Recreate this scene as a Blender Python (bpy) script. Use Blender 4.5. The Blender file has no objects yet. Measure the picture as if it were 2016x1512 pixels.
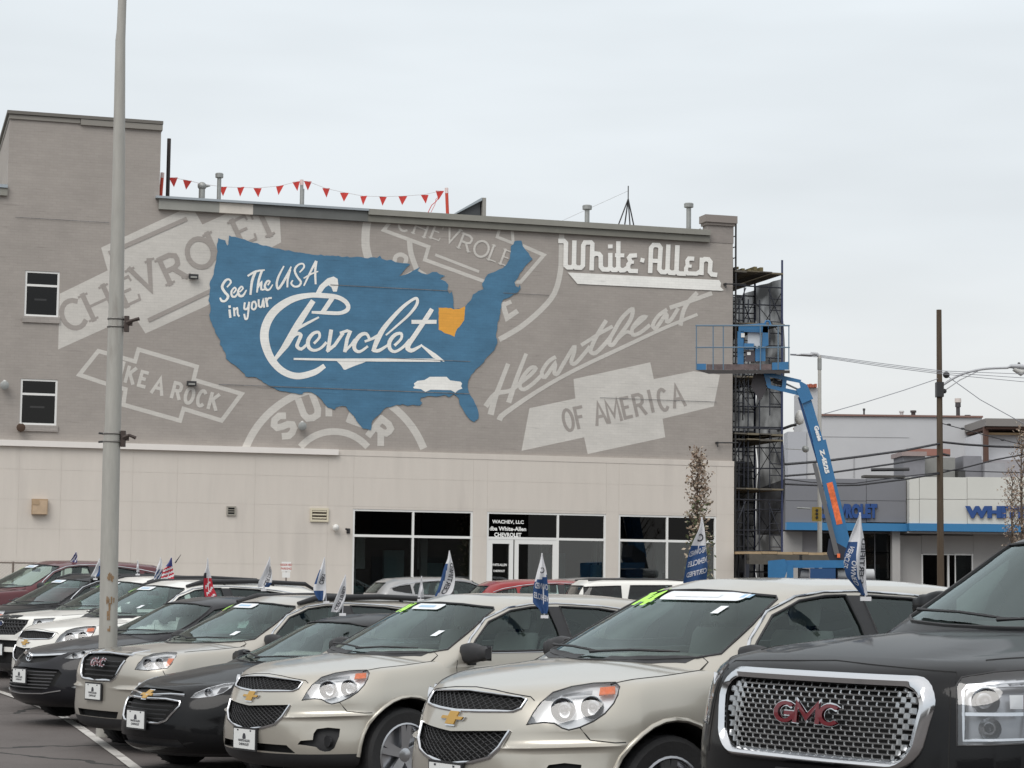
import bpy, bmesh, math, random
import numpy as np
from mathutils import Vector, Matrix
from mathutils.bvhtree import BVHTree
from mathutils.geometry import delaunay_2d_cdt
random.seed(7)
SC = bpy.context.scene
COL = SC.collection
# ---------------------------------------------------------------- camera
F, HZ, ROLL, EYE = 4200.0, 1140.0, .012, 1.75
_p = math.atan((HZ - 756) / F)
_r = Vector((1, 0, 0)); _f = Vector((0, math.cos(_p), math.sin(_p))); _u = Vector((0, -math.sin(_p), math.cos(_p)))
RC = _r * math.cos(ROLL) + _u * math.sin(ROLL); UC = _u * math.cos(ROLL) - _r * math.sin(ROLL)
ORG = Vector((0, 0, EYE))
cam = bpy.data.cameras.new('camera'); camo = bpy.data.objects.new('camera', cam); COL.objects.link(camo)
cam.sensor_width = 36; cam.lens = F / 2016 * 36; cam.clip_end = 3000; cam.clip_start = .1
M = Matrix.Identity(4)
for i in range(3):
    M[i][0] = RC[i]; M[i][1] = UC[i]; M[i][2] = -_f[i]; M[i][3] = ORG[i]
camo.matrix_world = M
SC.camera = camo
# ---------------------------------------------------------------- overcast sky and soft sun
W = bpy.data.worlds.new('World'); SC.world = W; W.use_nodes = True
nt = W.node_tree; nt.nodes.clear()
def wn(t, **k):
    n = nt.nodes.new(t)
    for a, b in k.items(): setattr(n, a, b)
    return n
SUN_EL, SUN_AZ = math.radians(48), math.radians(205)      # azimuth clockwise from +Y
out = wn('ShaderNodeOutputWorld'); bg = wn('ShaderNodeBackground'); sky = wn('ShaderNodeTexSky')
sky.sky_type = 'NISHITA'; sky.sun_disc = False; sky.sun_elevation = SUN_EL; sky.sun_rotation = SUN_AZ
sky.air_density = 1.0; sky.dust_density = 3.0
tc = wn('ShaderNodeTexCoord'); sep = wn('ShaderNodeSeparateXYZ'); ramp = wn('ShaderNodeValToRGB')
noi = wn('ShaderNodeTexNoise'); mp = wn('ShaderNodeMapping'); mp.inputs['Scale'].default_value = (1, 1, 5)
noi.inputs['Scale'].default_value = 4.5; noi.inputs['Detail'].default_value = 3
sc_ = wn('ShaderNodeMix', data_type='RGBA', blend_type='MULTIPLY'); sc_.inputs[0].default_value = 1
mx = wn('ShaderNodeMix', data_type='RGBA'); mx.inputs[0].default_value = .9
r = ramp.color_ramp
r.elements[0].position = 0; r.elements[0].color = (.60, .60, .59, 1)
e = r.elements.new(.05); e.color = (.70, .70, .69, 1)
e = r.elements.new(.16); e.color = (.70, .735, .755, 1)
e = r.elements.new(.30); e.color = (.735, .785, .815, 1)
r.elements[-1].position = 1; r.elements[-1].color = (1.0, 1.0, 1.0, 1)
SKY_TOP = 1.0
nr = wn('ShaderNodeMapRange'); nr.inputs['From Min'].default_value = .3; nr.inputs['From Max'].default_value = .7
nr.inputs['To Min'].default_value = .93; nr.inputs['To Max'].default_value = 1.05
sk = wn('ShaderNodeMix', data_type='RGBA', blend_type='MULTIPLY'); sk.inputs[0].default_value = 1; sk.inputs[7].default_value = (.09, .09, .09, 1)
L = nt.links.new
L(tc.outputs['Generated'], sep.inputs[0]); L(sep.outputs['Z'], ramp.inputs[0])
L(tc.outputs['Generated'], mp.inputs[0]); L(mp.outputs[0], noi.inputs['Vector']); L(noi.outputs[0], nr.inputs[0])
L(ramp.outputs[0], sc_.inputs[6]); L(nr.outputs[0], sc_.inputs[7])
L(sky.outputs[0], sk.inputs[6]); L(sk.outputs[2], mx.inputs[6]); L(sc_.outputs[2], mx.inputs[7])
L(mx.outputs[2], bg.inputs[0]); L(bg.outputs[0], out.inputs[0]); bg.inputs[1].default_value = 1.0
sl = bpy.data.lights.new('sun', 'SUN'); so = bpy.data.objects.new('sun', sl); COL.objects.link(so)
sl.energy = 1.35; sl.angle = math.radians(40); sl.color = (1, .97, .93)
sd = Vector((math.sin(SUN_AZ) * math.cos(SUN_EL), math.cos(SUN_AZ) * math.cos(SUN_EL), math.sin(SUN_EL)))
so.rotation_euler = sd.to_track_quat('Z', 'Y').to_euler(); so.location = (0, 0, 60)
vs = SC.view_settings; vs.view_transform = 'Standard'; vs.look = 'None'; vs.exposure = 0.25; vs.gamma = 1; vs.use_curve_mapping = False
# ---------------------------------------------------------------- helpers
def ray(px, py): return (_f * F + RC * (px - 1008) + UC * (756 - py)).normalized()
def at(px, py, Y):
    d = ray(px, py); return ORG + d * (Y / d.y)
def hrz(px): return HZ + ROLL * (px - 1008)
MATS = {}
def mat(name, col, rough=.6, metal=0, spec=.5, noise=0, nscale=8, bump=0, bscale=60, coat=0, emit=None, stretch=None, dirt=None):
    if name in MATS: return MATS[name]
    m = bpy.data.materials.new(name); m.use_nodes = True; N = m.node_tree.nodes; K = m.node_tree.links.new
    b = N['Principled BSDF']; b.inputs['Base Color'].default_value = (*col, 1); b.inputs['Roughness'].default_value = rough
    b.inputs['Metallic'].default_value = metal; b.inputs['Specular IOR Level'].default_value = spec
    if coat: b.inputs['Coat Weight'].default_value = coat; b.inputs['Coat Roughness'].default_value = .06
    if noise or bump or dirt:
        t = N.new('ShaderNodeTexCoord'); mpn = N.new('ShaderNodeMapping'); K(t.outputs['Object'], mpn.inputs[0])
        if stretch: mpn.inputs['Scale'].default_value = stretch
        if noise:
            n = N.new('ShaderNodeTexNoise'); n.inputs['Scale'].default_value = nscale; n.inputs['Detail'].default_value = 6; n.inputs['Roughness'].default_value = .65
            K(mpn.outputs[0], n.inputs['Vector'])
            mr = N.new('ShaderNodeMapRange'); mr.inputs['From Min'].default_value = .25; mr.inputs['From Max'].default_value = .75
            mr.inputs['To Min'].default_value = 1 - noise; mr.inputs['To Max'].default_value = 1 + noise
            K(n.outputs[0], mr.inputs[0])
            x = N.new('ShaderNodeMix'); x.data_type = 'RGBA'; x.blend_type = 'MULTIPLY'; x.inputs[0].default_value = 1
            x.inputs[6].default_value = (*col, 1); K(mr.outputs[0], x.inputs[7]); K(x.outputs[2], b.inputs['Base Color'])
            last = x.outputs[2]
            if dirt:
                n3 = N.new('ShaderNodeTexNoise'); n3.inputs['Scale'].default_value = dirt[1]; n3.inputs['Detail'].default_value = 8
                K(mpn.outputs[0], n3.inputs['Vector'])
                m3 = N.new('ShaderNodeMapRange'); m3.inputs['From Min'].default_value = dirt[2]; m3.inputs['From Max'].default_value = dirt[2] + .12
                m3.inputs['To Max'].default_value = dirt[3]
                K(n3.outputs[0], m3.inputs[0])
                x3 = N.new('ShaderNodeMix'); x3.data_type = 'RGBA'; K(m3.outputs[0], x3.inputs[0]); K(last, x3.inputs[6]); x3.inputs[7].default_value = (*dirt[0], 1)
                K(x3.outputs[2], b.inputs['Base Color'])
        if bump:
            n2 = N.new('ShaderNodeTexNoise'); n2.inputs['Scale'].default_value = bscale; n2.inputs['Detail'].default_value = 4
            K(mpn.outputs[0], n2.inputs['Vector']); bp = N.new('ShaderNodeBump'); bp.inputs['Strength'].default_value = bump; bp.inputs['Distance'].default_value = .01
            K(n2.outputs[0], bp.inputs['Height']); K(bp.outputs[0], b.inputs['Normal'])
    if emit: b.inputs['Emission Color'].default_value = (*emit[0], 1); b.inputs['Emission Strength'].default_value = emit[1]
    MATS[name] = m; return m
def paint(name, col, metal=.0, rough=.35, flake=.03, wet=.06, coat=.9):
    if name in MATS: return MATS[name]
    m = mat(name, col, rough, metal, .12, noise=flake, nscale=900, coat=coat)
    N = m.node_tree.nodes; K = m.node_tree.links.new; b = N['Principled BSDF']
    t = N.new('ShaderNodeTexCoord'); n = N.new('ShaderNodeTexNoise'); n.inputs['Scale'].default_value = 14; n.inputs['Detail'].default_value = 9; n.inputs['Roughness'].default_value = .75
    K(t.outputs['Object'], n.inputs['Vector'])
    mr = N.new('ShaderNodeMapRange'); mr.inputs['From Min'].default_value = .35; mr.inputs['From Max'].default_value = .7; mr.inputs['To Min'].default_value = .04; mr.inputs['To Max'].default_value = .04 + wet
    K(n.outputs[0], mr.inputs[0]); K(mr.outputs[0], b.inputs['Coat Roughness'])
    v = N.new('ShaderNodeTexVoronoi'); v.inputs['Scale'].default_value = 120; K(t.outputs['Object'], v.inputs['Vector'])
    bp = N.new('ShaderNodeBump'); bp.inputs['Strength'].default_value = .02; bp.inputs['Distance'].default_value = .004
    K(v.outputs['Distance'], bp.inputs['Height']); K(bp.outputs[0], b.inputs['Coat Normal'])
    return m
def glass(name, tint=(.42, .52, .50), refl=.03, rough=0.0, gc=(1, 1, 1), ior=1.5):
    if name in MATS: return MATS[name]
    m = bpy.data.materials.new(name); m.use_nodes = True; N = m.node_tree.nodes; K = m.node_tree.links.new; N.clear()
    o = N.new('ShaderNodeOutputMaterial'); t = N.new('ShaderNodeBsdfTransparent'); g = N.new('ShaderNodeBsdfGlossy'); mxs = N.new('ShaderNodeMixShader')
    t.inputs[0].default_value = (*tint, 1); g.inputs[0].default_value = (*gc, 1); g.inputs['Roughness'].default_value = rough
    fr = N.new('ShaderNodeFresnel'); fr.inputs['IOR'].default_value = ior
    ad = N.new('ShaderNodeMath'); ad.operation = 'ADD'; ad.inputs[1].default_value = refl; ad.use_clamp = True
    K(fr.outputs[0], ad.inputs[0]); K(ad.outputs[0], mxs.inputs[0]); K(t.outputs[0], mxs.inputs[1]); K(g.outputs[0], mxs.inputs[2]); K(mxs.outputs[0], o.inputs[0])
    MATS[name] = m; return m
def mobj(name, verts, faces, m, parent=None, smooth=None, mi=None, kind=None, loc=None):
    me = bpy.data.meshes.new(name); me.from_pydata([tuple(v) for v in verts], [], faces)
    for q in (m if isinstance(m, (list, tuple)) else [m]): me.materials.append(q)
    if mi is not None: me.polygons.foreach_set('material_index', mi)
    if smooth is not None:
        me.polygons.foreach_set('use_smooth', [True] * len(me.polygons))
        if smooth < 179: me.set_sharp_from_angle(angle=math.radians(smooth))
    me.update()
    o = bpy.data.objects.new(name, me); COL.objects.link(o)
    if parent is not None: o.parent = parent
    if kind: o['kind'] = kind
    if loc is not None: o.location = loc
    return o
def tag(o, label, cat, group=None):
    o['label'] = label; o['category'] = cat
    if group: o['group'] = group
    return o
def empty(name, loc=(0, 0, 0), rz=0, label=None, cat=None, group=None, parent=None):
    o = bpy.data.objects.new(name, None); COL.objects.link(o); o.location = loc; o.rotation_euler = (0, 0, rz); o.empty_display_size = .3
    if label: tag(o, label, cat, group)
    if parent is not None: o.parent = parent
    return o
def copy_tree(o, parent=None):
    c = o.copy(); COL.objects.link(c); c.parent = parent
    for ch in list(o.children): copy_tree(ch, c)
    return c
class MB:
    def __init__(s): s.v = []; s.f = []; s.mi = []; s.cm = 0
    def add(s, vs, fs):
        b = len(s.v); s.v += [Vector(v) for v in vs]; s.f += [tuple(b + i for i in f) for f in fs]; s.mi += [s.cm] * len(fs); return s
    def box(s, x0, x1, y0, y1, z0, z1):
        return s.add([(x0, y0, z0), (x1, y0, z0), (x1, y1, z0), (x0, y1, z0), (x0, y0, z1), (x1, y0, z1), (x1, y1, z1), (x0, y1, z1)],
              [(0, 3, 2, 1), (4, 5, 6, 7), (0, 1, 5, 4), (1, 2, 6, 5), (2, 3, 7, 6), (3, 0, 4, 7)])
    def prism(s, poly, y0, y1, axis='y'):
        n = len(poly)
        def p(a, b, c): return {'y': (a, c, b), 'x': (c, a, b), 'z': (a, b, c)}[axis]
        vs = [p(a, b, y0) for a, b in poly] + [p(a, b, y1) for a, b in poly]
        return s.add(vs, [tuple(range(n)), tuple(range(2 * n - 1, n - 1, -1))] + [(i, n + i, n + (i + 1) % n, (i + 1) % n) for i in range(n)])
    def tube(s, pts, r, n=6, cap=True, closed=False, flat=1.0):
        pts = [Vector(p) for p in pts]; R = r if isinstance(r, (list, tuple)) else [r] * len(pts); vs = []; fs = []
        prev = None
        for i, p in enumerate(pts):
            if closed: t = pts[(i + 1) % len(pts)] - pts[i - 1]
            else: t = pts[min(i + 1, len(pts) - 1)] - pts[max(i - 1, 0)]
            if t.length < 1e-9: t = Vector((0, 0, 1))
            t.normalize()
            if prev is None:
                a = t.cross(Vector((0, 0, 1)))
                if a.length < .05: a = t.cross(Vector((1, 0, 0)))
            else: a = prev - t * prev.dot(t)
            if a.length < 1e-6: a = t.orthogonal()
            a.normalize(); prev = a; b = t.cross(a)
            for k in range(n):
                th = 2 * math.pi * k / n; vs.append(p + a * (math.cos(th) * R[i]) + b * (math.sin(th) * R[i] * flat))
        m = len(pts)
        for i in range(m if closed else m - 1):
            j = (i + 1) % m
            for k in range(n): fs.append((i * n + k, i * n + (k + 1) % n, j * n + (k + 1) % n, j * n + k))
        if cap and not closed: fs += [tuple(range(n - 1, -1, -1)), tuple(range((m - 1) * n, m * n))]
        return s.add(vs, fs)
    def bar(s, a, b, w=.04, h=None, n=4):
        return s.tube([a, b], [w, w], n)
    def lathe(s, prof, c=(0, 0, 0), axis='z', n=16, caps=True):
        vs = []; fs = []; m = len(prof); c = Vector(c)
        for i, (r, h) in enumerate(prof):
            for k in range(n):
                t = 2 * math.pi * k / n; a, b = r * math.cos(t), r * math.sin(t)
                vs.append(c + Vector({'z': (a, b, h), 'x': (h, a, b), 'y': (a, h, b)}[axis]))
        for i in range(m - 1):
            for k in range(n): fs.append((i * n + k, i * n + (k + 1) % n, (i + 1) * n + (k + 1) % n, (i + 1) * n + k))
        if caps and prof[0][0] > 1e-4: fs.append(tuple(range(n - 1, -1, -1)))
        if caps and prof[-1][0] > 1e-4: fs.append(tuple(range((m - 1) * n, m * n)))
        return s.add(vs, fs)
    def ball(s, c, r, n=8, sz=1):
        return s.lathe([(max(r * math.sin(math.pi * i / n), 1e-5), -r * sz * math.cos(math.pi * i / n)) for i in range(n + 1)], c, n=n + 2)
    def build(s, name, m, parent=None, smooth=None, kind=None, loc=None):
        return mobj(name, s.v, s.f, m, parent, smooth, s.mi if isinstance(m, (list, tuple)) else None, kind, loc)
def seglabel(o, t): o['label'] = t; return o
# strokes: flat ribbon with mitred joints; pts (x, y[, w]) in 2D
def ribbon(pts, w=None, ext=True):
    P = [(p[0], p[1]) for p in pts]; Wd = [(p[2] if len(p) > 2 else w) for p in pts]
    # Catmull refine for soft strokes is done by the caller
    n = len(P); lft = []; rgt = []
    for i in range(n):
        a = P[max(i - 1, 0)]; b = P[min(i + 1, n - 1)]; p = P[i]
        def nrm(u, v):
            dx, dy = v[0] - u[0], v[1] - u[1]; l = math.hypot(dx, dy) or 1; return dx / l, dy / l
        d1 = nrm(a, p) if i > 0 else nrm(p, b); d2 = nrm(p, b) if i < n - 1 else nrm(a, p)
        nx, ny = -(d1[1] + d2[1]), d1[0] + d2[0]; l = math.hypot(nx, ny)
        if l < .25: nx, ny, l = -d1[1], d1[0], 1
        nx, ny = nx / l, ny / l; c = max(.45, nx * -d1[1] + ny * d1[0]); h = Wd[i] / 2 / c
        ex = ey = 0
        if ext and i == 0: ex, ey = -d1[0] * Wd[i] * .3, -d1[1] * Wd[i] * .3
        if ext and i == n - 1: ex, ey = d1[0] * Wd[i] * .3, d1[1] * Wd[i] * .3
        lft.append((p[0] + nx * h + ex, p[1] + ny * h + ey)); rgt.append((p[0] - nx * h + ex, p[1] - ny * h + ey))
    return lft, rgt
def soft(pts, k=3, w=None):
    pts = [tuple(p) if len(p) > 2 else (p[0], p[1], w) for p in pts]
    if len(pts) < 3: return pts
    o = []
    for i in range(len(pts) - 1):
        p0 = pts[max(i - 1, 0)]; p1 = pts[i]; p2 = pts[i + 1]; p3 = pts[min(i + 2, len(pts) - 1)]
        for j in range(k):
            t = j / k
            o.append(tuple(.5 * (2 * p1[q] + (p2[q] - p0[q]) * t + (2 * p0[q] - 5 * p1[q] + 4 * p2[q] - p3[q]) * t * t + (3 * p1[q] - p0[q] - 3 * p2[q] + p3[q]) * t ** 3) for q in range(3)))
    o.append(pts[-1]); return o
def arc(cx, cy, rx, ry, a0, a1, n=14):
    return [(cx + rx * math.cos(math.radians(a0 + (a1 - a0) * i / n)), cy + ry * math.sin(math.radians(a0 + (a1 - a0) * i / n))) for i in range(n + 1)]
GL = {'A': [[(0, 0), (.5, 1), (1, 0)], [(.2, .36), (.8, .36)]], 'C': [arc(.5, .5, .5, .5, 50, 310)], 'D': [[(0, 0), (0, 1), (.45, 1), (.85, .8), (1, .5), (.85, .2), (.45, 0), (0, 0)]],
 'E': [[(0, 0), (0, 1)], [(0, .96), (.85, .96)], [(0, .52), (.65, .52)], [(0, .04), (.9, .04)]], 'F': [[(0, 0), (0, 1)], [(0, .96), (.9, .96)], [(0, .52), (.65, .52)]],
 'G': [arc(.5, .5, .5, .5, 50, 330), [(.55, .45), (.98, .45), (.98, .15)]],
 'H': [[(0, 0), (0, 1)], [(1, 0), (1, 1)], [(0, .5), (1, .5)]], 'I': [[(.5, 0), (.5, 1)]], 'K': [[(0, 0), (0, 1)], [(.9, 1), (0, .42)], [(.3, .6), (1, 0)]],
 'L': [[(0, 0), (0, 1)], [(0, .04), (.85, .04)]], 'M': [[(0, 0), (.05, 1), (.5, .25), (.95, 1), (1, 0)]], 'N': [[(0, 0), (0, 1), (1, 0), (1, 1)]],
 'O': [arc(.5, .5, .5, .5, 90, 450, 20)], 'P': [[(0, 0), (0, 1)], [(0, .97), (.6, .97), (.92, .86), (.95, .72), (.88, .56), (.6, .47), (0, .47)]],
 'R': [[(0, 0), (0, 1)], [(0, .97), (.6, .97), (.9, .86), (.92, .72), (.85, .56), (.6, .48), (0, .48)], [(.5, .46), (1, 0)]],
 'S': [[(.95, .85), (.7, 1), (.3, 1), (.05, .85), (.08, .65), (.4, .52), (.75, .44), (.97, .28), (.9, .1), (.6, 0), (.3, 0), (.03, .14)]],
 'T': [[(.5, 0), (.5, 1)], [(0, .96), (1, .96)]], 'U': [[(0, 1), (0, .3), (.15, .06), (.5, 0), (.85, .06), (1, .3), (1, 1)]], 'V': [[(0, 1), (.5, 0), (1, 1)]],
 'W': [[(0, 1), (.22, 0), (.5, .8), (.78, 0), (1, 1)]], 'Y': [[(0, 1), (.5, .5), (1, 1)], [(.5, .5), (.5, 0)]], 'X': [[(0, 0), (1, 1)], [(0, 1), (1, 0)]],
 'Z': [[(0, 1), (1, 1), (0, 0), (1, 0)]], '-': [[(.1, .45), (.9, .45)]], '/': [[(0, 0), (1, 1)]], '.': [[(.4, 0), (.5, .08)]], ',': [[(.5, .1), (.35, -.12)]],
 '2': [[(.05, .8), (.3, 1), (.7, 1), (.95, .78), (.85, .5), (0, 0), (1, 0)]], '4': [[(.75, 0), (.75, 1), (0, .3), (1, .3)]], '5': [[(.95, 1), (.1, 1), (.05, .55), (.6, .6), (.95, .35), (.6, 0), (.05, .08)]],
 '0': [arc(.5, .5, .5, .5, 90, 450, 16)], '1': [[(.2, .8), (.55, 1), (.55, 0)]], '3': [[(.05, .9), (.5, 1), (.9, .78), (.5, .52), (.95, .25), (.5, 0), (.05, .1)]], 'J': [[(.8, 1), (.8, .2), (.4, 0), (.05, .2)]]}
SERIF = {'H': [(0, 0), (0, 1), (1, 0), (1, 1)], 'E': [(0, 0), (0, 1)], 'R': [(0, 0), (0, 1), (1, 0)], 'L': [(0, 0), (0, 1)], 'T': [(.5, 0)], 'V': [(0, 1), (1, 1)], 'A': [(0, 0), (1, 0)], 'I': [(.5, 0), (.5, 1)]}
def glyph(ch, cx, cy, w, h, ang, st, serif=False):
    """strokes of one letter centred at cx,cy (y down), turned by ang degrees (positive = baseline climbs to the right)"""
    a = math.radians(ang); rx, ry = math.cos(a), -math.sin(a); ux, uy = -math.sin(a), -math.cos(a); res = []
    f = lambda p: (cx + rx * (p[0] - .5) * w + ux * (p[1] - .5) * h, cy + ry * (p[0] - .5) * w + uy * (p[1] - .5) * h)
    for s in GL.get(ch, []):
        thin = serif and abs(s[0][1] - s[-1][1]) < .05 and len(s) == 2
        res.append([(*f(p), st * (.55 if thin else 1)) for p in s])
    if serif:
        for (sx, sy) in SERIF.get(ch, []):
            e = st * .9 / w; y = sy - (.03 if sy > .5 else -.03)
            res.append([(*f((sx - e, y)), st * .45), (*f((sx + e, y)), st * .45)])
        if ch in 'ET':
            res.append([(*f((.88 if ch == 'E' else 1, 1)), st * .4), (*f((.92 if ch == 'E' else 1.02, .8)), st * .4)])
            if ch == 'E': res.append([(*f((.95, .02)), st * .4), (*f((1.0, .22)), st * .4)])
            else: res.append([(*f((0, 1)), st * .4), (*f((-.02, .8)), st * .4)])
    return res
def word(t, x0, y0, dx, h, st, ang=0, w=None, sp=1.0):
    """letters along a line starting at x0,y0 (baseline left, y down)"""
    a = math.radians(ang); res = []; x = 0; w = w or h * .62
    for ch in t:
        lw = w * (.35 if ch in 'I.,-1' else 1.25 if ch in 'MW' else 1)
        if ch == ' ': x += w * .6; continue
        cxl = x + lw / 2
        res += glyph(ch, x0 + math.cos(a) * cxl - math.sin(a) * h / 2, y0 - math.sin(a) * cxl - math.cos(a) * h / 2, lw if ch not in 'I.,1' else w, h, ang, st)
        x += lw + dx
    return res
def strokes_mesh(name, strokes, fn, m, parent, step=.0004, kind=None, base=0.0):
    """fn(x, y, off) -> point; strokes lists of (x, y, w)"""
    mb = MB()
    for i, s in enumerate(strokes):
        l, r_ = ribbon(s); n = len(l); o = base + step * i
        e = min(step * .8 / max(n, 1), 2e-5) if base < 0 else 3e-5
        mb.add([fn(*p, o + e * k) for k, p in enumerate(l)] + [fn(*p, o + e * k) for k, p in enumerate(r_)], [(k, k + 1, n + k + 1, n + k) for k in range(n - 1)])
    return mb.build(name, m, parent, kind=kind)
# ---------------------------------------------------------------- ground
CARS = {}   # filled below with the spot of every car: name -> (x, y, z)
def G(x, y):
    z = 0.0
    if y > 52: t = min(1, (y - 52) / 9); z += .34 * t * t * (3 - 2 * t)
    bx = [(-.28, 12.44, .147), (1.3, 9.8, .16), (-2.11, 17.24, -.08), (-3.35, 19.8, -.10), (-4.31, 22.3, -.10), (-5.68, 25.3, 0.0), (-6.6, 28.2, -.08), (-7.6, 31.2, .0), (-8.8, 34, .1), (-10, 37, .22), (0, 0, .05), (2, 22, .1), (-8, 16, -.1), (0, 34, .05), (10, 20, .15), (-3, 8, .02)]
    sw = .05; s = 0
    for a, b, c in bx:
        w = math.exp(-((x - a) ** 2 + (y - b) ** 2) / 9.0); sw += w; s += w * c
    return z + s / sw
def ground_mat():
    m = mat('asphalt', (.105, .098, .095), .85, bump=.5, bscale=90)
    N = m.node_tree.nodes; K = m.node_tree.links.new; b = N['Principled BSDF']; t = N.new('ShaderNodeTexCoord')
    n1 = N.new('ShaderNodeTexNoise'); n1.inputs['Scale'].default_value = .35; n1.inputs['Detail'].default_value = 8; n1.inputs['Roughness'].default_value = .7
    n2 = N.new('ShaderNodeTexNoise'); n2.inputs['Scale'].default_value = 70; n2.inputs['Detail'].default_value = 3
    v = N.new('ShaderNodeTexVoronoi'); v.feature = 'DISTANCE_TO_EDGE'; v.inputs['Scale'].default_value = .22
    mpn = N.new('ShaderNodeMapping'); nz = N.new('ShaderNodeTexNoise'); nz.inputs['Scale'].default_value = 1.5; nz.inputs['Detail'].default_value = 5
    mxv = N.new('ShaderNodeMix'); mxv.data_type = 'RGBA'; mxv.inputs[0].default_value = .25
    K(t.outputs['Object'], n1.inputs['Vector']); K(t.outputs['Object'], n2.inputs['Vector']); K(t.outputs['Object'], nz.inputs['Vector'])
    K(t.outputs['Object'], mxv.inputs[6]); K(nz.outputs['Color'], mxv.inputs[7]); K(mxv.outputs[2], v.inputs['Vector'])
    cr = N.new('ShaderNodeValToRGB'); cr.color_ramp.elements[0].position = .3; cr.color_ramp.elements[0].color = (.088, .076, .071, 1)
    cr.color_ramp.elements[1].position = .7; cr.color_ramp.elements[1].color = (.135, .12, .113, 1)
    K(n1.outputs[0], cr.inputs[0])
    mr = N.new('ShaderNodeMapRange'); mr.inputs['To Min'].default_value = .75; mr.inputs['To Max'].default_value = 1.25; K(n2.outputs[0], mr.inputs[0])
    x = N.new('ShaderNodeMix'); x.data_type = 'RGBA'; x.blend_type = 'MULTIPLY'; x.inputs[0].default_value = 1; K(cr.outputs[0], x.inputs[6]); K(mr.outputs[0], x.inputs[7])
    lt = N.new('ShaderNodeMath'); lt.operation = 'LESS_THAN'; lt.inputs[1].default_value = .004; K(v.outputs[0], lt.inputs[0])
    y = N.new('ShaderNodeMix'); y.data_type = 'RGBA'; K(lt.outputs[0], y.inputs[0]); K(x.outputs[2], y.inputs[6]); y.inputs[7].default_value = (.03, .028, .027, 1)
    K(y.outputs[2], b.inputs['Base Color']); return m
def grid_sheet(name, xs, ys, m, dz=0):
    vs = [(x, y, G(x, y) + dz) for y in ys for x in xs]; nx = len(xs)
    fs = [(j * nx + i, j * nx + i + 1, (j + 1) * nx + i + 1, (j + 1) * nx + i) for j in range(len(ys) - 1) for i in range(nx - 1)]
    return mobj(name, vs, fs, m, smooth=180)
xs = sorted(set([-900, -400, -200, -120, -80, -50] + [x * .8 for x in range(-40, 31)] + [30, 40, 60, 90, 150, 300, 900]))
ys = sorted(set([-300, -60, -20, 0, 3] + [4 + y * .8 for y in range(0, 75)] + [70, 80, 100, 140, 250, 500, 1400]))
gr = grid_sheet('ground', xs, ys, ground_mat()); gr['kind'] = 'structure'
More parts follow.
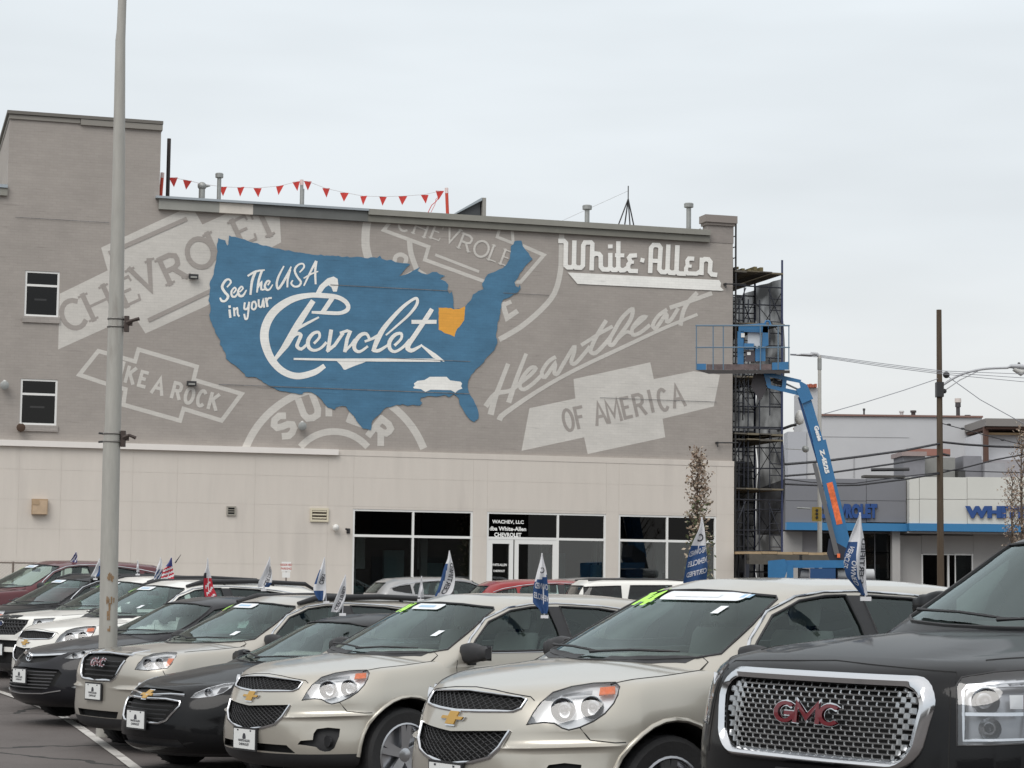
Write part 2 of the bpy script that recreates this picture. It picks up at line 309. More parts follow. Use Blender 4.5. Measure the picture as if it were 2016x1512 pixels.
# ---------------------------------------------------------------- building frame
PHI = math.radians(16.5); A_ = Vector((math.cos(PHI), math.sin(PHI), 0)); N_ = Vector((math.sin(PHI), -math.cos(PHI), 0))
P0 = at(1030, 1150, 61.8); P0.z = 0
BB = dict(parent=None)
bld = empty('painted_brick_building', P0, PHI, 'large grey painted brick building with a blue map mural and a cream ground floor', 'building')
def wc(px, py, off=0.0):
    d = ray(px, py); t = ((P0 + N_ * off - ORG).dot(N_)) / d.dot(N_); p = ORG + d * t - P0
    return Vector((p.dot(A_), -off, p.z))
def wu(px, py=1050): return wc(px, py).x
def wz(px, py): return wc(px, py).z
def brick_mat(name, col, var=.05, rough=.8):
    m = mat(name, col, rough, noise=var, nscale=1.3, stretch=(1, 1, 2.5)); N = m.node_tree.nodes; K = m.node_tree.links.new; b = N['Principled BSDF']
    src = b.inputs['Base Color'].links[0].from_socket
    t = N.new('ShaderNodeTexCoord'); s = N.new('ShaderNodeSeparateXYZ'); c = N.new('ShaderNodeCombineXYZ'); K(t.outputs['Object'], s.inputs[0])
    K(s.outputs['X'], c.inputs['X']); K(s.outputs['Z'], c.inputs['Y'])
    bt = N.new('ShaderNodeTexBrick'); bt.inputs['Scale'].default_value = 1; bt.inputs['Brick Width'].default_value = .22; bt.inputs['Row Height'].default_value = .076
    bt.inputs['Mortar Size'].default_value = .006; bt.inputs['Mortar Smooth'].default_value = .3
    bt.inputs['Color1'].default_value = (.975, .975, .975, 1); bt.inputs['Color2'].default_value = (1.025, 1.025, 1.025, 1); bt.inputs['Mortar'].default_value = (.92, .92, .92, 1)
    K(c.outputs[0], bt.inputs['Vector'])
    n = N.new('ShaderNodeTexNoise'); n.inputs['Scale'].default_value = .5; n.inputs['Detail'].default_value = 8; n.inputs['Roughness'].default_value = .75; K(t.outputs['Object'], n.inputs['Vector'])
    mr = N.new('ShaderNodeMapRange'); mr.inputs['From Min'].default_value = .3; mr.inputs['From Max'].default_value = .7; mr.inputs['To Min'].default_value = .89; mr.inputs['To Max'].default_value = 1.07; K(n.outputs[0], mr.inputs[0])
    x = N.new('ShaderNodeMix'); x.data_type = 'RGBA'; x.blend_type = 'MULTIPLY'; x.inputs[0].default_value = 1; K(src, x.inputs[6]); K(bt.outputs[0], x.inputs[7])
    x2 = N.new('ShaderNodeMix'); x2.data_type = 'RGBA'; x2.blend_type = 'MULTIPLY'; x2.inputs[0].default_value = 1; K(x.outputs[2], x2.inputs[6]); K(mr.outputs[0], x2.inputs[7])
    # scattered worn courses: long thin dark scuffs
    mpn = N.new('ShaderNodeMapping'); mpn.inputs['Scale'].default_value = (.7, .7, 9); K(t.outputs['Object'], mpn.inputs[0])
    n4 = N.new('ShaderNodeTexNoise'); n4.inputs['Scale'].default_value = 1.6; n4.inputs['Detail'].default_value = 7; K(mpn.outputs[0], n4.inputs['Vector'])
    m4 = N.new('ShaderNodeMapRange'); m4.inputs['From Min'].default_value = .62; m4.inputs['From Max'].default_value = .72; m4.inputs['To Min'].default_value = 1; m4.inputs['To Max'].default_value = .82; K(n4.outputs[0], m4.inputs[0])
    x4 = N.new('ShaderNodeMix'); x4.data_type = 'RGBA'; x4.blend_type = 'MULTIPLY'; x4.inputs[0].default_value = 1; K(x2.outputs[2], x4.inputs[6]); K(m4.outputs[0], x4.inputs[7])
    K(x4.outputs[2], b.inputs['Base Color'])
    bp = N.new('ShaderNodeBump'); bp.inputs['Strength'].default_value = .25; bp.inputs['Distance'].default_value = .006; K(bt.outputs['Fac'], bp.inputs['Height']); bp.invert = True
    K(bp.outputs[0], b.inputs['Normal']); return m
GREY = brick_mat('painted_brick', (.36, .327, .299))
CREAM = mat('cream_panel', (.63, .58, .525), .75, noise=.04, nscale=2.2, stretch=(1.6, 1.6, .22), dirt=((.50, .46, .42), .9, .58, .4))
WHT = mat('white_frame', (.78, .78, .76), .5); DARK = mat('dark_interior', (.012, .012, .013), .9)
GLB = glass('store_glass', (.66, .70, .70), .035); STONE = mat('stone_coping', (.30, .29, .265), .75, noise=.12, nscale=3)
def wall_holes(mb, us, zs, holes, y0, y1):
    for i in range(len(us) - 1):
        for j in range(len(zs) - 1):
            cu, cz = (us[i] + us[i + 1]) / 2, (zs[j] + zs[j + 1]) / 2
            if any(h[0] < cu < h[1] and h[2] < cz < h[3] for h in holes): continue
            mb.box(us[i], us[i + 1], y0, y1, zs[j], zs[j + 1])
UR = wu(1443, 430); UT0 = wu(20, 218); UT1 = wu(318, 238); ZP = wz(800, 418) ; ZT = 14.37; ZB = 5.33; UL = -34.0
win = []
for (a, b, c, d, tr) in [(50, 532, 115, 625, 562), (41, 745, 111, 838, 776)]:
    u0, z1 = wc(a, b).x, wc(a, b).z; u1, z0 = wc(c, d).x, wc(c, d).z; win.append((u0, u1, z0, z1, wz(a + 30, tr)))
holes = [w[:4] for w in win]
mb = MB(); us = sorted(set([UL, UT0, UT1, UR] + [w[0] for w in win] + [w[1] for w in win])); zs = sorted(set([ZB - .3, 12.0] + [w[2] for w in win] + [w[3] for w in win]))
wall_holes(mb, us, zs, holes, 0, .35)
mb.build('wall', GREY, bld)
mb = MB(); mb.box(UT0, UT1, 0, 7, 12.0, ZT - .22); mb.build('tower_wall', GREY, bld)
MB().box(UR - .3, UR, .35, 22, .3, 12.0).box(UL, UR - .3, 21, 22, .3, 12).build('side_wall', GREY, bld)
MB().box(UL, UR, .352, 21, 11.6, 11.8).build('roof', STONE, bld)
MB().box(UL, UR - .31, 3.2, 3.4, .3, 11.6).box(UL, UR - .31, .36, 3.2, 5.6, 5.8).build('inner_wall', mat('inner_grey', (.06, .06, .055), .9), bld)
# copings
FL = mat('metal_flashing', (.36, .40, .43), .45, metal=.3)
def coping(x0, x1, z0, z1, proud, m, dy=.5): return MB().box(x0, x1, -proud, dy, z0, z1).build('coping', m, bld)
uA = UT1 + .002
segs = [(312, 430, (.30, .30, .275)), (430, 497, (.62, .58, .52)), (497, 723, (.13, .135, .13)), (723, 1395, (.19, .185, .16))]
for i, (a, b, c) in enumerate(segs):
    cm = mat('coping_tone_%d' % i, c, .7, noise=.12, nscale=2)
    ua, ub = max(wu(a, 400), uA - .12), wu(b, 450)
    coping(ua, ub - .01, 12.0 - .12, 12.17 - (.1 if i > 2 else 0), .14 - .01 * (i % 2), cm)
    if i > 2: coping(ua, ub - .01, 12.075, 12.24, .2, mat('coping_light', (.26, .255, .225), .7, noise=.1, nscale=2))
coping(uA - .12, wu(723, 420), 12.175, 12.24, .22, FL)
coping(UL, UT0 - .002, 12.0, 12.2, .1, mat('coping_light', (.33, .325, .29), .7)); coping(UL, UT0 - .002, 12.21, 12.3, .14, FL)
MB().box(UT0 - .08, UT1 + .04, -.1, 7.1, ZT - .22 + .13, ZT).build('coping', mat('tower_coping', (.15, .14, .125), .7), bld)
MB().box(UT0 - .02, wu(158, 240), -.05, 7.05, ZT - .22, ZT - .1).box(wu(158, 240) + .01, UT1 + .03, -.08, 7.05, ZT - .26, ZT - .1).build('coping', mat('tower_coping_under', (.25, .235, .21), .7), bld)
# corner pier with cap
ux0, ux1 = wu(1392, 450), UR
MB().box(ux0, ux1 + .015, -.015, .35, 11.9, 12.42).build('corner_pier', brick_mat('pier_brick', (.30, .27, .25), .1), bld)
MB().box(ux0 - .05, ux1 + .05, -.07, .38, 12.42, 12.5).box(ux0 - .10, ux1 + .1, -.12, .4, 12.5, 12.72).build('pier_cap', mat('pier_cap', (.26, .23, .21), .8), bld)
# upper windows
for (u0, u1, z0, z1, zt) in win:
    w = .055
    f = MB().box(u0, u0 + w, .02, .12, z0, z1).box(u1 - w, u1, .02, .12, z0, z1).box(u0 + w, u1 - w, .02, .12, z0, z0 + w).box(u0 + w, u1 - w, .02, .12, z1 - w, z1).box(u0 + w, u1 - w, .02, .12, zt - .03, zt + .03).build('window', WHT, bld)
    MB().box(u0 + w, u1 - w, .06, .07, zt + .03, z1 - w).build('pane', glass('upstairs_glass', (.2, .2, .2), -.01), f); MB().box(u0 + w, u1 - w, .06, .07, z0 + w, zt - .03).build('pane', glass('upstairs_glass', (.2, .2, .2), -.01), f)
    MB().box(u0 - .04, u1 + .04, -.05, .1, z0 - .17, z0 - .002).build('sill', brick_mat('sill_brick', (.36, .33, .305)), f)
    MB().box(u0 + .3, u1 - .3, .5, .52, z1 - .75, z1 - .7).build('ceiling_light', mat('tube', (.8, .8, .8), .5, emit=((1, 1, 1), .6)), f)
# ground-floor panels round the shop windows
S = [(wu(693), wu(929), .35, 3.67), (wu(957), wu(1191), .35, 3.67), (wu(1216), wu(1408), .35, 3.67)]
uj = [UL, -27.5, -24, -20.5, -17.3, wu(35, 1000), wu(118, 1000), wu(259, 1000), wu(347, 1000), wu(500, 1000), wu(644, 1000)]
gu = sorted(set(uj + [s[0] for s in S] + [s[1] for s in S] + [UR + .02])); gz = [.3, 1.2, 2.08, 2.95, 3.74, 4.55, 5.17]
g = .002
for i in range(len(gu) - 1):
    for j in range(len(gz) - 1):
        a, b, c, d = gu[i], gu[i + 1], gz[j], gz[j + 1]; cu = (a + b) / 2
        hs = [s for s in S if s[0] < cu < s[1]]
        if hs:
            if d <= 3.0: continue
            if c < 3.67 < d: c = 3.67
            if d < 3.67: continue
        MB().box(a + g, b - g, -.09, 0, c + (g if c != 3.67 else 0), d - g).build('wall_panel', CREAM, bld)
SS = [UL] + sum([[s[0], s[1]] for s in S], []) + [UR]
mb = MB()
for i in range(0, len(SS), 2): mb.box(SS[i], SS[i + 1], -.083, .35, .3, 3.67)
mb.box(UL, UR, -.083, .35, 3.67, ZB - .17); mb.build('joint_backing', mat('joint', (.585, .54, .49), .9), bld)
MB().box(UL, wu(664, 885), -.2, .0, 5.17, ZB).build('ledge', mat('ledge_white', (.78, .74, .70), .7, noise=.04, nscale=2), bld)
MB().box(wu(664, 885) + .01, UR + .02, -.1, 0, 5.17, ZB).build('ledge', CREAM, bld)
# shopfronts
def pane(f, a, b, c, d): MB().box(a, b, -.012, 0, c, d).build('pane', GLB, f)
T = .055; ZM = 2.92
def front(s, mids, parts=()):
    a, b, c, d = s; f = MB(); y0, y1 = -.075, .03
    f.box(a, a + T, y0, y1, c, d).box(b - T, b, y0, y1, c, d).box(a + T, b - T, y0, y1, d - T, d).box(a + T, b - T, y0, y1, ZM - .035, ZM + .035)
    xs = [a + T] + [m for m in mids] + [b - T]
    for m in mids: f.box(m - .03, m + .03, y0, y1, c, ZM - .035).box(m - .03, m + .03, y0, y1, ZM + .035, d - T)
    o = f.build('shop_window', WHT, bld)
    for i in range(len(xs) - 1):
        l = xs[i] + (.03 if i else 0); r_ = xs[i + 1] - (.03 if i < len(xs) - 2 else 0)
        MB().box(l, r_, -.012, -.002, ZM + .035, d - T).build('transom_pane', glass('transom_glass', (.06, .06, .06), -.02), o)
        if (i, s) not in [(k, s) for k in parts]: pane(o, l, r_, c + .02, ZM - .035)
    return o
f1 = front(S[0], [wu(812)]); f2 = front(S[1], [wu(1097)], parts=(0,)); f3 = front(S[2], [wu(1312)])
# double doors of the middle shopfront
da, dm, db = S[1][0] + T, wu(1011), wu(1097) - .03
for a, b in ((da, dm - .02), (dm + .02, db)):
    o = MB().box(a, a + .12, -.07, -.01, .36, ZM - .04).box(b - .12, b, -.07, -.01, .36, ZM - .04).box(a + .12, b - .12, -.07, -.01, ZM - .16, ZM - .04).box(a + .12, b - .12, -.07, -.01, .36, .6).build('door', WHT, bld)
    pane(o, a + .12, b - .12, .6, ZM - .16)
    MB().box(b - .1, b - .06, -.12, -.08, 1.2, 1.6).build('handle', mat('steel', (.4, .4, .4), .3, metal=1), o)
# dim showroom behind the glass, with a few desks and pillars
for (a, b) in [(-4.6, -4.45), (-2.5, -2.3), (.2, .3), (2.9, 3.0), (4.9, 5.1)]: MB().box(a, b, 2.2, 2.4, .35, 4.2).build('showroom_pillar', mat('pillar_grey', (.5, .5, .48), .7), bld)
for i in range(9): MB().box(-4.9 + i * 1.27, -4.3 + i * 1.27, 1.8 + (i % 3) * .3, 2.0 + (i % 3) * .3, .35, 1.5 + .35 * (i * 7 % 4)).build('showroom_furniture', mat('desk_teal', (.22, .32, .33), .7), bld)
for i in range(6): MB().box(-4.4 + i * 1.9, -4.1 + i * 1.9, 2.6, 2.62, 2.0, 3.1).build('showroom_screen', mat('paper', (.85, .87, .85), .8), bld)  # added pale boards, standing in for light shapes behind the shop glass
MB().box(UL, UR - .31, .36, 3.1, .28, .3).build('floor', mat('tile', (.2, .2, .19), .5), bld)
# lettering on the transom
def text_mesh(t, h, bold=0):
    c = bpy.data.curves.new('t', 'FONT'); c.body = t; c.size = 1; c.align_x = 'CENTER'; c.offset = bold; c.resolution_u = 3
    o = bpy.data.objects.new('t', c); COL.objects.link(o); dg = bpy.context.evaluated_depsgraph_get()
    me = bpy.data.meshes.new_from_object(o.evaluated_get(dg)); vs = [(v.co.x, v.co.y) for v in me.vertices]; fs = [tuple(p.vertices) for p in me.polygons]
    bpy.data.objects.remove(o); bpy.data.curves.remove(c); bpy.data.meshes.remove(me)
    y0 = min(v[1] for v in vs); y1 = max(v[1] for v in vs); k = h / (y1 - y0)
    return [(x * k, (y - (y0 + y1) / 2) * k) for x, y in vs], fs
for t, px, py, w in [('WACHEV, LLC', 1000, 1028, 64), ('dba White-Allen', 999.5, 1041, 75), ('CHEVROLET', 999.5, 1053, 56)]:
    vs, fs = text_mesh(t, .12, .03); c = wc(px, py); wd = max(v[0] for v in vs) * 2; k = w / 68 / wd
    mobj('window_lettering', [(c.x + x * k, -.02, c.z + y) for x, y in vs], fs, mat('sign_white', (.85, .85, .83), .6), f2)
for t, px, py, h in [('WHITE-ALLEN', 982, 1112, .07), ('CHEVROLET', 982, 1124, .06)]:
    vs, fs = text_mesh(t, h, .03); c = wc(px, py)
    mobj('window_lettering', [(c.x + x * .8, -.02, c.z + y) for x, y in vs], fs, mat('sign_white', (.85, .85, .83), .6), f2)
# ---------------------------------------------------------------- mural
Z = dict(Z1=(500, 540, 5.04), Z2=(420, 500, 8.4), Z3=(1080, 440, 5.449), Z4=(940, 560, 4.2), Z5=(100, 400, 4.289), Z6=(140, 670, 5.6), Z7=(700, 400, 4.8), ZA=(400, 380, 2.88), ZB=(900, 380, 2.88))
def wfn(z):
    x0, y0, s = Z[z]; return lambda x, y, o: wc(x0 + x / s, y0 + y / s, o)
LG = brick_mat('mural_light_grey', (.60, .575, .535), .05); DG = brick_mat('mural_dark_grey', (.365, .333, .308)); BL = brick_mat('mural_blue', (.068, .185, .305), .17); OR = brick_mat('mural_orange', (.80, .38, .06), .06); WP = brick_mat('mural_white', (.88, .87, .83), .03)
def fill(name, z, pts, m, off): return mobj(name, [wfn(z)(x, y, off * .3) for x, y in pts], [tuple(range(len(pts)))], m, bld)
def strokes(name, z, ss, m, base): return strokes_mesh(name, ss, wfn(z), m, bld, step=.0003, base=base * .3)
def S_(pts, w=None, k=3): return soft([(p[0], p[1], p[2] if len(p) > 2 else w) for p in pts], k)
def L_(pts, w): return [(p[0], p[1], w) for p in pts]
fill('mural_emblem', 'Z5', [(75, 765), (480, 568), (425, 375), (1150, 38), (1205, 48), (1280, 180), (1530, 66), (1930, 80), (1945, 330), (1880, 365), (1500, 620), (1330, 860), (800, 1100), (718, 975), (470, 1052), (62, 1235)], LG, .003)
ss = []
for ch, x, y, w, h in [('C', 195, 938, 200, 240), ('H', 402, 840, 190, 235), ('E', 655, 738, 130, 235), ('V', 795, 622, 185, 235), ('R', 1030, 545, 150, 235), ('O', 1262, 420, 215, 245), ('L', 1430, 330, 140, 235), ('E', 1635, 225, 130, 235), ('T', 1805, 165, 150, 235)]: ss += glyph(ch, x, y, w, h, 24.8, 42, True)
ss += [L_([(500, 418), (1140, 135)], 36), L_([(832, 985), (1340, 745)], 36)]
strokes('mural_lettering', 'Z5', ss, DG, .008)
ss = [L_([(740, 100), (1385, 290), (1350, 435), (1880, 590), (1660, 885), (1240, 755), (1200, 885), (575, 710), (600, 540), (375, 475), (90, 380), (300, 118), (705, 232), (745, 92)], 46)]
for ch, x, y, w in [('L', 470, 300, 60), ('I', 560, 325, 70), ('K', 660, 385, 85), ('E', 800, 430, 75), ('A', 965, 505, 115), ('R', 1170, 555, 85), ('O', 1305, 610, 85), ('C', 1440, 640, 80), ('K', 1575, 675, 85)]: ss += glyph(ch, x, y, w, 170, -15, 38)
strokes('mural_lettering', 'Z6', ss, LG, .004)
cA = lambda cx, cy, r, a0, a1, n, w: [(cx + r * math.cos(math.radians(a)), cy + r * math.sin(math.radians(a)), w) for a in [a0 + (a1 - a0) * i / n for i in range(n + 1)]]
ss = [cA(745, 1640, 540, 202, 338, 30, 42), cA(742, 1602, 250, 223, 317, 20, 38)]
for ch, x, y, an in [('S', 458, 1320, 42), ('U', 602, 1218, 20), ('P', 755, 1195, 0), ('E', 890, 1250, -20), ('R', 1010, 1350, -38)]: ss += glyph(ch, x, y, 85, 120, an, 38)
strokes('mural_lettering', 'ZA', ss, LG, .005)
ss = [S_([(118, 140), (98, 250), (95, 400), (122, 520)], 78), S_([(1948, 250), (1945, 480), (1935, 650), (1880, 850), (1750, 1010), (1560, 1170), (1370, 1282)], 50), S_([(510, 350), (525, 480), (590, 660)], 50),
      S_([(368, 560), (380, 505), (430, 485), (478, 515), (470, 565)], 40), L_([(1390, 950), (1432, 1085), (1520, 1025)], 48), L_([(1390, 965), (1460, 935)], 40), L_([(470, 690), (530, 655)], 30), L_([(600, 635), (660, 672)], 22),
      L_([(350, 150), (265, 255), (690, 412), (655, 535), (1215, 738), (1560, 745), (1780, 490), (1585, 405)], 34), L_([(1370, 215), (1338, 320), (1490, 378), (1478, 225)], 28), L_([(1140, 200), (1275, 242)], 22), L_([(760, 490), (1160, 645)], 26)]
for ch, x, y, w in [('C', 470, 190, 115), ('H', 620, 235, 110), ('E', 775, 275, 85), ('V', 915, 300, 115), ('R', 1045, 372, 100), ('O', 1190, 432, 135), ('L', 1320, 480, 80), ('E', 1430, 520, 80), ('T', 1565, 570, 90)]: ss += glyph(ch, x, y, w, 150, -21, 21, True)
strokes('mural_lettering', 'Z7', ss, LG, .003)
ss = [S_([(250, 665, 36), (190, 820, 38), (145, 940, 46), (112, 1062, 52)]), S_([(400, 580, 30), (330, 760, 36), (262, 965, 44)]), S_([(75, 998, 44), (150, 905, 40), (260, 882, 34), (335, 835, 30)]),
      S_([(345, 820), (430, 755), (482, 695), (440, 690), (375, 765), (350, 840), (385, 868), (465, 815), (535, 745)], 32), S_([(640, 603), (585, 640), (532, 725), (560, 765), (640, 655), (635, 730), (665, 735), (715, 645)], 32),
      S_([(715, 650), (795, 518), (800, 560), (775, 640), (805, 655), (860, 600), (925, 520)], 32), S_([(1060, 305), (1000, 400), (950, 500), (935, 555), (980, 565), (1055, 490)], 34), L_([(865, 498), (1010, 405), (1110, 350)], 30),
      S_([(1055, 490), (1110, 420), (1185, 290), (1262, 212), (1285, 215), (1262, 300), (1170, 430), (1120, 498), (1090, 490), (1100, 440)], 34), S_([(1150, 460), (1225, 395), (1265, 400)], 28),
      S_([(1290, 355), (1355, 300), (1388, 268), (1345, 280), (1282, 360), (1285, 415), (1345, 400), (1420, 340)], 32), S_([(1560, 212), (1495, 260), (1450, 335), (1480, 358), (1560, 245), (1565, 305), (1600, 292), (1655, 205)], 32),
      S_([(1810, 75), (1740, 150), (1700, 230), (1680, 330)], 36), S_([(1600, 190), (1750, 140), (1930, 75)], 36), S_([(185, 1110, 48), (230, 1062, 42), (500, 880, 34), (800, 710, 32), (1200, 520, 32), (1500, 380, 30), (1690, 300, 28), (1812, 250, 26)])]
strokes('mural_lettering', 'Z4', ss, LG, .004)
LG2 = brick_mat('mural_pale_grey', (.63, .605, .565), .04)
fill('mural_emblem', 'ZB', [(410, 1220), (670, 1165), (660, 1055), (1095, 960), (1115, 1055), (1340, 1010), (1490, 1030), (1455, 1210), (1165, 1280), (1180, 1385), (740, 1480), (720, 1385), (365, 1462)], LG2, .003)
ss = []
for ch, x, y, w in [('O', 630, 1288, 52), ('F', 698, 1270, 44), ('A', 810, 1250, 62), ('M', 885, 1236, 70), ('E', 962, 1216, 44), ('R', 1033, 1198, 52), ('I', 1098, 1180, 50), ('C', 1168, 1172, 50), ('A', 1250, 1150, 62)]: ss += glyph(ch, x, y, w, 120, 12.7, 18)
strokes('mural_lettering', 'ZB', ss, DG, .008)
US = [(85,255),(100,262),(125,268),(137,298),(143,290),(147,240),(250,270),(340,298),(430,315),(520,335),(600,345),(700,354),(850,364),(985,368),(1003,355),(1012,372),(1040,382),(1065,378),(1090,392),(1130,398),(1175,403),(1150,425),(1110,472),(1160,458),(1190,440),(1230,418),(1215,440),(1240,455),(1270,462),(1300,447),(1325,448),(1340,460),(1372,470),(1350,480),(1343,488),(1375,502),(1390,520),(1385,550),(1395,570),(1410,560),(1418,600),(1424,660),(1480,650),(1500,625),(1520,605),(1530,575),(1560,555),(1590,545),(1582,512),(1600,480),(1615,460),(1650,448),(1700,425),(1720,405),(1740,370),(1745,300),(1760,290),(1765,273),(1805,270),(1812,300),(1830,325),(1868,375),(1840,400),(1815,430),(1795,455),(1785,480),(1765,505),(1772,528),(1788,535),(1795,518),(1800,540),(1785,562),(1760,575),(1740,590),(1700,605),(1690,630),(1685,680),(1668,750),(1660,800),(1668,850),(1650,892),(1610,930),(1570,980),(1545,1000),(1520,1030),(1505,1060),(1500,1100),(1510,1140),(1540,1190),(1560,1240),(1560,1280),(1535,1298),(1500,1270),(1480,1240),(1455,1200),(1450,1165),(1420,1140),(1395,1158),(1370,1145),(1340,1152),(1290,1150),(1235,1160),(1230,1175),(1242,1190),(1230,1205),(1190,1200),(1160,1207),(1130,1197),(1080,1207),(1040,1215),(1000,1255),(960,1290),(955,1325),(950,1345),(905,1335),(880,1305),(860,1270),(830,1240),(810,1210),(785,1207),(755,1215),(745,1228),(705,1215),(675,1175),(640,1145),(615,1130),(570,1130),(560,1142),(500,1132),(420,1117),(355,1080),(300,1045),(240,1040),(235,1025),(190,985),(130,940),(125,905),(95,860),(97,835),(80,810),(65,770),(40,720),(35,690),(42,650),(30,610),(36,570),(40,500),(60,460),(70,400),(82,330),(78,290)]
def jitter(P, amp, step):
    o = []; rr = random.Random(3)
    for i, p in enumerate(P):
        q = P[(i + 1) % len(P)]; d = math.hypot(q[0] - p[0], q[1] - p[1]); n = max(1, int(d / step)); o.append(p)
        for k in range(1, n): o.append((p[0] + (q[0] - p[0]) * k / n + rr.uniform(-amp, amp), p[1] + (q[1] - p[1]) * k / n + rr.uniform(-amp, amp)))
    return o
fill('mural_map', 'ZA', jitter(US, 3.5, 16), BL, .075)
fill('mural_map', 'ZA', jitter([(1335, 650), (1405, 652), (1420, 660), (1452, 657), (1485, 642), (1480, 720), (1460, 750), (1440, 770), (1428, 800), (1425, 815), (1400, 803), (1370, 795), (1350, 780), (1335, 775)], 1.5, 14), OR, .08)['label'] = 'orange state on the blue map'
fill('mural_car', 'ZA', [(1190, 1100), (1200, 1095), (1195, 1080), (1215, 1065), (1255, 1060), (1285, 1042), (1380, 1042), (1400, 1062), (1460, 1070), (1468, 1080), (1462, 1095), (1470, 1108), (1445, 1118), (1430, 1132), (1405, 1118), (1290, 1115), (1260, 1128), (1235, 1112), (1195, 1108)], WP, .085)
ss = [S_([(690, 915, 46), (600, 972, 60), (450, 1010, 64), (330, 985, 66), (230, 915, 70), (150, 800, 78), (105, 650, 86), (115, 520, 84), (175, 400, 82), (270, 310, 76), (400, 240, 64), (560, 208, 50), (700, 212, 50), (820, 225, 45), (900, 265, 45), (935, 315, 42), (920, 358, 42), (850, 385, 36), (740, 383, 36), (580, 377, 25)], k=5),
      L_([(780, 232), (688, 368)], 46), S_([(580, 275, 52), (440, 490, 66), (330, 680, 66), (285, 745, 52), (215, 835, 36)]), S_([(640, 428, 18), (540, 480, 26), (430, 540, 30)]),
      S_([(370, 640, 26), (425, 590, 34), (465, 605, 36), (440, 670, 34), (428, 715, 36), (470, 742, 30), (530, 690, 26)]), S_([(600, 682, 26), (650, 625, 26), (640, 575, 28), (585, 590, 34), (538, 655, 40), (545, 725, 36), (595, 755, 28), (660, 735, 26), (715, 680, 28)]),
      L_([(765, 560), (735, 755)], 38), L_([(728, 760), (800, 705), (880, 590)], 32), L_([(860, 582), (925, 560), (955, 572)], 28), L_([(955, 568), (925, 640), (903, 762)], 36), L_([(903, 762), (965, 700), (1000, 650)], 26),
      S_([(1145, 640, 28), (1115, 590, 30), (1055, 605, 40), (1000, 680, 42), (1000, 745, 36), (1050, 768, 28), (1125, 718, 24)]), S_([(1105, 665, 24), (1160, 645, 26), (1230, 610, 34)]),
      S_([(1185, 755, 38), (1230, 640, 52), (1300, 520, 46), (1450, 350, 36), (1560, 260, 28), (1615, 240, 28), (1615, 300, 30), (1540, 400, 26), (1430, 500, 22), (1312, 602, 16)], k=4),
      S_([(1190, 755, 36), (1240, 757, 34), (1325, 705, 24)]), S_([(1400, 702, 28), (1460, 640, 26), (1460, 588, 28), (1400, 600, 36), (1345, 670, 40), (1350, 740, 36), (1400, 768, 28), (1480, 722, 28), (1540, 655, 28)]),
      S_([(1760, 355, 44), (1700, 450, 48), (1600, 600, 46), (1525, 715, 50), (1560, 757, 40), (1630, 725, 28), (1665, 703, 20)]), L_([(1575, 472), (1800, 472)], 40),
      [(1665, 708, 16), (1790, 808, 48), (1885, 862, 10)], [(400, 840, 20), (820, 848, 24), (1250, 850, 32), (1840, 853, 32)]]
strokes('mural_lettering', 'Z1', ss, WP, .09)
fill('mural_lettering', 'Z1', [(610, 190), (650, 112), (730, 40), (790, 22), (830, 45), (838, 110), (822, 172), (785, 172), (770, 130), (740, 108), (705, 132), (660, 195)], WP, .085)
fill('mural_lettering', 'Z1', [(820, 860), (1125, 860), (1080, 880), (990, 912), (905, 948), (890, 945), (865, 905)], WP, .086)
ss = [S_([(230, 545, 24), (290, 470, 32), (260, 420, 30), (200, 440, 40), (145, 540, 44), (190, 630, 44), (245, 700, 44), (200, 775, 34), (140, 775, 40), (115, 730, 28)]),
      S_([(335, 645, 26), (375, 590, 28), (350, 555, 28), (300, 620, 34), (310, 695, 38), (360, 705, 34), (405, 650, 28)]), S_([(440, 625, 26), (490, 570, 28), (460, 540, 28), (410, 610, 36), (430, 688, 42), (490, 688, 38), (545, 600, 22)]),
      S_([(575, 360, 32), (700, 290, 38), (845, 265, 22)]), S_([(690, 310, 44), (640, 450, 44), (615, 665, 36)]), S_([(800, 285, 40), (750, 440, 40), (722, 630, 28)]), S_([(735, 560, 28), (795, 470, 34), (792, 585, 32), (860, 580, 26)]),
      S_([(905, 510, 28), (935, 455, 28), (890, 450, 34), (850, 530, 38), (880, 590, 38), (930, 585, 30), (980, 510, 20)]), S_([(1165, 205, 24), (1080, 370, 36), (1048, 490, 38), (1072, 575, 38), (1140, 490, 42), (1225, 340, 36), (1285, 215, 24)]), S_([(1268, 270, 36), (1230, 420, 36), (1225, 545, 30)]),
      S_([(1430, 300, 24), (1500, 220, 30), (1480, 162, 28), (1400, 182, 32), (1345, 270, 36), (1390, 380, 36), (1448, 460, 36), (1420, 525, 34), (1345, 540, 32), (1288, 490, 32), (1310, 440, 24)]),
      S_([(1500, 520, 26), (1590, 330, 34), (1695, 125, 40)]), S_([(1705, 125, 36), (1685, 280, 38), (1692, 492, 32)]), S_([(1498, 400, 22), (1620, 330, 28), (1730, 290, 18)]),
      L_([(268, 930), (280, 1045)], 38), L_([(268, 862), (271, 880)], 40), L_([(340, 895), (350, 1020)], 32), S_([(348, 930), (395, 895), (402, 990), (425, 1028)], 30), S_([(520, 810), (512, 905), (560, 905), (590, 820)], 32),
      S_([(592, 800), (578, 960), (562, 1060), (530, 1075), (512, 1000)], 32), S_([(690, 790), (650, 800), (635, 890), (675, 918), (712, 860), (688, 790)], 32), S_([(750, 760), (755, 860), (800, 870), (825, 755), (840, 880)], 32), L_([(868, 735), (895, 865)], 38), S_([(885, 780), (910, 735), (958, 728)], 32)]
strokes('mural_lettering', 'Z2', ss, WP, .09)
b = 48
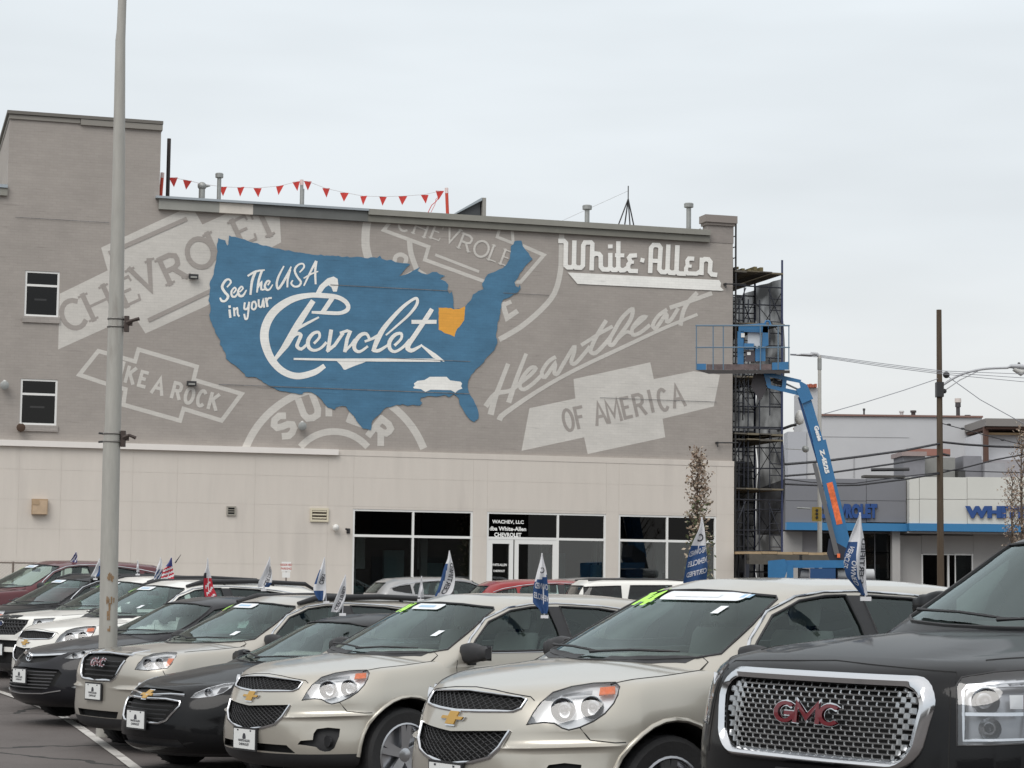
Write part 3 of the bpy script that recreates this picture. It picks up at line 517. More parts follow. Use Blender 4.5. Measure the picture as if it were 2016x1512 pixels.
ss = [L_([(118, 187), (165, 187), (187, 210), (182, 448), (205, 470), (250, 470), (272, 448), (277, 195)], b), L_([(275, 445), (292, 472), (345, 474), (368, 450), (372, 235), (390, 203), (455, 203), (470, 220), (462, 488)], b),
      L_([(475, 340), (500, 322), (540, 326), (560, 350), (560, 462), (585, 492), (640, 494), (662, 470), (662, 330)], b), L_([(662, 240), (662, 252)], 50), L_([(665, 475), (690, 498), (725, 498), (748, 470), (748, 205)], b), L_([(725, 340), (800, 342)], 42),
      L_([(750, 475), (775, 502), (812, 500), (840, 478)], b), L_([(935, 342), (880, 345), (862, 368), (880, 410), (855, 440), (855, 485), (875, 508), (945, 510)], 46), L_([(880, 412), (905, 414)], 36), L_([(998, 392), (1014, 396)], 46),
      L_([(1090, 518), (1100, 262), (1125, 230), (1180, 232), (1202, 262), (1188, 490), (1212, 520), (1250, 522), (1275, 498), (1285, 240)], b), L_([(1115, 400), (1190, 402)], 44), L_([(1278, 500), (1300, 526), (1345, 530), (1372, 505), (1382, 248)], 50),
      L_([(1375, 512), (1395, 536), (1460, 538)], b), L_([(1550, 377), (1505, 375), (1487, 400), (1492, 450), (1475, 480), (1475, 515), (1495, 535), (1590, 538), (1630, 510)], 44), L_([(1495, 455), (1525, 457)], 34),
      L_([(1640, 538), (1645, 380)], b), L_([(1655, 400), (1675, 382), (1715, 386), (1737, 412), (1730, 518), (1752, 545), (1795, 550)], b)]
strokes('mural_lettering', 'Z3', ss, WP, .09)
fill('mural_lettering', 'Z3', [(205, 525), (1830, 607), (1850, 640), (1845, 680), (1880, 715), (1855, 722), (310, 648), (280, 612)], WP, .085)
# open mortar joints that run across the wall, as thin dark grey strips
for a, b_, th in [((430, 757), (925, 775), .02), ((650, 561), (890, 571), .018), ((990, 577), (1080, 583), .015), ((1180, 783), (1410, 791), .016), ((30, 428), (215, 437), .015), ((760, 705), (925, 720), .015)]:
    p, q = wc(*a), wc(*b_); MB().box(p.x, q.x, -.0365, -.0355, p.z - th / 2, p.z + th / 2).build('open_joint', brick_mat('joint_shadow', (.20, .20, .205)), bld)
# ---------------------------------------------------------------- things on the wall and the roof of the building
def bpt(px, py, off=0): # world point on the building wall
    q = wc(px, py, off); return P0 + A_ * q.x + N_ * off + Vector((0, 0, q.z))
def ontowall(name, px, py, label, cat, group=None):
    o = empty(name, bpt(px, py), PHI, label, cat, group); return o   # local -y points out of the wall
BLK = mat('black_metal', (.025, .025, .027), .55); GALV = mat('galvanised', (.33, .34, .33), .5, metal=.4, noise=.15, nscale=6)
def box_light(px, py, lb):
    o = ontowall('wall_light', px, py, lb, 'wall light', 'small dark box lights on the mural wall')
    MB().box(-.13, .13, -.16, -.05, -.06, .07).build('housing', BLK, o); MB().box(-.09, .09, -.175, -.162, -.04, .01).build('lens', mat('dull_lens', (.3, .3, .28), .3), o); MB().box(-.04, .04, -.05, 0, -.03, .03).build('bracket', BLK, o)
box_light(380, 546, 'small dark box light below the R of the tilted lettering'); box_light(376, 756, 'small dark box light above the O of the rock lettering')
def spot(px, py, lb, m):
    o = ontowall('wall_lamp', px, py, lb, 'wall lamp'); MB().tube([(0, 0, .05), (0, -.2, .1)], .025).build('arm', m, o)
    MB().lathe([(.03, -.02), (.1, -.12), (.12, -.26), (.1, -.27)], (0, 0, 0), 'y', 12).build('lamp_head', m, o, 40); MB().ball((0, -.22, .1), .05).build('lens', mat('lamp_glass', (.6, .6, .58), .2), o)
spot(592, 840, 'grey flood lamp between the letters S and U of the mural', GALV); spot(8, 760, 'grey flood lamp at the left edge of the wall', GALV); spot(40, 843, 'small brown flood lamp under the lower upstairs window', mat('rusty', (.07, .04, .025), .8))
o = ontowall('box_hood', 77, 998, 'tan square vent hood low on the cream wall', 'vent'); TAN = mat('tan_metal', (.42, .30, .19), .6, noise=.12, nscale=4)
MB().prism([(-.21, .21), (.21, .21), (.21, -.21), (-.21, -.21)], -.26, -.1).build('hood', TAN, o); MB().box(-.19, .19, -.27, -.261, -.2, .17).build('cover', mat('tan_pale', (.50, .37, .25), .6, noise=.15, nscale=5), o); MB().box(-.2, -.02, -.28, -.271, .05, .17).build('flap', TAN, o)
o = ontowall('wall_vent', 454, 1006, 'small dark square vent on the cream wall', 'vent'); fm = mat('vent_frame', (.32, .30, .26), .6)
MB().box(-.13, .13, -.14, -.1, .09, .13).box(-.13, .13, -.14, -.1, -.13, -.09).box(-.13, -.09, -.14, -.1, -.09, .09).box(.09, .13, -.14, -.1, -.09, .09).build('frame', fm, o); MB().box(-.09, .09, -.105, -.1, -.09, .09).build('backing', DARK, o)
for k in (-.04, .02): MB().box(-.09, .09, -.13, -.11, k, k + .02).build('slat', fm, o)
o = ontowall('louvre_vent', 627, 1014, 'cream louvred vent left of the shop windows', 'vent'); LM = mat('cream_metal', (.66, .60, .46), .6)
MB().box(-.26, .26, -.15, -.1, .13, .19).box(-.26, .26, -.15, -.1, -.19, -.13).box(-.26, -.21, -.15, -.1, -.13, .13).box(.21, .26, -.15, -.1, -.13, .13).build('frame', LM, o); MB().box(-.21, .21, -.105, -.1, -.13, .13).build('backing', mat('brown_dark', (.06, .045, .03), .8), o)
for k in range(3): MB().box(-.2, .2, -.14, -.11, -.1 + k * .09, -.06 + k * .09).build('slat', LM, o)
o = ontowall('globe_lamp', 658, 1039, 'round white globe lamp beside the louvred vent', 'wall lamp'); MB().ball((0, -.22, 0), .1, 10).build('globe', mat('milk_glass', (.7, .69, .66), .25), o, 180); MB().lathe([(.06, -.14), (.06, -.1)], (0, 0, 0), 'y').build('base', GALV, o)
o = ontowall('wall_bracket', 684, 1046, 'small dark bracket at the left edge of the first shop window', 'bracket'); MB().tube([(0, -.1, 0), (-.05, -.3, .02), (-.12, -.35, .06)], .03).build('arm', BLK, o); MB().box(-.05, .05, -.12, -.1, -.06, .08).build('plate', BLK, o)
for px, py in ((1410, 872), (1426, 560)):
    o = ontowall('wall_pipe', px, py, 'thin dark pipe stub at the corner ' + ('below the emblem' if py > 700 else 'beside the white underline'), 'pipe')
    MB().tube([(0, -.12, -.12), (0, -.12, 0), (.65, -.12, .02)], .022).build('pipe', BLK, o); MB().box(-.03, .03, -.12, 0, -.03, .03).build('clamp', BLK, o)
# roof things: stand on the roof behind the parapet
def roofpt(px, py, back):
    d = ray(px, py); t = ((P0 - N_ * back - ORG).dot(N_)) / d.dot(N_); return ORG + d * t
def vent_pipe(px, ytop, r, lb, cap=True, back=1.2, m=GALV, name='roof_vent'):
    p = roofpt(px, ytop, back); b = Vector((p.x, p.y, 11.8)); o = empty(name, b, PHI, lb, 'roof vent', 'vent pipes on the flat roof'); h = p.z - 11.8
    MB().lathe([(r, 0), (r, h - (.1 if cap else 0))], n=12).build('pipe', m, o, 40)
    if cap: MB().lathe([(r, h - .15), (r * 1.9, h - .13), (r * 1.95, h - .02), (r * 1.6, h), (.001, h)], n=14).build('cap', m, o, 40)
    return o
o = vent_pipe(333, 273, .055, 'tall thin black stack at the left end of the roof', False, m=mat('black_pipe', (.03, .022, .02), .6)); MB().lathe([(.075, .3), (.08, .34), (.08, .42), (.07, .46)], n=10).build('collar', mat('black_pipe', (.03, .022, .02), .6), o, 40)
vent_pipe(432, 341, .06, 'capped grey vent pipe on the left part of the roof'); vent_pipe(595, 372, .065, 'short grey pipe behind the double pennant', False)
vent_pipe(1156, 404, .075, 'capped metal vent pipe left of the tripod'); vent_pipe(1356, 400, .075, 'capped metal vent pipe right of the tripod')
p = roofpt(398, 357, 1.2); o = empty('turbine_vent', (p.x, p.y, 11.8), PHI, 'round turbine vent with a spout on the roof', 'roof vent'); h = p.z - 11.8
MB().lathe([(.09, 0), (.09, h - .24)], n=12).build('neck', GALV, o, 40); MB().ball((0, 0, h - .14), .13, 8, .95).build('head', GALV, o, 60); MB().tube([(.08, 0, h - .13), (.24, 0, h - .12)], [.06, .01], 8).build('spout', GALV, o)
# tripod mast
ap = roofpt(1237, 366, 1.6); o = empty('roof_tripod', (ap.x, ap.y, 11.8), PHI, 'dark tripod mast standing on the roof', 'mast')
for dx, dy in ((-.62, -.1), (-.14, .2), (.36, 0), (0.05, -.2)):
    MB().tube([(dx, dy, 0), (0, 0, ap.z - 12.2)], .022, 5).build('leg', BLK, o)
MB().tube([(0, 0, ap.z - 12.3), (0, 0, ap.z - 11.8)], .018, 5).build('mast', BLK, o)
q = roofpt(1100, 440, 1.6); MB().tube([(0, 0, ap.z - 11.95), Vector((-2.1, .2, q.z - 11.7))], .005, 4).build('guy_wire', mat('pale_wire', (.4, .4, .4), .5), o)
# roof hatch and lumber
p = roofpt(905, 418, 1.0); o = empty('roof_hatch', (p.x, p.y, 11.8), PHI, 'open roof hatch with a raised slanted lid', 'roof hatch'); zt = roofpt(957, 392, 1.0).z - 11.8
mb = MB(); mb.prism([(0, 0), (.0, p.z - 11.8), (.62, zt - .04), (.66, 0)], .0, .9); mb.build('hatch_box', mat('hatch_dark', (.06, .065, .07), .6), o)
MB().prism([(-.1, p.z - 11.85), (-.1, p.z - 11.8), (.64, zt + .02), (.66, zt - .06)], -.12, 1.0).build('lid', FL, o); MB().box(.67, .78, -.1, .95, 0, zt + .02).build('jamb', STONE, o)
p = roofpt(1325, 440, 1.3); o = empty('lumber_pile', (p.x, p.y, 11.8), PHI, 'small pile of brown boards on the roof by the corner pier', 'lumber')
for i, (w, z, c) in enumerate([(.6, .46, (.25, .12, .05)), (.5, .5, (.4, .3, .2)), (1.0, .38, (.2, .18, .14))]): MB().box(-w / 2 + .1 * i, w / 2, .1 * i, .1 * i + .2, z, z + .05).build('board', mat('board_%d' % i, c, .8), o)
MB().box(-.3, .3, .1, .4, 0, .38).build('crate', mat('crate_dark', (.09, .08, .07), .8), o)
p = roofpt(1372, 440, 1.0); o = empty('roof_saddle', (p.x, p.y, 11.8), PHI, 'dark sloping roof saddle against the corner pier', 'roof detail'); MB().prism([(-.5, 0), (-.5, .2), (.2, .72), (.25, 0)], .2, .8).build('slope', mat('saddle', (.16, .155, .14), .8), o)
# pennant string between red stanchions
RED = mat('pennant_red', (.62, .05, .04), .6); RPO = mat('red_post', (.55, .06, .03), .6)
o = empty('pennant_string', roofpt(600, 420, 2.2), 0, 'string of small red pennants above the parapet', 'pennant string')
ob = o.location
pens = [(341, 350), (369, 355), (398, 362), (439, 368), (474, 369), (507, 370), (551, 366), (583, 358), (606, 357), (642, 371), (678, 379), (716, 386), (754, 387), (793, 386), (836, 383), (866, 376)]
pts = [roofpt(x, y, 2.2) - ob for x, y in pens]
MB().tube(pts, .006, 4).build('cord', mat('cord', (.55, .5, .5), .7), o)
rr = random.Random(5)
for i, q in enumerate(pts):
    s = .125 + rr.uniform(-.01, .015); a = rr.uniform(-.5, .5); ca, sa = math.cos(a), math.sin(a); tw = rr.uniform(-.04, .04)
    v = [(q.x - s * ca, q.y - s * sa, q.z), (q.x + s * ca, q.y + s * sa, q.z + rr.uniform(-.02, .02)), (q.x + tw, q.y + .03, q.z - .27)]
    v2 = [(a1, b1 + .006, c1) for a1, b1, c1 in v]
    mobj('pennant', v + v2, [(0, 1, 2), (5, 4, 3), (0, 3, 4, 1), (1, 4, 5, 2), (2, 5, 3, 0)], RED, o)
for (xb, yb, xt, yt, lb) in [(313, 400, 320, 340, 'red post at the left end of the pennant string'), (595, 410, 594, 354, 'red topped post in the middle of the pennant string'), (884, 430, 879, 370, 'red post at the right end of the pennant string')]:
    a = roofpt(xb, yb, 2.2); b = roofpt(xt, yt, 2.2); a.z = 11.8; o = empty('warning_post', a, 0, lb, 'post', 'red posts holding the pennant string'); d = b - a
    MB().tube([(0, 0, 0), d * .9], .05, 8).build('post', RPO if xb != 595 else GALV, o); MB().tube([d * .9, d], .055, 8).build('cap', mat('pale_cap', (.75, .6, .58), .6), o)
o = empty('fallen_pennants', roofpt(850, 405, 2.0), 0, 'loose red cord hanging by the right pennant post', 'cord')
MB().tube([(-.15, 0, -.3), (.0, 0, .02), (.12, 0, .12), (.3, 0, .38)], .012, 5).tube([(-.02, 0, -.2), (.1, 0, .05), (.12, 0, .2), (.28, 0, .33)], .008, 5).build('cord', RED, o)
# ---------------------------------------------------------------- scaffold along the right end of the building
def bl(u, v, z): return P0 + A_ * u - N_ * v + Vector((0, 0, z))
sc = empty('scaffold_tower', bl(7.2, .2, .3), PHI, 'tall dark scaffold tower wrapped in grey netting at the building corner', 'scaffold')
SCM = mat('scaffold_steel', (.035, .038, .05), .5, metal=.3); NAVY = mat('scaffold_blue', (.02, .03, .09), .5)
us_ = [-.68, -.3, .92]; vs_ = [0, 2.1, 4.2, 6.3]; HT = wz(1545, 520) - .3 + .1
u0s, u1s = -.66, wc(1545, 800).x - 7.2
for v in vs_:
    for u, m in ((u0s, SCM), (u1s, NAVY)):
        MB().tube([(u, v, 0), (u, v, HT - (.1 if v else -.05))], .032, 6).build('standard', m, sc)
    z = 0; PT = (HT - .4) / int((HT - .4) / 1.95)
    while z < HT - 1.0:
        mb = MB()
        mb.tube([(u0s, v, z + 1.75), (u1s, v, z + 1.75)], .022, 5); mb.tube([(u0s, v, z + .6), (u0s + .45, v, z + 1.7)], .018, 5); mb.tube([(u1s, v, z + .6), (u1s - .45, v, z + 1.7)], .018, 5)
        mb.tube([(u0s + .4, v, z), (u0s + .4, v, z + 1.75)], .018, 5); mb.tube([(u1s - .4, v, z), (u1s - .4, v, z + 1.75)], .018, 5)
        for q in (.35, .7, 1.05, 1.4): mb.tube([(u0s, v, z + q), (u0s + .4, v, z + q)], .014, 4); mb.tube([(u1s - .4, v, z + q), (u1s, v, z + q)], .014, 4)
        mb.build('frame', SCM, sc); z += PT
z = 0
while z < HT - 1.0:
    for i in range(3):
        for u in (u0s + .02, u1s - .02):
            MB().tube([(u, vs_[i], z + .3), (u, vs_[i + 1], z + 1.6)], .014, 4).tube([(u, vs_[i], z + 1.6), (u, vs_[i + 1], z + .3)], .014, 4).build('cross_brace', SCM, sc)
    z += PT
for v in (0.0, 2.1, 4.2):
    mb = MB()
    for u in (u0s + .25, u0s + .55, (u0s + u1s) / 2 + .1): mb.tube([(u, v + .04, 0), (u, v + .04, HT - 1.2)], .022, 5)
    zz_ = .5
    while zz_ < HT - 1.2: mb.tube([(u0s, v + .05, zz_), (u1s, v + .05, zz_ + .03)], .02, 4); zz_ += .62
    o_ = mb.build('inner_lattice', SCM, sc); o_['kind'] = 'stuff'
PLK = mat('planks', (.17, .145, .10), .8, noise=.2, nscale=5); PLD = mat('planks_dark', (.10, .09, .075), .8, noise=.2, nscale=5)
for zl in (HT - .42, wz(1500, 745) - .3, wz(1500, 857) - .3, wz(1500, 868) - .3, wz(1500, 965) - .3, wz(1500, 640) - .3):
    for k in range(4):
        w = (u1s - u0s) / 4; MB().box(u0s + k * w + .02, u0s + (k + 1) * w - .01, -.15 + rr.uniform(-.1, .05), 4.3 + rr.uniform(-.1, .2), zl + rr.uniform(0, .03), zl + .06).build('plank', PLK if k % 2 else PLD, sc)
for i in range(5): MB().box(-.5 + i * .2, -.4 + i * .2, .1, 2.2, HT - .36 + rr.uniform(0, .08), HT - .3 + rr.uniform(.0, .14)).build('loose_board', mat('board_ochre', (.15, .125, .06), .8), sc)
NET = mat('grey_netting', (.06, .062, .066), .9, noise=.3, nscale=2.5); NN = NET.node_tree.nodes; NK = NET.node_tree.links.new
tr = NN.new('ShaderNodeBsdfTransparent'); ms = NN.new('ShaderNodeMixShader'); tcx = NN.new('ShaderNodeTexCoord'); nx_ = NN.new('ShaderNodeTexNoise'); nx_.inputs['Scale'].default_value = 1.2
mrx = NN.new('ShaderNodeMapRange'); mrx.inputs['From Min'].default_value = .4; mrx.inputs['From Max'].default_value = .7; mrx.inputs['To Min'].default_value = .05; mrx.inputs['To Max'].default_value = .28
NK(tcx.outputs['Object'], nx_.inputs['Vector']); NK(nx_.outputs[0], mrx.inputs[0]); NK(mrx.outputs[0], ms.inputs[0]); NK(NN['Principled BSDF'].outputs[0], ms.inputs[1]); NK(tr.outputs[0], ms.inputs[2]); NK(ms.outputs[0], NN['Material Output'].inputs[0])
def drape(u, v0, v1, z0, z1, along='v'):
    nx, nz = 14, 40; vs = []
    for j in range(nz + 1):
        for i in range(nx + 1):
            a = v0 + (v1 - v0) * i / nx; b = z0 + (z1 - z0) * j / nz; w = .07 * math.sin(b * 3.1 + a * 2) * math.sin(a * 4.3) + .05 * math.sin(b * 1.7)
            vs.append((u + w, a, b) if along == 'v' else (a, u + w, b))
    return mobj('netting', vs, [(j * (nx + 1) + i, j * (nx + 1) + i + 1, (j + 1) * (nx + 1) + i + 1, (j + 1) * (nx + 1) + i) for j in range(nz) for i in range(nx)], NET, sc, smooth=180)
drape(u1s + .05, 0, 2.1, 0, HT - .5); drape(u1s + .05, 2.15, 4.3, 0, HT - .6); drape(u1s + .05, 4.35, 6.4, 0, HT - .6); drape(6.5, u0s, u1s, 0, wz(1500, 640) - .3, 'u'); drape(4.3, u0s, u1s, 0, wz(1500, 780) - .3, 'u'); drape(2.2, u0s + .1, u1s, 1.2, wz(1500, 900) - .3, 'u')
lad = empty('access_ladder', bl(6.60, .05, .3), PHI, 'narrow black ladder frame rising above the building corner', 'ladder'); zt = wz(1448, 440) - .3
for v in (0, .45): MB().tube([(.0 + v * .0, v, 0), (.0 + v * .0, v, zt)], .03, 5).build('rail', BLK, lad)
for i in range(int(zt / .33)): MB().tube([(.0, 0, .3 + i * .33), (.0, .45, .3 + i * .33)], .018, 4).build('rung', BLK, lad)
shd = empty('sidewalk_shed', bl(8.1, -.6, .3), PHI, 'low timber sidewalk shed roof beside the scaffold foot', 'canopy'); zs_ = wz(1520, 1092) - .3
for k in range(7): MB().box(-1.55 + k * .5, -1.06 + k * .5, -.3, 2.4, zs_ + .01 * (k % 2), zs_ + .07 + .01 * (k % 2)).build('roof_board', mat('board_tan', (.42, .31, .19), .8, noise=.15, nscale=4), shd)
for x in (-1.5, .2, 1.9):
    for y in (-.25, 2.3): MB().box(x - .05, x + .05, y - .05, y + .05, 0, zs_).build('post', SCM, shd)
MB().box(-1.55, 1.95, -.3, -.25, zs_ - .3, zs_ - .005).build('beam', PLD, shd)
# ---------------------------------------------------------------- boom lift
YL = 56.0
def A(px, py, Y=YL): return at(px, py, Y)
lo = A(1585, 1150); lo.z = G(lo.x, lo.y); lift = empty('boom_lift', lo, 0, 'blue articulating boom lift with its work basket raised beside the corner', 'boom lift')
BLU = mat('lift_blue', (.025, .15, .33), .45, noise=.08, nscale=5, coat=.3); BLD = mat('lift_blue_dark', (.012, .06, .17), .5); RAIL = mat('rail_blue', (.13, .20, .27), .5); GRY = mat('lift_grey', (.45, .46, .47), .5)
R_ = lambda px, py, dy=0: A(px, py, YL + dy) - lo
def beam(name, pl, dy0, dy1, m, par=lift):
    a = [R_(x, y, dy0) for x, y in pl]; b = [R_(x, y, dy1) for x, y in pl]; n = len(pl)
    return mobj(name, a + b, [tuple(range(n)), tuple(range(2 * n - 1, n - 1, -1))] + [(i, n + i, n + (i + 1) % n, (i + 1) % n) for i in range(n)], m, par)
# basket
bk = beam('platform', [(1369, 728), (1555, 729), (1555, 735), (1395, 736)], -.45, .45, mat('platform_dark', (.05, .045, .045), .7))
def rails(dy):
    for y0, w in ((641, .022), (684, .018)): MB().tube([R_(1370, y0, dy), R_(1554, y0, dy)], w, 5).build('rail', RAIL, lift)
    for x in (1371, 1404, 1424, 1497, 1532, 1553): MB().tube([R_(x, 641, dy), R_(x, 728, dy)], .016, 5).build('baluster', RAIL, lift)
    beam('toe_board', [(1370, 716), (1390, 716), (1390, 728), (1370, 728)], dy, dy + .02, BLU); beam('toe_board', [(1520, 714), (1554, 712), (1554, 728), (1520, 728)], dy, dy + .02, BLU); beam('toe_board', [(1391, 717), (1519, 717), (1519, 728), (1391, 728)], dy, dy + .02, mat('worn_board', (.13, .10, .10), .8, noise=.5, nscale=6))
rails(-.45); rails(.45)
for x in (1370, 1554):
    for y in (641, 684): MB().tube([R_(x, y, -.45), R_(x, y, .45)], .018, 5).build('rail', RAIL, lift)
beam('control_post', [(1452, 652), (1464, 652), (1464, 726), (1452, 726)], -.3, -.05, BLU); beam('control_hood', [(1454, 640), (1505, 636), (1513, 642), (1512, 655), (1454, 653)], -.3, .1, BLU)
beam('control_post', [(1502, 640), (1512, 640), (1513, 680), (1500, 684)], -.3, -.05, BLU); beam('notice_sheet', [(1472, 654), (1499, 654), (1499, 681), (1472, 681)], -.2, -.18, mat('sheet', (.6, .62, .64), .6))
beam('notice_sheet', [(1459, 656), (1466, 656), (1466, 664), (1459, 664)], -.33, -.31, WHT); beam('control_box', [(1465, 676), (1484, 676), (1484, 688), (1465, 688)], -.42, -.2, BLU); beam('battery_box', [(1468, 690), (1486, 690), (1486, 712), (1468, 712)], -.36, -.1, mat('box_brown', (.07, .06, .07), .6)); beam('tool_box', [(1487, 686), (1507, 686), (1507, 711), (1487, 711)], -.38, -.1, BLU)
beam('label', [(1471, 693), (1478, 693), (1478, 699), (1471, 699)], -.375, -.362, WHT); beam('battery_box', [(1478, 712), (1500, 712), (1500, 724), (1478, 724)], -.3, 0, mat('box_grey', (.3, .29, .28), .7))
MB().tube([R_(1505, 640), R_(1508, 632), R_(1514, 632), R_(1517, 640)], .03, 6).build('hose_loop', BLU, lift)
# rotator and jib
beam('rotator', [(1484, 736), (1508, 736), (1508, 770), (1496, 790), (1478, 760)], -.12, .12, mat('rotator_dark', (.05, .045, .05), .6))
for k, (dx, dz) in enumerate(((0, 0), (6, 4), (-6, -3))): MB().tube([R_(1470 + dx, 738), R_(1462 + dx, 752 + dz), R_(1470 + dx, 772 + dz), R_(1490 + dx, 765 + dz)], .012, 5).build('hose', BLK, lift)
jib = [(1502, 733), (1522, 735), (1578, 748), (1588, 758), (1590, 778), (1574, 779), (1512, 764)]
for dy in (-.16, .1):
    # side plate of the jib with two openings: built as a rim of bars
    beam('jib_plate', [(1502, 733), (1522, 735), (1578, 748), (1574, 754), (1518, 743), (1506, 741)], dy, dy + .06, BLU); beam('jib_plate', [(1512, 764), (1508, 756), (1574, 770), (1588, 770), (1590, 779), (1574, 779)], dy, dy + .06, BLU)
    beam('jib_plate', [(1502, 733), (1514, 735), (1520, 764), (1512, 764)], dy + .001, dy + .059, BLU); beam('jib_plate', [(1572, 748), (1588, 757), (1590, 778), (1580, 778)], dy + .001, dy + .059, BLU); beam('jib_plate', [(1541, 746), (1549, 748), (1547, 766), (1539, 764)], dy + .002, dy + .058, BLU)
MB().tube([R_(1522, 750), R_(1548, 758)], .05, 8).build('cylinder', mat('cyl_dark', (.04, .035, .03), .4), lift); MB().tube([R_(1548, 756), R_(1574, 768)], .025, 8).build('cylinder', GALV, lift)
# main boom: two telescoping boxes
def boxbeam(name, a, b, wa, wb, m, dy0=-.13, dy1=.13):
    dx, dy = b[0] - a[0], b[1] - a[1]; l = math.hypot(dx, dy); nx, ny = -dy / l, dx / l
    return beam(name, [(a[0] + nx * wa / 2, a[1] + ny * wa / 2), (b[0] + nx * wb / 2, b[1] + ny * wb / 2), (b[0] - nx * wb / 2, b[1] - ny * wb / 2), (a[0] - nx * wa / 2, a[1] - ny * wa / 2)], dy0, dy1, m)
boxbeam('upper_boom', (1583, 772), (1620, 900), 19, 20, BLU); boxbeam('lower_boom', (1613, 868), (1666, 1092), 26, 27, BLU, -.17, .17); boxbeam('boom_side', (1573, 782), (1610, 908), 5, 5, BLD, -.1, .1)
boxbeam('lift_cylinder', (1603, 912), (1648, 1092), 8, 10, mat('cyl_grey', (.16, .16, .165), .4, metal=.5), -.3, -.18); boxbeam('pivot_block', (1578, 762), (1590, 790), 24, 24, BLU, -.19, .19)
boxbeam('boom_marking', (1633, 950), (1653, 1032), 12, 12, mat('boom_orange', (.75, .16, .05), .6, noise=.5, nscale=9), -.178, -.172)
def boomtext(t, a, b, h, m):
    vs, fs = text_mesh(t, 1, .06); w = max(v[0] for v in vs) * 2; dx, dy = b[0] - a[0], b[1] - a[1]; l = math.hypot(dx, dy); ux, uy = dx / l, dy / l
    c = ((a[0] + b[0]) / 2, (a[1] + b[1]) / 2); mobj('boom_lettering', [R_(c[0] + ux * x / w * l + uy * y * h, c[1] + uy * x / w * l - ux * y * h, -.185) for x, y in vs], fs, m, lift)
boomtext('Genie', (1606, 838), (1615, 868), 9, WHT); boomtext('Z-45/25', (1618, 886), (1629, 932), 9, WHT)
beam('knuckle', [(1632, 1060), (1668, 1080), (1680, 1118), (1640, 1118), (1628, 1090)], -.25, .25, mat('knuckle', (.02, .025, .04), .5))
beam('turret_arm', [(1540, 1103), (1664, 1103), (1664, 1118), (1540, 1118)], -.3, .3, BLU); beam('turret', [(1512, 1104), (1545, 1101), (1552, 1118), (1540, 1150), (1512, 1150)], -.4, .4, BLU); beam('turret_leg', [(1550, 1112), (1562, 1112), (1562, 1150), (1548, 1150)], -.42, -.3, BLU)
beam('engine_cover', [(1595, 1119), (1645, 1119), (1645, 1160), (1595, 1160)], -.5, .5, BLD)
for a, b in (((1575, 1130), (1592, 1131)), ((1648, 1130), (1720, 1131))): MB().tube([R_(*a), R_(*b)], .14, 12).build('tank', GRY, lift, 40)
beam('chassis', [(1520, 1162), (1710, 1164), (1710, 1190), (1520, 1188)], -.8, .8, mat('chassis', (.08, .08, .085), .6))
for x in (-.9, 1.25):
    for dy in (-1.0, .75): MB().lathe([(.2, 0), (.42, .02), (.44, .12), (.42, .25), (.2, .26)], (x, dy, .44), 'y', 18).build('wheel', mat('tyre', (.03, .03, .03), .85), lift, 40)
beam('beacon', [(1648, 1090), (1654, 1090), (1654, 1098), (1648, 1098)], -.35, -.3, mat('boom_orange', (.75, .16, .05), .6))
# ---------------------------------------------------------------- dealership across the street
YD = 95.0
def DX(px, Y=YD): return at(px, 1000, Y).x
def DZ(py, px=1780, Y=YD): return at(px, py, Y).z
d = empty('dealership_showroom', (DX(1780), YD, .3), 0, 'low dealership showroom with a blue band, half grey half white', 'building')
def dbox(name, px0, px1, py0, py1, dy0, dy1, m, Y=YD, par=d):
    x0, x1 = at(px0, (py0 + py1) / 2, Y).x - DX(1780), at(px1, (py0 + py1) / 2, Y).x - DX(1780); c = (px0 + px1) / 2
    z1, z0 = at(c, py0, Y).z - .3, at(c, py1, Y).z - .3
    return MB().box(x0, x1, Y - YD + dy0, Y - YD + dy1, z0, z1).build(name, m, par)
DGY = mat('panel_grey', (.19, .195, .215), .6, noise=.05, nscale=.6); DWH = mat('panel_white', (.62, .62, .58), .55, noise=.04, nscale=.5); DBL = mat('band_blue', (.035, .19, .40), .5); DST = mat('stucco_grey', (.40, .39, .38), .8, noise=.05, nscale=1)
for i, (a, b) in enumerate([(1551, 1625), (1625, 1710), (1710, 1789)]):
    for c, e in ((941, 985), (985, 1028)): dbox('wall_panel', a + .4, b - .4, c + .4, e - .4, .6, .9, DGY)
for a, b in [(1790, 1810), (1810, 1904), (1904, 1998), (1998, 2092), (2092, 2186), (2186, 2280)]:
    for c, e in ((939, 983), (983, 1032)): dbox('wall_panel', a + .4, b - .4, c + .4, e - .4, 0, .9, DWH)
dbox('band', 1551, 1789, 1029, 1044, .45, .9, DBL); dbox('band', 1789.2, 2280, 1033, 1048, -.1, .9, DBL)
dbox('wall', 1551, 2280, 941, 1300, 1.0, 1.3, mat('joint_dark', (.08, .08, .085), .8)) if False else None
dbox('backing', 1552, 1788, 942, 1043, .92, 12, mat('joint_grey', (.10, .10, .11), .8)); dbox('backing', 1790, 2279, 941, 1046, .92, 12, mat('joint_pale', (.35, .35, .33), .8))
dbox('soffit', 1790, 2280, 1048.5, 1052, .2, 8, DST)
dbox('wall', 1780, 1828, 1053, 1230, 1.6, 1.9, DST); dbox('wall', 1932, 2280, 1053, 1230, 1.6, 1.9, DST); dbox('wall', 1828.1, 1931.9, 1053, 1089, 1.6, 1.9, DST); dbox('column', 1764, 1779.8, 1045, 1230, .9, 1.4, DST); dbox('wall', 1551, 1588, 1045, 1230, 1.4, 1.7, DST)
dbox('wall', 1588.2, 1625, 1045, 1230, 1.6, 1.9, mat('stucco_shade', (.30, .29, .30), .8)); dbox('interior', 1600, 1930, 1046, 1240, 5.5, 5.6, DARK)
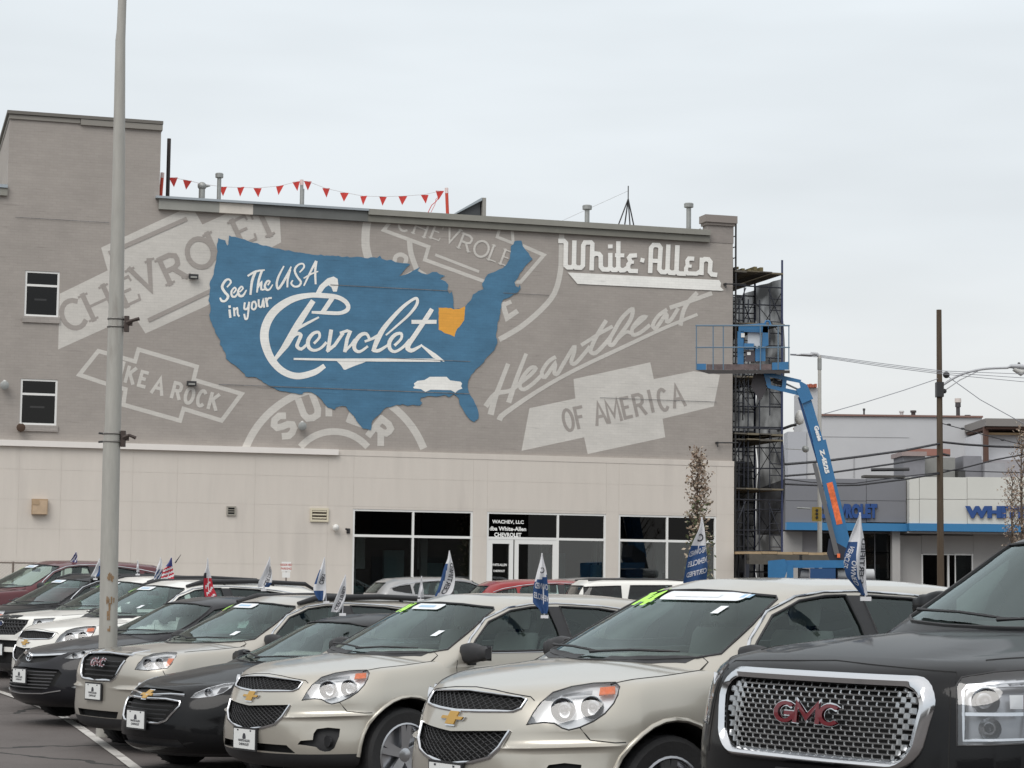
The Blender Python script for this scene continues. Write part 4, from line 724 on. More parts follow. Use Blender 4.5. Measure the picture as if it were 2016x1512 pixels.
o = dbox('shop_window', 1625, 1764, 1046, 1048, 1.5, 1.7, DGY)
for a, b in ((1625.5, 1672), (1673, 1690), (1691, 1734), (1735, 1763)):
    for c, e in ((1049, 1086), (1088, 1140), (1142, 1230)): dbox('pane', a + .6, b - .6, c, e, 1.6, 1.62, glass('far_glass', (.35, .37, .38), .04), par=o)
for a in (1625, 1672.5, 1690.5, 1734.5): dbox('mullion', a - .6, a + .6, 1048.2, 1230, 1.56, 1.68, DGY, par=o)
for a, b, c, m in [(1640, 1664, 1100, (.2, .22, .2)), (1678, 1688, 1095, (.3, .1, .08)), (1700, 1726, 1064, (.28, .3, .3)), (1736, 1758, 1110, (.25, .35, .34))]: dbox('display', a, b, c, 1200, 3.4, 3.5, mat('disp_%d' % a, m, .7))
o = dbox('entrance_door', 1828.2, 1831, 1089.5, 1230, 1.6, 1.8, WHT)
for a, b in ((1880, 1884), (1929, 1931.8), (1895, 1897)): dbox('door_frame', a, b, 1089.5, 1230, 1.6, 1.8, WHT, par=o)
dbox('door_frame', 1831.2, 1928.8, 1089.5, 1092, 1.62, 1.78, WHT, par=o); dbox('pane', 1831.2, 1879.8, 1092.2, 1230, 1.7, 1.72, glass('far_glass_dark', (.12, .13, .13), .0), par=o); dbox('pane', 1884.2, 1928.8, 1092.2, 1230, 1.7, 1.72, glass('far_glass_dark', (.12, .13, .13), .0), par=o)
for t, x0, x1, y, h, yy in [('CHEVROLET', 1612, 1727, 1006, 29, YD + .45), ('WHITE-ALLEN', 1904, 2146, 1008, 24, YD - .12)]:
    vs, fs = text_mesh(t, 1, .07); w = max(v[0] for v in vs) * 2; cx = (x0 + x1) / 2
    for q, mm, kk in ((0, mat('letter_blue', (.02, .07, .24), .4), 0), (.1, mat('letter_side', (.01, .02, .07), .5), .8)):
        V = [at(cx + x / w * (x1 - x0) + kk, y - v * h + kk * .5, yy + q) - Vector((DX(1780), YD, .3)) for x, v in vs]
        mobj('sign_lettering', V, fs, mm, d)
for (a, b, c, e, y0, y1, m, n) in [(1795, 1838, 893, 936, 2, 4.5, (.20, .20, .22), 'cooling_unit'), (1846, 1908, 893, 938, 3, 6, (.22, .22, .21), 'cooling_unit'), (1790, 1840, 884, 893, 1.8, 4.6, (.30, .24, .23), 'unit_lid'), (1925, 1962, 890, 937, 3, 5, (.20, .2, .22), 'cooling_unit'), (1963, 2004, 905, 937, 2.5, 5, (.30, .30, .32), 'cooling_unit'), (1910, 1924, 920, 938, 2.5, 4, (.05, .05, .05), 'cooling_unit'), (1710, 1792, 933, 938, 1.2, 2, (.07, .065, .06), 'skid'), (1840, 1930, 866, 880, 6.5, 7.2, (.30, .14, .11), 'tile_parapet')]:
    dbox(n, a, b, c, e, y0, y1, mat('unit_%d' % a, m, .7, noise=.12, nscale=2))
MB().tube([at(1715, 925, YD + 1.2) - d.location, at(1790, 924, YD + 1.2) - d.location], .08, 5).build('pipe_run', BLK, d)
# light grey building behind
Y2 = 130.0; b2 = empty('light_grey_block', (DX(1780, Y2), Y2, .3), 0, 'plain light grey block with a thin brown parapet behind the showroom', 'building'); X2 = DX(1780, Y2)
def box2(name, px0, px1, py0, py1, y0, y1, m, Y=Y2, par=None):
    x0, x1 = at(px0, 900, Y).x - X2, at(px1, 900, Y).x - X2; c = (px0 + px1) / 2
    return MB().box(x0, x1, y0, y1, at(c, py1, Y).z - .3, at(c, py0, Y).z - .3).build(name, m, par or b2)
LGB = mat('light_stucco', (.50, .505, .52), .85, noise=.05, nscale=.4); BRW = mat('brown_trim', (.10, .05, .035), .7)
box2('wall', 1614, 1934, 821, 1235, 0, 12, LGB); box2('parapet_trim', 1613, 1935, 817, 820.5, -.15, 12.1, mat('trim_red_brown', (.22, .13, .11), .7)); box2('pilaster', 1551, 1588, 850, 1235, 0, 2, mat('pilaster_grey', (.42, .43, .46), .8)); box2('wall', 1589, 1613.5, 763, 1235, .1, 6, LGB)
for k in range(4): box2('roof_tile', 1588 + k * 5, 1592.5 + k * 5, 757 - (k % 2), 763, -.2, 4, mat('clay_tile', (.36, .10, .06), .8))
box2('wall_patch', 1614, 1790, 860, 861, -.02, -.005, mat('seam', (.35, .35, .36), .8)); box2('downpipe', 1680.5, 1681.6, 900, 940, -.06, -.01, mat('seam', (.35, .35, .36), .8))
for px, py, w, hh, m, lb in [(1701, 804, 2.5, 14, (.05, .05, .05), 'thin black stub'), (1775, 809, 5, 11, (.5, .5, .5), 'squat white vent'), (1798, 808, 6, 14, (.05, .04, .04), 'round black vent'), (1886, 792, 5.5, 32, (.05, .045, .05), 'tall dark chimney pipe with a pale cap'), (1905, 817, 6, 7, (.04, .04, .04), 'low black dome vent')]:
    p = at(px, py, Y2 + 2); o = empty('roof_vent', (p.x, p.y, at(px, py + hh, Y2 + 2).z), 0, lb + ' on the light grey block', 'roof vent', 'vents on the light grey block'); h = hh / 32.; r = w / 32. * .9
    MB().lathe([(r * .8, -.3), (r * .8, h * .7), (r * 1.15, h * .72), (r * 1.1, h), (.001, h)], n=12).build('pipe', mat('v_%d' % px, m, .6), o, 40)
    if px == 1886: MB().lathe([(r * 1.3, h), (r * 1.3, h + .25), (.001, h + .25)], n=12).build('cap', mat('cap_pale', (.6, .55, .52), .6), o, 40)
b3 = empty('brown_beam_block', (DX(1980, 125), 125, .3), 0, 'brown building with projecting beams at the right edge', 'building'); 
x0 = DX(1936, 125) - b3.location.x; zz = lambda py: at(1980, py, 125).z - .3
MB().box(x0, 12, 0, 10, 0, zz(905)).build('wall', mat('taupe', (.36, .35, .37), .8), b3); MB().box(x0, 12, .5, 10, zz(905), zz(852)).build('wall', mat('pale_upper', (.62, .63, .66), .8), b3)
MB().box(x0, 12, -.8, 10, zz(841), zz(826)).build('roof_slab', mat('slab_taupe', (.22, .205, .195), .8), b3); MB().box(x0 + .1, 12, -.6, 9, zz(846), zz(841.5)).build('fascia', BRW, b3); MB().box(x0 + .1, 12, -.2, .3, zz(856), zz(852.3)).build('fascia', mat('ochre', (.32, .22, .12), .7), b3); MB().box(x0, x0 + .25, -.4, 0, 0, zz(841)).build('post', BRW, b3)
# ---------------------------------------------------------------- poles, lamps and wires
WOOD = mat('pole_wood', (.085, .062, .042), .9, noise=.3, nscale=3, stretch=(4, 4, .4)); YP = 86.0
def gz_(p): return G(p.x, p.y)
b = at(1852, 1150, YP); t = at(1852, 610, YP); o = empty('utility_pole', (b.x, b.y, gz_(b)), 0, 'tall brown wooden utility pole in front of the white showroom', 'utility pole'); H = t.z - gz_(b)
MB().lathe([(.15, 0), (.105, H), (.001, H + .01)], n=14).build('pole', WOOD, o, 40)
q = lambda px, py, Y=YP: at(px, py, Y) - o.location
MB().box(-.14, .14, -.2, .2, q(0, 745).z - .3, q(0, 745).z + .3).build('bracket', BLK, o); MB().ball(q(1863, 738), .14).build('insulator', BLK, o); MB().ball(q(1859, 770), .1).build('insulator', BLK, o); MB().tube([q(1852, 893), q(1870, 897)], .05).build('crossarm', BLK, o)
ar = empty('street_lamp', at(1856, 750, YP), 0, 'curved grey cobra head street lamp on the wooden pole', 'street lamp'); q2 = lambda px, py: at(px, py, YP) - ar.location
LMP = mat('lamp_grey', (.42, .43, .45), .5)
MB().tube([q2(*p) for p in soft([(1856, 758), (1880, 743), (1905, 733), (1940, 726), (1985, 724)], 4, 0)and [(x, y) for x, y, z in soft([(1856, 758, 0), (1880, 743, 0), (1905, 733, 0), (1940, 726, 0), (1985, 724, 0)], 4)]], .05, 8).build('arm', LMP, ar); MB().tube([q2(1858, 770), q2(1890, 748), q2(1925, 731)], .025, 6).build('brace', LMP, ar)
MB().tube([q2(1982, 724), q2(1990, 721), q2(2005, 722), q2(2028, 725), q2(2034, 727)], [.05, .14, .2, .17, .05], 10, flat=.6).build('lamp_head', LMP, ar, 60); MB().tube([q2(1996, 725), q2(2010, 733), q2(2024, 727)], [.12, .16, .08], 8).build('lens', mat('lamp_glass', (.6, .6, .58), .2), ar, 60); MB().ball(q2(2006, 716), .06).build('photocell', BLK, ar)
b = at(1614, 1140, 74); t = at(1612, 700, 74); o = empty('parking_lamp', (b.x, b.y, gz_(b)), 0, 'slim pale lamp post with a flat head behind the boom lift', 'lamp post'); H = t.z - gz_(b); q3 = lambda px, py: at(px, py, 74) - o.location
POLE = mat('pole_pale', (.48, .47, .44), .6, noise=.08, nscale=3)
MB().lathe([(.09, 0), (.06, H), (.001, H)], n=12).build('pole', POLE, o, 40); MB().tube([q3(1613, 702), q3(1608, 697), q3(1596, 696)], .06, 8).build('arm', LMP, o); MB().tube([q3(1602, 698), q3(1594, 699), q3(1578, 698), q3(1567, 699)], [.06, .12, .09, .03], 8, flat=.5).build('lamp_head', LMP, o, 60); MB().lathe([(.075, H - .5), (.075, H - .1)], n=10).build('collar', GALV, o)
for px, py, r, lb in [(1574, 824, 13, 'large white egg shaped lamp on a dark arm beside the boom')]:
    Y = 66; o = empty('globe_lamp', at(px, py, Y), 0, lb, 'street lamp'); k = Y / F
    MB().lathe([(.001, -r * k * 1.0), (r * k * .55, -r * k * .75), (r * k * .75, -r * k * .1), (r * k * .6, r * k * .7), (r * k * .3, r * k * 1.2), (.001, r * k * 1.3)], n=14).build('globe', mat('milk_glass', (.7, .69, .66), .25), o, 180); MB().tube([at(1530, 848, Y) - o.location, at(1558, 838, Y) - o.location, at(1568, 836, Y) - o.location], .05).build('arm', BLK, o)
o = empty('convex_mirror', at(1586, 884, 66), 0, 'small round mirror on a thin arm by the scaffold', 'mirror'); MB().lathe([(.0001, -.03), (.1, 0), (.11, .02), (.09, .03)], axis='y', n=16).build('mirror', GALV, o, 60); MB().tube([(-.1, 0, -.02), (-.65, 0, .0)], .012).build('arm', GALV, o)
o = empty('traffic_signal', at(1607, 1012, 72), 0, 'small yellow traffic signal on the pale lamp post', 'traffic signal'); MB().box(-.13, .13, -.15, .15, -.22, .2).build('housing', mat('signal_yellow', (.35, .24, .04), .6), o); MB().box(-.16, .16, -.16, -.151, -.25, .23).build('backplate', mat('signal_yellow', (.35, .24, .04), .6), o)
for z in (-.12, 0, .12): MB().lathe([(.04, -.2), (.05, -.165)], (0, 0, z), 'y', 10).build('lens', BLK, o)
MB().tube([(-.2, 0, .18), (-.65, 0, .2)], .03).build('arm', GALV, o)
WIR = mat('wire', (.03, .03, .035), .6); WIP = mat('wire_pale', (.30, .31, .34), .6)
def wire(lb, pts, Ys, r, m, grp='overhead wires'):
    P = [at(x, y, Ys[0] + (Ys[1] - Ys[0]) * i / (len(pts) - 1)) for i, (x, y) in enumerate(pts)]; o = MB().tube([p - P[0] for p in P], r, 4).build('overhead_wire', m, None, loc=P[0]); tag(o, lb, 'wire', grp)
wire('upper thick black cable from scaffold to the wooden pole', [(1546, 914), (1620, 908), (1700, 898), (1780, 887), (1852, 873)], (75, YP), .045, WIR); wire('upper thick black cable from the wooden pole to the right edge', [(1852, 870), (1900, 875), (1960, 879), (2030, 881)], (YP, YP), .045, WIR)
wire('second black cable from scaffold to the wooden pole', [(1546, 937), (1640, 930), (1760, 913), (1850, 897)], (75, YP), .035, WIR); wire('third black cable sagging below the rooftop units', [(1546, 953), (1620, 956), (1690, 955), (1780, 944), (1852, 932)], (75, YP), .035, WIR)
wire('lowest cable sagging in front of the grey panels', [(1546, 943), (1600, 950), (1680, 952), (1780, 938), (1852, 930)], (75, YP), .02, WIR); wire('thin cable running right from the wooden pole', [(1852, 931), (1910, 918), (1960, 905), (2030, 892)], (YP, YP), .03, WIR); wire('thin lower cable running right from the wooden pole', [(1852, 925), (1920, 928), (2030, 931)], (YP, YP), .02, WIR)
for k in range(3): wire(['top', 'middle', 'bottom'][k] + ' pale wire of the bundle high against the sky', [(1556, 697 + k), (1613, 699 + k * 2), (1740, 716 + k * 3), (1852, 730 + k * 3), (2030, 737 + k * 8)], (75, YP), .012, WIP)
wire('guy wire slanting left from the wooden pole', [(1622, 815), (1700, 793), (1780, 768), (1848, 745)], (80, YP), .016, WIP); wire('guy wire slanting right from the wooden pole', [(1866, 741), (1930, 787), (2030, 842)], (YP, YP), .016, WIP)
P = wire('service cable with small clamps right of the wooden pole', [(1852, 833), (1900, 846), (1960, 862), (2030, 880)], (YP, YP), .018, WIR)
for px, py in ((1868, 836), (1895, 844), (1974, 866)): o = MB().ball((0, 0, 0), .09, 6, .5).build('cable_clamp', WIR, None, loc=at(px, py, YP)); tag(o, {1868: 'dark clamp on the service cable nearest the pole', 1895: 'middle dark clamp on the service cable', 1974: 'dark clamp on the service cable nearest the right edge'}[px], 'cable clamp', 'cable clamps')
# painted steel pole in the lot
YPL = 24.0; b = at(213, 1240, YPL); b.z = G(b.x, b.y); o = empty('light_pole', b, 0, 'tall pale steel pole with rust stains rising in front of the mural', 'pole'); kk = YPL / F
PM = mat('pole_paint', (.37, .36, .33), .5, noise=.12, nscale=5, stretch=(3, 3, .5), dirt=((.20, .17, .15), 2.2, .60, .6)); RU = mat('rust_stain', (.25, .165, .095), .9, noise=.35, nscale=9)
pa = [(213, 1250, 36), (216, 1050, 35), (220, 870, 34), (222, 840, 32), (228, 640, 31), (233, 400, 26), (237, 80, 20), (238.5, 60, 18), (241, -10, 17), (244, -200, 16)]
pp = [at(x, y, YPL) - b for x, y, w in pa]; MB().tube([Vector((pp[0].x, 0, 0))] + pp, [18.5 * kk] + [w / 2 * kk for x, y, w in pa], 20).build('shaft', PM, o, 60)
for (x, y) in ((221, 862), (228, 636)):
    c = at(x, y, YPL) - b; s = MB()
    for dz in (-.045, .045): s.lathe([(.1 if y > 800 else .094, dz - .01), (.108 if y > 800 else .1, dz), (.1 if y > 800 else .094, dz + .01)], c, n=20)
    s.build('strap', mat('strap', (.2, .19, .18), .5, metal=.5), o)
    MB().box(c.x + .1, c.x + .15, c.y - .04, c.y + .02, c.z - .1, c.z + .08).tube([c + Vector((.13, -.02, 0)), c + Vector((.2, -.03, .03)), c + Vector((.27, -.03, .05 if y < 800 else 0))], [.035, .02, .022], 6).box(c.x + .1, c.x + .19, c.y - .03, c.y, c.z - .03, c.z + .02).build('banner_bracket', mat('bracket_dark', (.05, .035, .03), .7), o)
    if y > 800: MB().tube([c + Vector((-.1, -.02, .045)), c + Vector((-.15, -.02, .05))], .012, 5).tube([c + Vector((-.1, -.02, -.045)), c + Vector((-.15, -.02, -.05))], .012, 5).build('strap_bolt', BLK, o)
rs = random.Random(9)
def stain(y0, y1, x0, x1, n):
    # thin irregular rust flakes hugging the shaft
    mb = MB()
    for i in range(n):
        px = rs.uniform(x0, x1); py = rs.uniform(y0, y1); w = rs.uniform(1.5, 5); h = rs.uniform(4, 16); cx = 213 + (1250 - py) * .0165; R = 17.9 * kk + .0025
        aa = [math.asin(max(-.97, min(.97, (q - cx) / 18.2))) for q in (px - w / 2, px + w / 2)]; z0 = (at(213, py + h / 2, YPL) - b).z; z1 = (at(213, py - h / 2, YPL) - b).z; ccx = (at(cx, py, YPL) - b).x
        off = .0004 * i; vs = []
        for z, sh in ((z0, .3), (z1, .2)):
            for k in range(4): a = aa[0] + (aa[1] - aa[0]) * (k / 3 * (1 - sh) + sh / 2); vs.append((ccx + (R + off) * math.sin(a), -(R + off) * math.cos(a), z))
        mb.add(vs, [(0, 1, 5, 4), (1, 2, 6, 5), (2, 3, 7, 6)])
    ob_ = mb.build('rust_stain', RU, o); ob_['kind'] = 'stuff'
stain(1134, 1141, 216, 229, 8); stain(1181, 1187, 214, 228, 6); stain(1190, 1240, 215, 221, 9)
# no-parking sign and chain-link fence
Y = 57; b = at(563, 1150, Y); b.z = G(b.x, b.y); o = empty('parking_sign', b, 0, 'small white and red parking sign in front of the cream wall', 'sign'); q4 = lambda px, py: at(px, py, Y) - b
MB().box(-.02, .02, -.02, .02, 0, q4(563, 1108).z).build('post', mat('post_brown', (.2, .17, .15), .7), o); z1 = q4(563, 1106).z
MB().box(-.125, .125, -.03, -.021, z1 - .26, z1).build('plate', WHT, o); MB().box(-.105, .105, -.03, -.021, z1 - .42, z1 - .275).build('plate', WHT, o)
RS = mat('sign_red', (.5, .08, .06), .6)
for t, zz_, h in (('RESERVED', z1 - .08, .06), ('PARKING', z1 - .18, .06)):
    vs, fs = text_mesh(t, h, .02); mobj('lettering', [(x * .85, -.033, zz_ + y_) for x, y_ in vs], fs, RS, o)
Y = 54; b = at(40, 1170, Y); b.z = G(b.x, b.y); o = empty('chain_link_fence', b, PHI, 'low chain link fence with brown rails at the left edge', 'fence'); FB = mat('fence_brown', (.19, .155, .13), .7)
zt = at(40, 1108, Y).z - b.z
for x in (1.05, -.2, -.85, -2.2, -3.6): MB().tube([(x, 0, 0), (x, 0, zt + .03)], .03, 6).build('post', FB, o)
MB().tube([(-6, 0, zt), (1.05, 0, zt)], .022, 6).build('rail', FB, o)
mb = MB()
for i in range(60):
    x = -3.6 + i * .078; mb.tube([(x, 0, .05), (min(x + zt, 1.05), 0, .05 + min(zt, 1.05 - x))], .003, 3, cap=False)
    mb.tube([(x, 0, min(zt, x + 3.6)), (max(x - zt, -3.6), 0, max(0.02, min(zt, x + 3.6) - (x - max(x - zt, -3.6))))], .003, 3, cap=False)
mb.build('mesh', mat('mesh_wire', (.35, .34, .33), .6), o, kind='stuff')
# kerb by the building
MB().box(UL, UR + 3, -2.2, -.1, .1, .44).build('pavement', mat('concrete', (.34, .33, .31), .85, noise=.1, nscale=1.5), None, loc=P0)
bpy.data.objects['pavement'].rotation_euler = (0, 0, PHI); bpy.data.objects['pavement']['kind'] = 'structure'
# painted bay line across the noses of the parked cars
LW = mat('line_paint', (.55, .53, .50), .8, noise=.18, nscale=6, dirt=((.22, .2, .19), 5, .55, .7)); 
def gpt(px, py):
    d = ray(px, py); t = 5.
    for _ in range(40):
        p = ORG + d * t; t += (p.z - G(p.x, p.y) - .008) / -d.z * .9
    return ORG + d * t
pl = [gpt(x, y) for x, y in [(-40, 1352), (0, 1362), (60, 1383), (119, 1408), (160, 1434), (200, 1463), (235, 1488), (268, 1513), (300, 1540)]]
vs = []
for i, p in enumerate(pl):
    t = (pl[min(i + 1, len(pl) - 1)] - pl[max(i - 1, 0)]).normalized(); n = Vector((-t.y, t.x, 0)) * .055
    for s in (-1, 1): v = p + n * s; v.z = G(v.x, v.y) + .012; vs.append(v)
o = mobj('parking_line', vs, [(2 * i, 2 * i + 1, 2 * i + 3, 2 * i + 2) for i in range(len(pl) - 1)], LW); o['kind'] = 'structure'
# ---------------------------------------------------------------- trees
def tree(name, base, H, rad, cz, label, nleaf, mats, seed, trunk=.07, low=0.25):
    R = random.Random(seed); o = empty(name, base, 0, label, 'tree'); mb = MB(); tips = []
    mb.tube([(0, 0, 0), (.02, .01, H * .35), (-.03, .02, H * .7), (0, 0, H * .97)], [trunk, trunk * .8, trunk * .45, trunk * .12], 8)
    for i in range(34):
        z = H * (low + (1 - low) * i / 34.); a = i * 2.4 + R.uniform(-.4, .4); l = rad * (.35 + .65 * math.sin(math.pi * min(1, (i / 34.) * .8 + .2))) * R.uniform(.6, 1.1)
        e = Vector((math.cos(a) * l, math.sin(a) * l, z + l * R.uniform(.9, 1.7))); mb.tube([(0, 0, z), e * .5 + Vector((0, 0, z * .5 - .03)), e], [trunk * .3, .012, .005], 4)
        for k in range(6): tips.append(Vector((0, 0, z)).lerp(e, R.uniform(.3, 1.08)))
    mb.build('trunk', mat('bark', (.10, .075, .055), .9), o)
    lv = MB()
    for i in range(nleaf):
        t = R.choice(tips); p = t + Vector((R.gauss(0, .09), R.gauss(0, .09), R.gauss(0, .1))); s = R.uniform(.03, .065)
        a = Vector((R.uniform(-1, 1), R.uniform(-1, 1), R.uniform(-1, 1))).normalized(); b_ = a.orthogonal().normalized(); hfrac = p.z / H
        lv.cm = 2 if R.random() < .25 else (0 if R.random() < (hfrac - cz) * 3 + .35 else 1)
        lv.add([p - a * s, p + b_ * s * .6, p + a * s, p - b_ * s * .6], [(0, 1, 2, 3)])
    lv.build('crown', mats, o, kind='stuff')
LF = [mat('leaf_russet', (.20, .14, .10), .7), mat('leaf_green', (.085, .10, .045), .7), mat('leaf_tan', (.36, .30, .23), .7)]
b = at(1374, 1150, 52); b.z = G(b.x, b.y); tree('autumn_tree', b, at(1370, 893, 52).z - b.z, .27, .62, 'slim autumn tree with russet top in front of the right shop window', 1800, LF, 3, .06)
b = at(1995, 1150, 80); b.z = G(b.x, b.y); tree('autumn_tree', b, at(1995, 935, 80).z - b.z, .55, .3, 'sparse russet tree in front of the white showroom letters', 800, LF, 8, .08)
b = at(2014, 1150, 70); b.z = G(b.x, b.y); tree('autumn_tree', b, at(2010, 845, 70).z - b.z, .45, .2, 'tall thin russet tree cut by the right edge', 900, LF, 12, .07)
# ================================================================ vehicles
class Crv:
    """monotone cubic through points"""
    def __init__(s, pts):
        s.x = np.array([p[0] for p in pts], float); s.y = np.array([p[1] for p in pts], float)
        h = np.diff(s.x); d = np.diff(s.y) / h; n = len(s.x); m = np.zeros(n); m[0] = d[0]; m[-1] = d[-1]
        for i in range(1, n - 1):
            m[i] = 0 if d[i - 1] * d[i] <= 0 else 2 * d[i - 1] * d[i] / (d[i - 1] + d[i])
        s.m = m
    def __call__(s, t):
        t = np.clip(np.asarray(t, float), s.x[0], s.x[-1]); i = np.clip(np.searchsorted(s.x, t) - 1, 0, len(s.x) - 2); h = s.x[i + 1] - s.x[i]; u = (t - s.x[i]) / h
        return (2 * u ** 3 - 3 * u ** 2 + 1) * s.y[i] + (u ** 3 - 2 * u ** 2 + u) * h * s.m[i] + (3 * u ** 2 - 2 * u ** 3) * s.y[i + 1] + (u ** 3 - u ** 2) * h * s.m[i + 1]
def C_(v): return Crv(v) if isinstance(v, (list, tuple)) else (lambda t, v=v: np.full(np.shape(t), float(v)))
LEV = [0, .02, .05, .1, .16, .23, .3, .37, .44, .49, .51, .525, .54, .555, .57, .60, .65, .72, .78, .83, .87, .9, .93, .955, .975, .99, 1.0]
def hull(S, nf=20, ns=60, nr=14, lev=LEV, grow=0.0, floor=None):
    fr, wd, rr_, Df, Dr = C_(S['front']), C_(S['width']), C_(S['rear']), C_(S.get('Df', .6)), C_(S.get('Dr', .35)); mm, nn = C_(S.get('m', 2.6)), C_(S.get('n', 1.8))
    top, edge, zb = C_(S['top']), C_(S['edge']), C_(S['bottom']); g = grow
    def zsurf(x, y, W):
        s = np.clip(np.abs(y) / W, 0, 1) ** S.get('crown', 2.4); return top(x) * (1 - s) + edge(x) * s - g
    Wt = float(wd(1.0)) ; rows = []
    tf = np.linspace(0, math.pi / 2, nf); tr_ = np.linspace(math.pi / 2, 0, nr)
    def ring(f):
        xf, xr, w, D, E = float(fr(f)) + g, float(rr_(f)) - g, float(wd(f)) - g, float(Df(f)), float(Dr(f)); m, n = float(mm(f)), float(nn(f))
        x = np.concatenate([xf + D * (1 - np.cos(tf) ** (2 / n)), np.linspace(xf + D, xr - E, ns)[1:-1], xr - E * (1 - np.clip(np.cos(tr_), 0, 1) ** (2 / 2.2))])
        y = np.concatenate([w * np.sin(tf) ** (2 / m), np.full(ns - 2, w), w * np.clip(np.sin(tr_), 0, 1) ** (2 / 3.2)])
        pl = S.get('plan')
        if pl: y = y * Crv(pl)(x)
        return x, y
    xt, yt = ring(1.0); zt = zsurf(xt, yt, Wt)
    zbot = zb(xt) if floor is None else np.full(len(xt), floor)
    for f in lev:
        x, y = ring(f); z = zbot + (zt - zbot) * f
        for (xa, za, amp, rad) in S.get('flare', []):
            r = np.hypot(x - xa, z - za); y = y + np.where(y > .5, amp * np.exp(-(np.maximum(r - rad, 0) / .13) ** 2) * (np.clip((y - .5) / .25, 0, 1)), 0)
        for (f0, h, amp) in S.get('ridge', []):
            g_ = math.exp(-((f - f0) / h) ** 2) * np.clip((y - .30) / .2, 0, 1) * np.clip((.62 - x) / .2, 0, 1); x = x - amp * g_; y = y + amp * .7 * g_
        for (z0, h, amp) in S.get('crease', []):
            y = y - np.where(y > .6, amp * np.exp(-((z - z0) / h) ** 2), 0)
        rows.append(np.stack([x, y, z], 1))
    a = S.get('spine', .5); x0, x1 = xt[0] + a, xt[-1] - a; xs_ = np.clip(xt, x0, x1)
    for r in (.03, .07, .13, .21, .32, .45, .58, .72, .86, 1.0):
        x = xt + (xs_ - xt) * r; y = yt * (1 - r); z = zsurf(x, y, Wt)
        if S.get('hoodline'):
            for (h0, hh, amp) in S['hoodline']: z = z + amp * np.exp(-((y - h0) / hh) ** 2) * np.clip((x - .25) / .3, 0, 1) * np.clip((1.35 - x) / .2, 0, 1)
        rows.append(np.stack([x, y, z], 1))
    low = []
    for r in (1.0, .6, .25): low.append(np.stack([xt + (xs_ - xt) * r, rows[0][:, 1] * (1 - r), rows[0][:, 2]], 1))
    rows = low + rows; n = len(rows[0]); vs = []; fs = []
    for q in rows:
        vs += [tuple(p) for p in q] + [(p[0], -p[1], p[2]) for p in q[1:-1][::-1]]
    N = 2 * n - 2
    for j in range(len(rows) - 1):
        for i in range(N): k = (i + 1) % N; fs.append((j * N + i, (j + 1) * N + i, (j + 1) * N + k, j * N + k))
    bm = bmesh.new(); bv = [bm.verts.new(v) for v in vs]
    for f in fs:
        try: bm.faces.new([bv[i] for i in f])
        except ValueError: pass
    bmesh.ops.remove_doubles(bm, verts=bm.verts, dist=1e-4); bmesh.ops.dissolve_degenerate(bm, dist=1e-5, edges=bm.edges); bmesh.ops.recalc_face_normals(bm, faces=bm.faces)
    return bm
def bm_mesh(bm, name, mats):
    me = bpy.data.meshes.new(name); bm.to_mesh(me)
    for m in mats: me.materials.append(m)
    return me
def boolean(me, cutters, name):
    """subtract a list of meshes (own material each) from mesh me"""
    o = bpy.data.objects.new('tmp', me); COL.objects.link(o); cs = []
    for c in cutters:
        co = bpy.data.objects.new('cut', c); COL.objects.link(co); cs.append(co)
        md = o.modifiers.new('b', 'BOOLEAN'); md.operation = 'DIFFERENCE'; md.solver = 'EXACT'; md.object = co
        try: md.material_mode = 'TRANSFER'
        except Exception: pass
    dg = bpy.context.evaluated_depsgraph_get(); r = bpy.data.meshes.new_from_object(o.evaluated_get(dg)); r.name = name
    for q in cs + [o]: bpy.data.objects.remove(q)
    return r
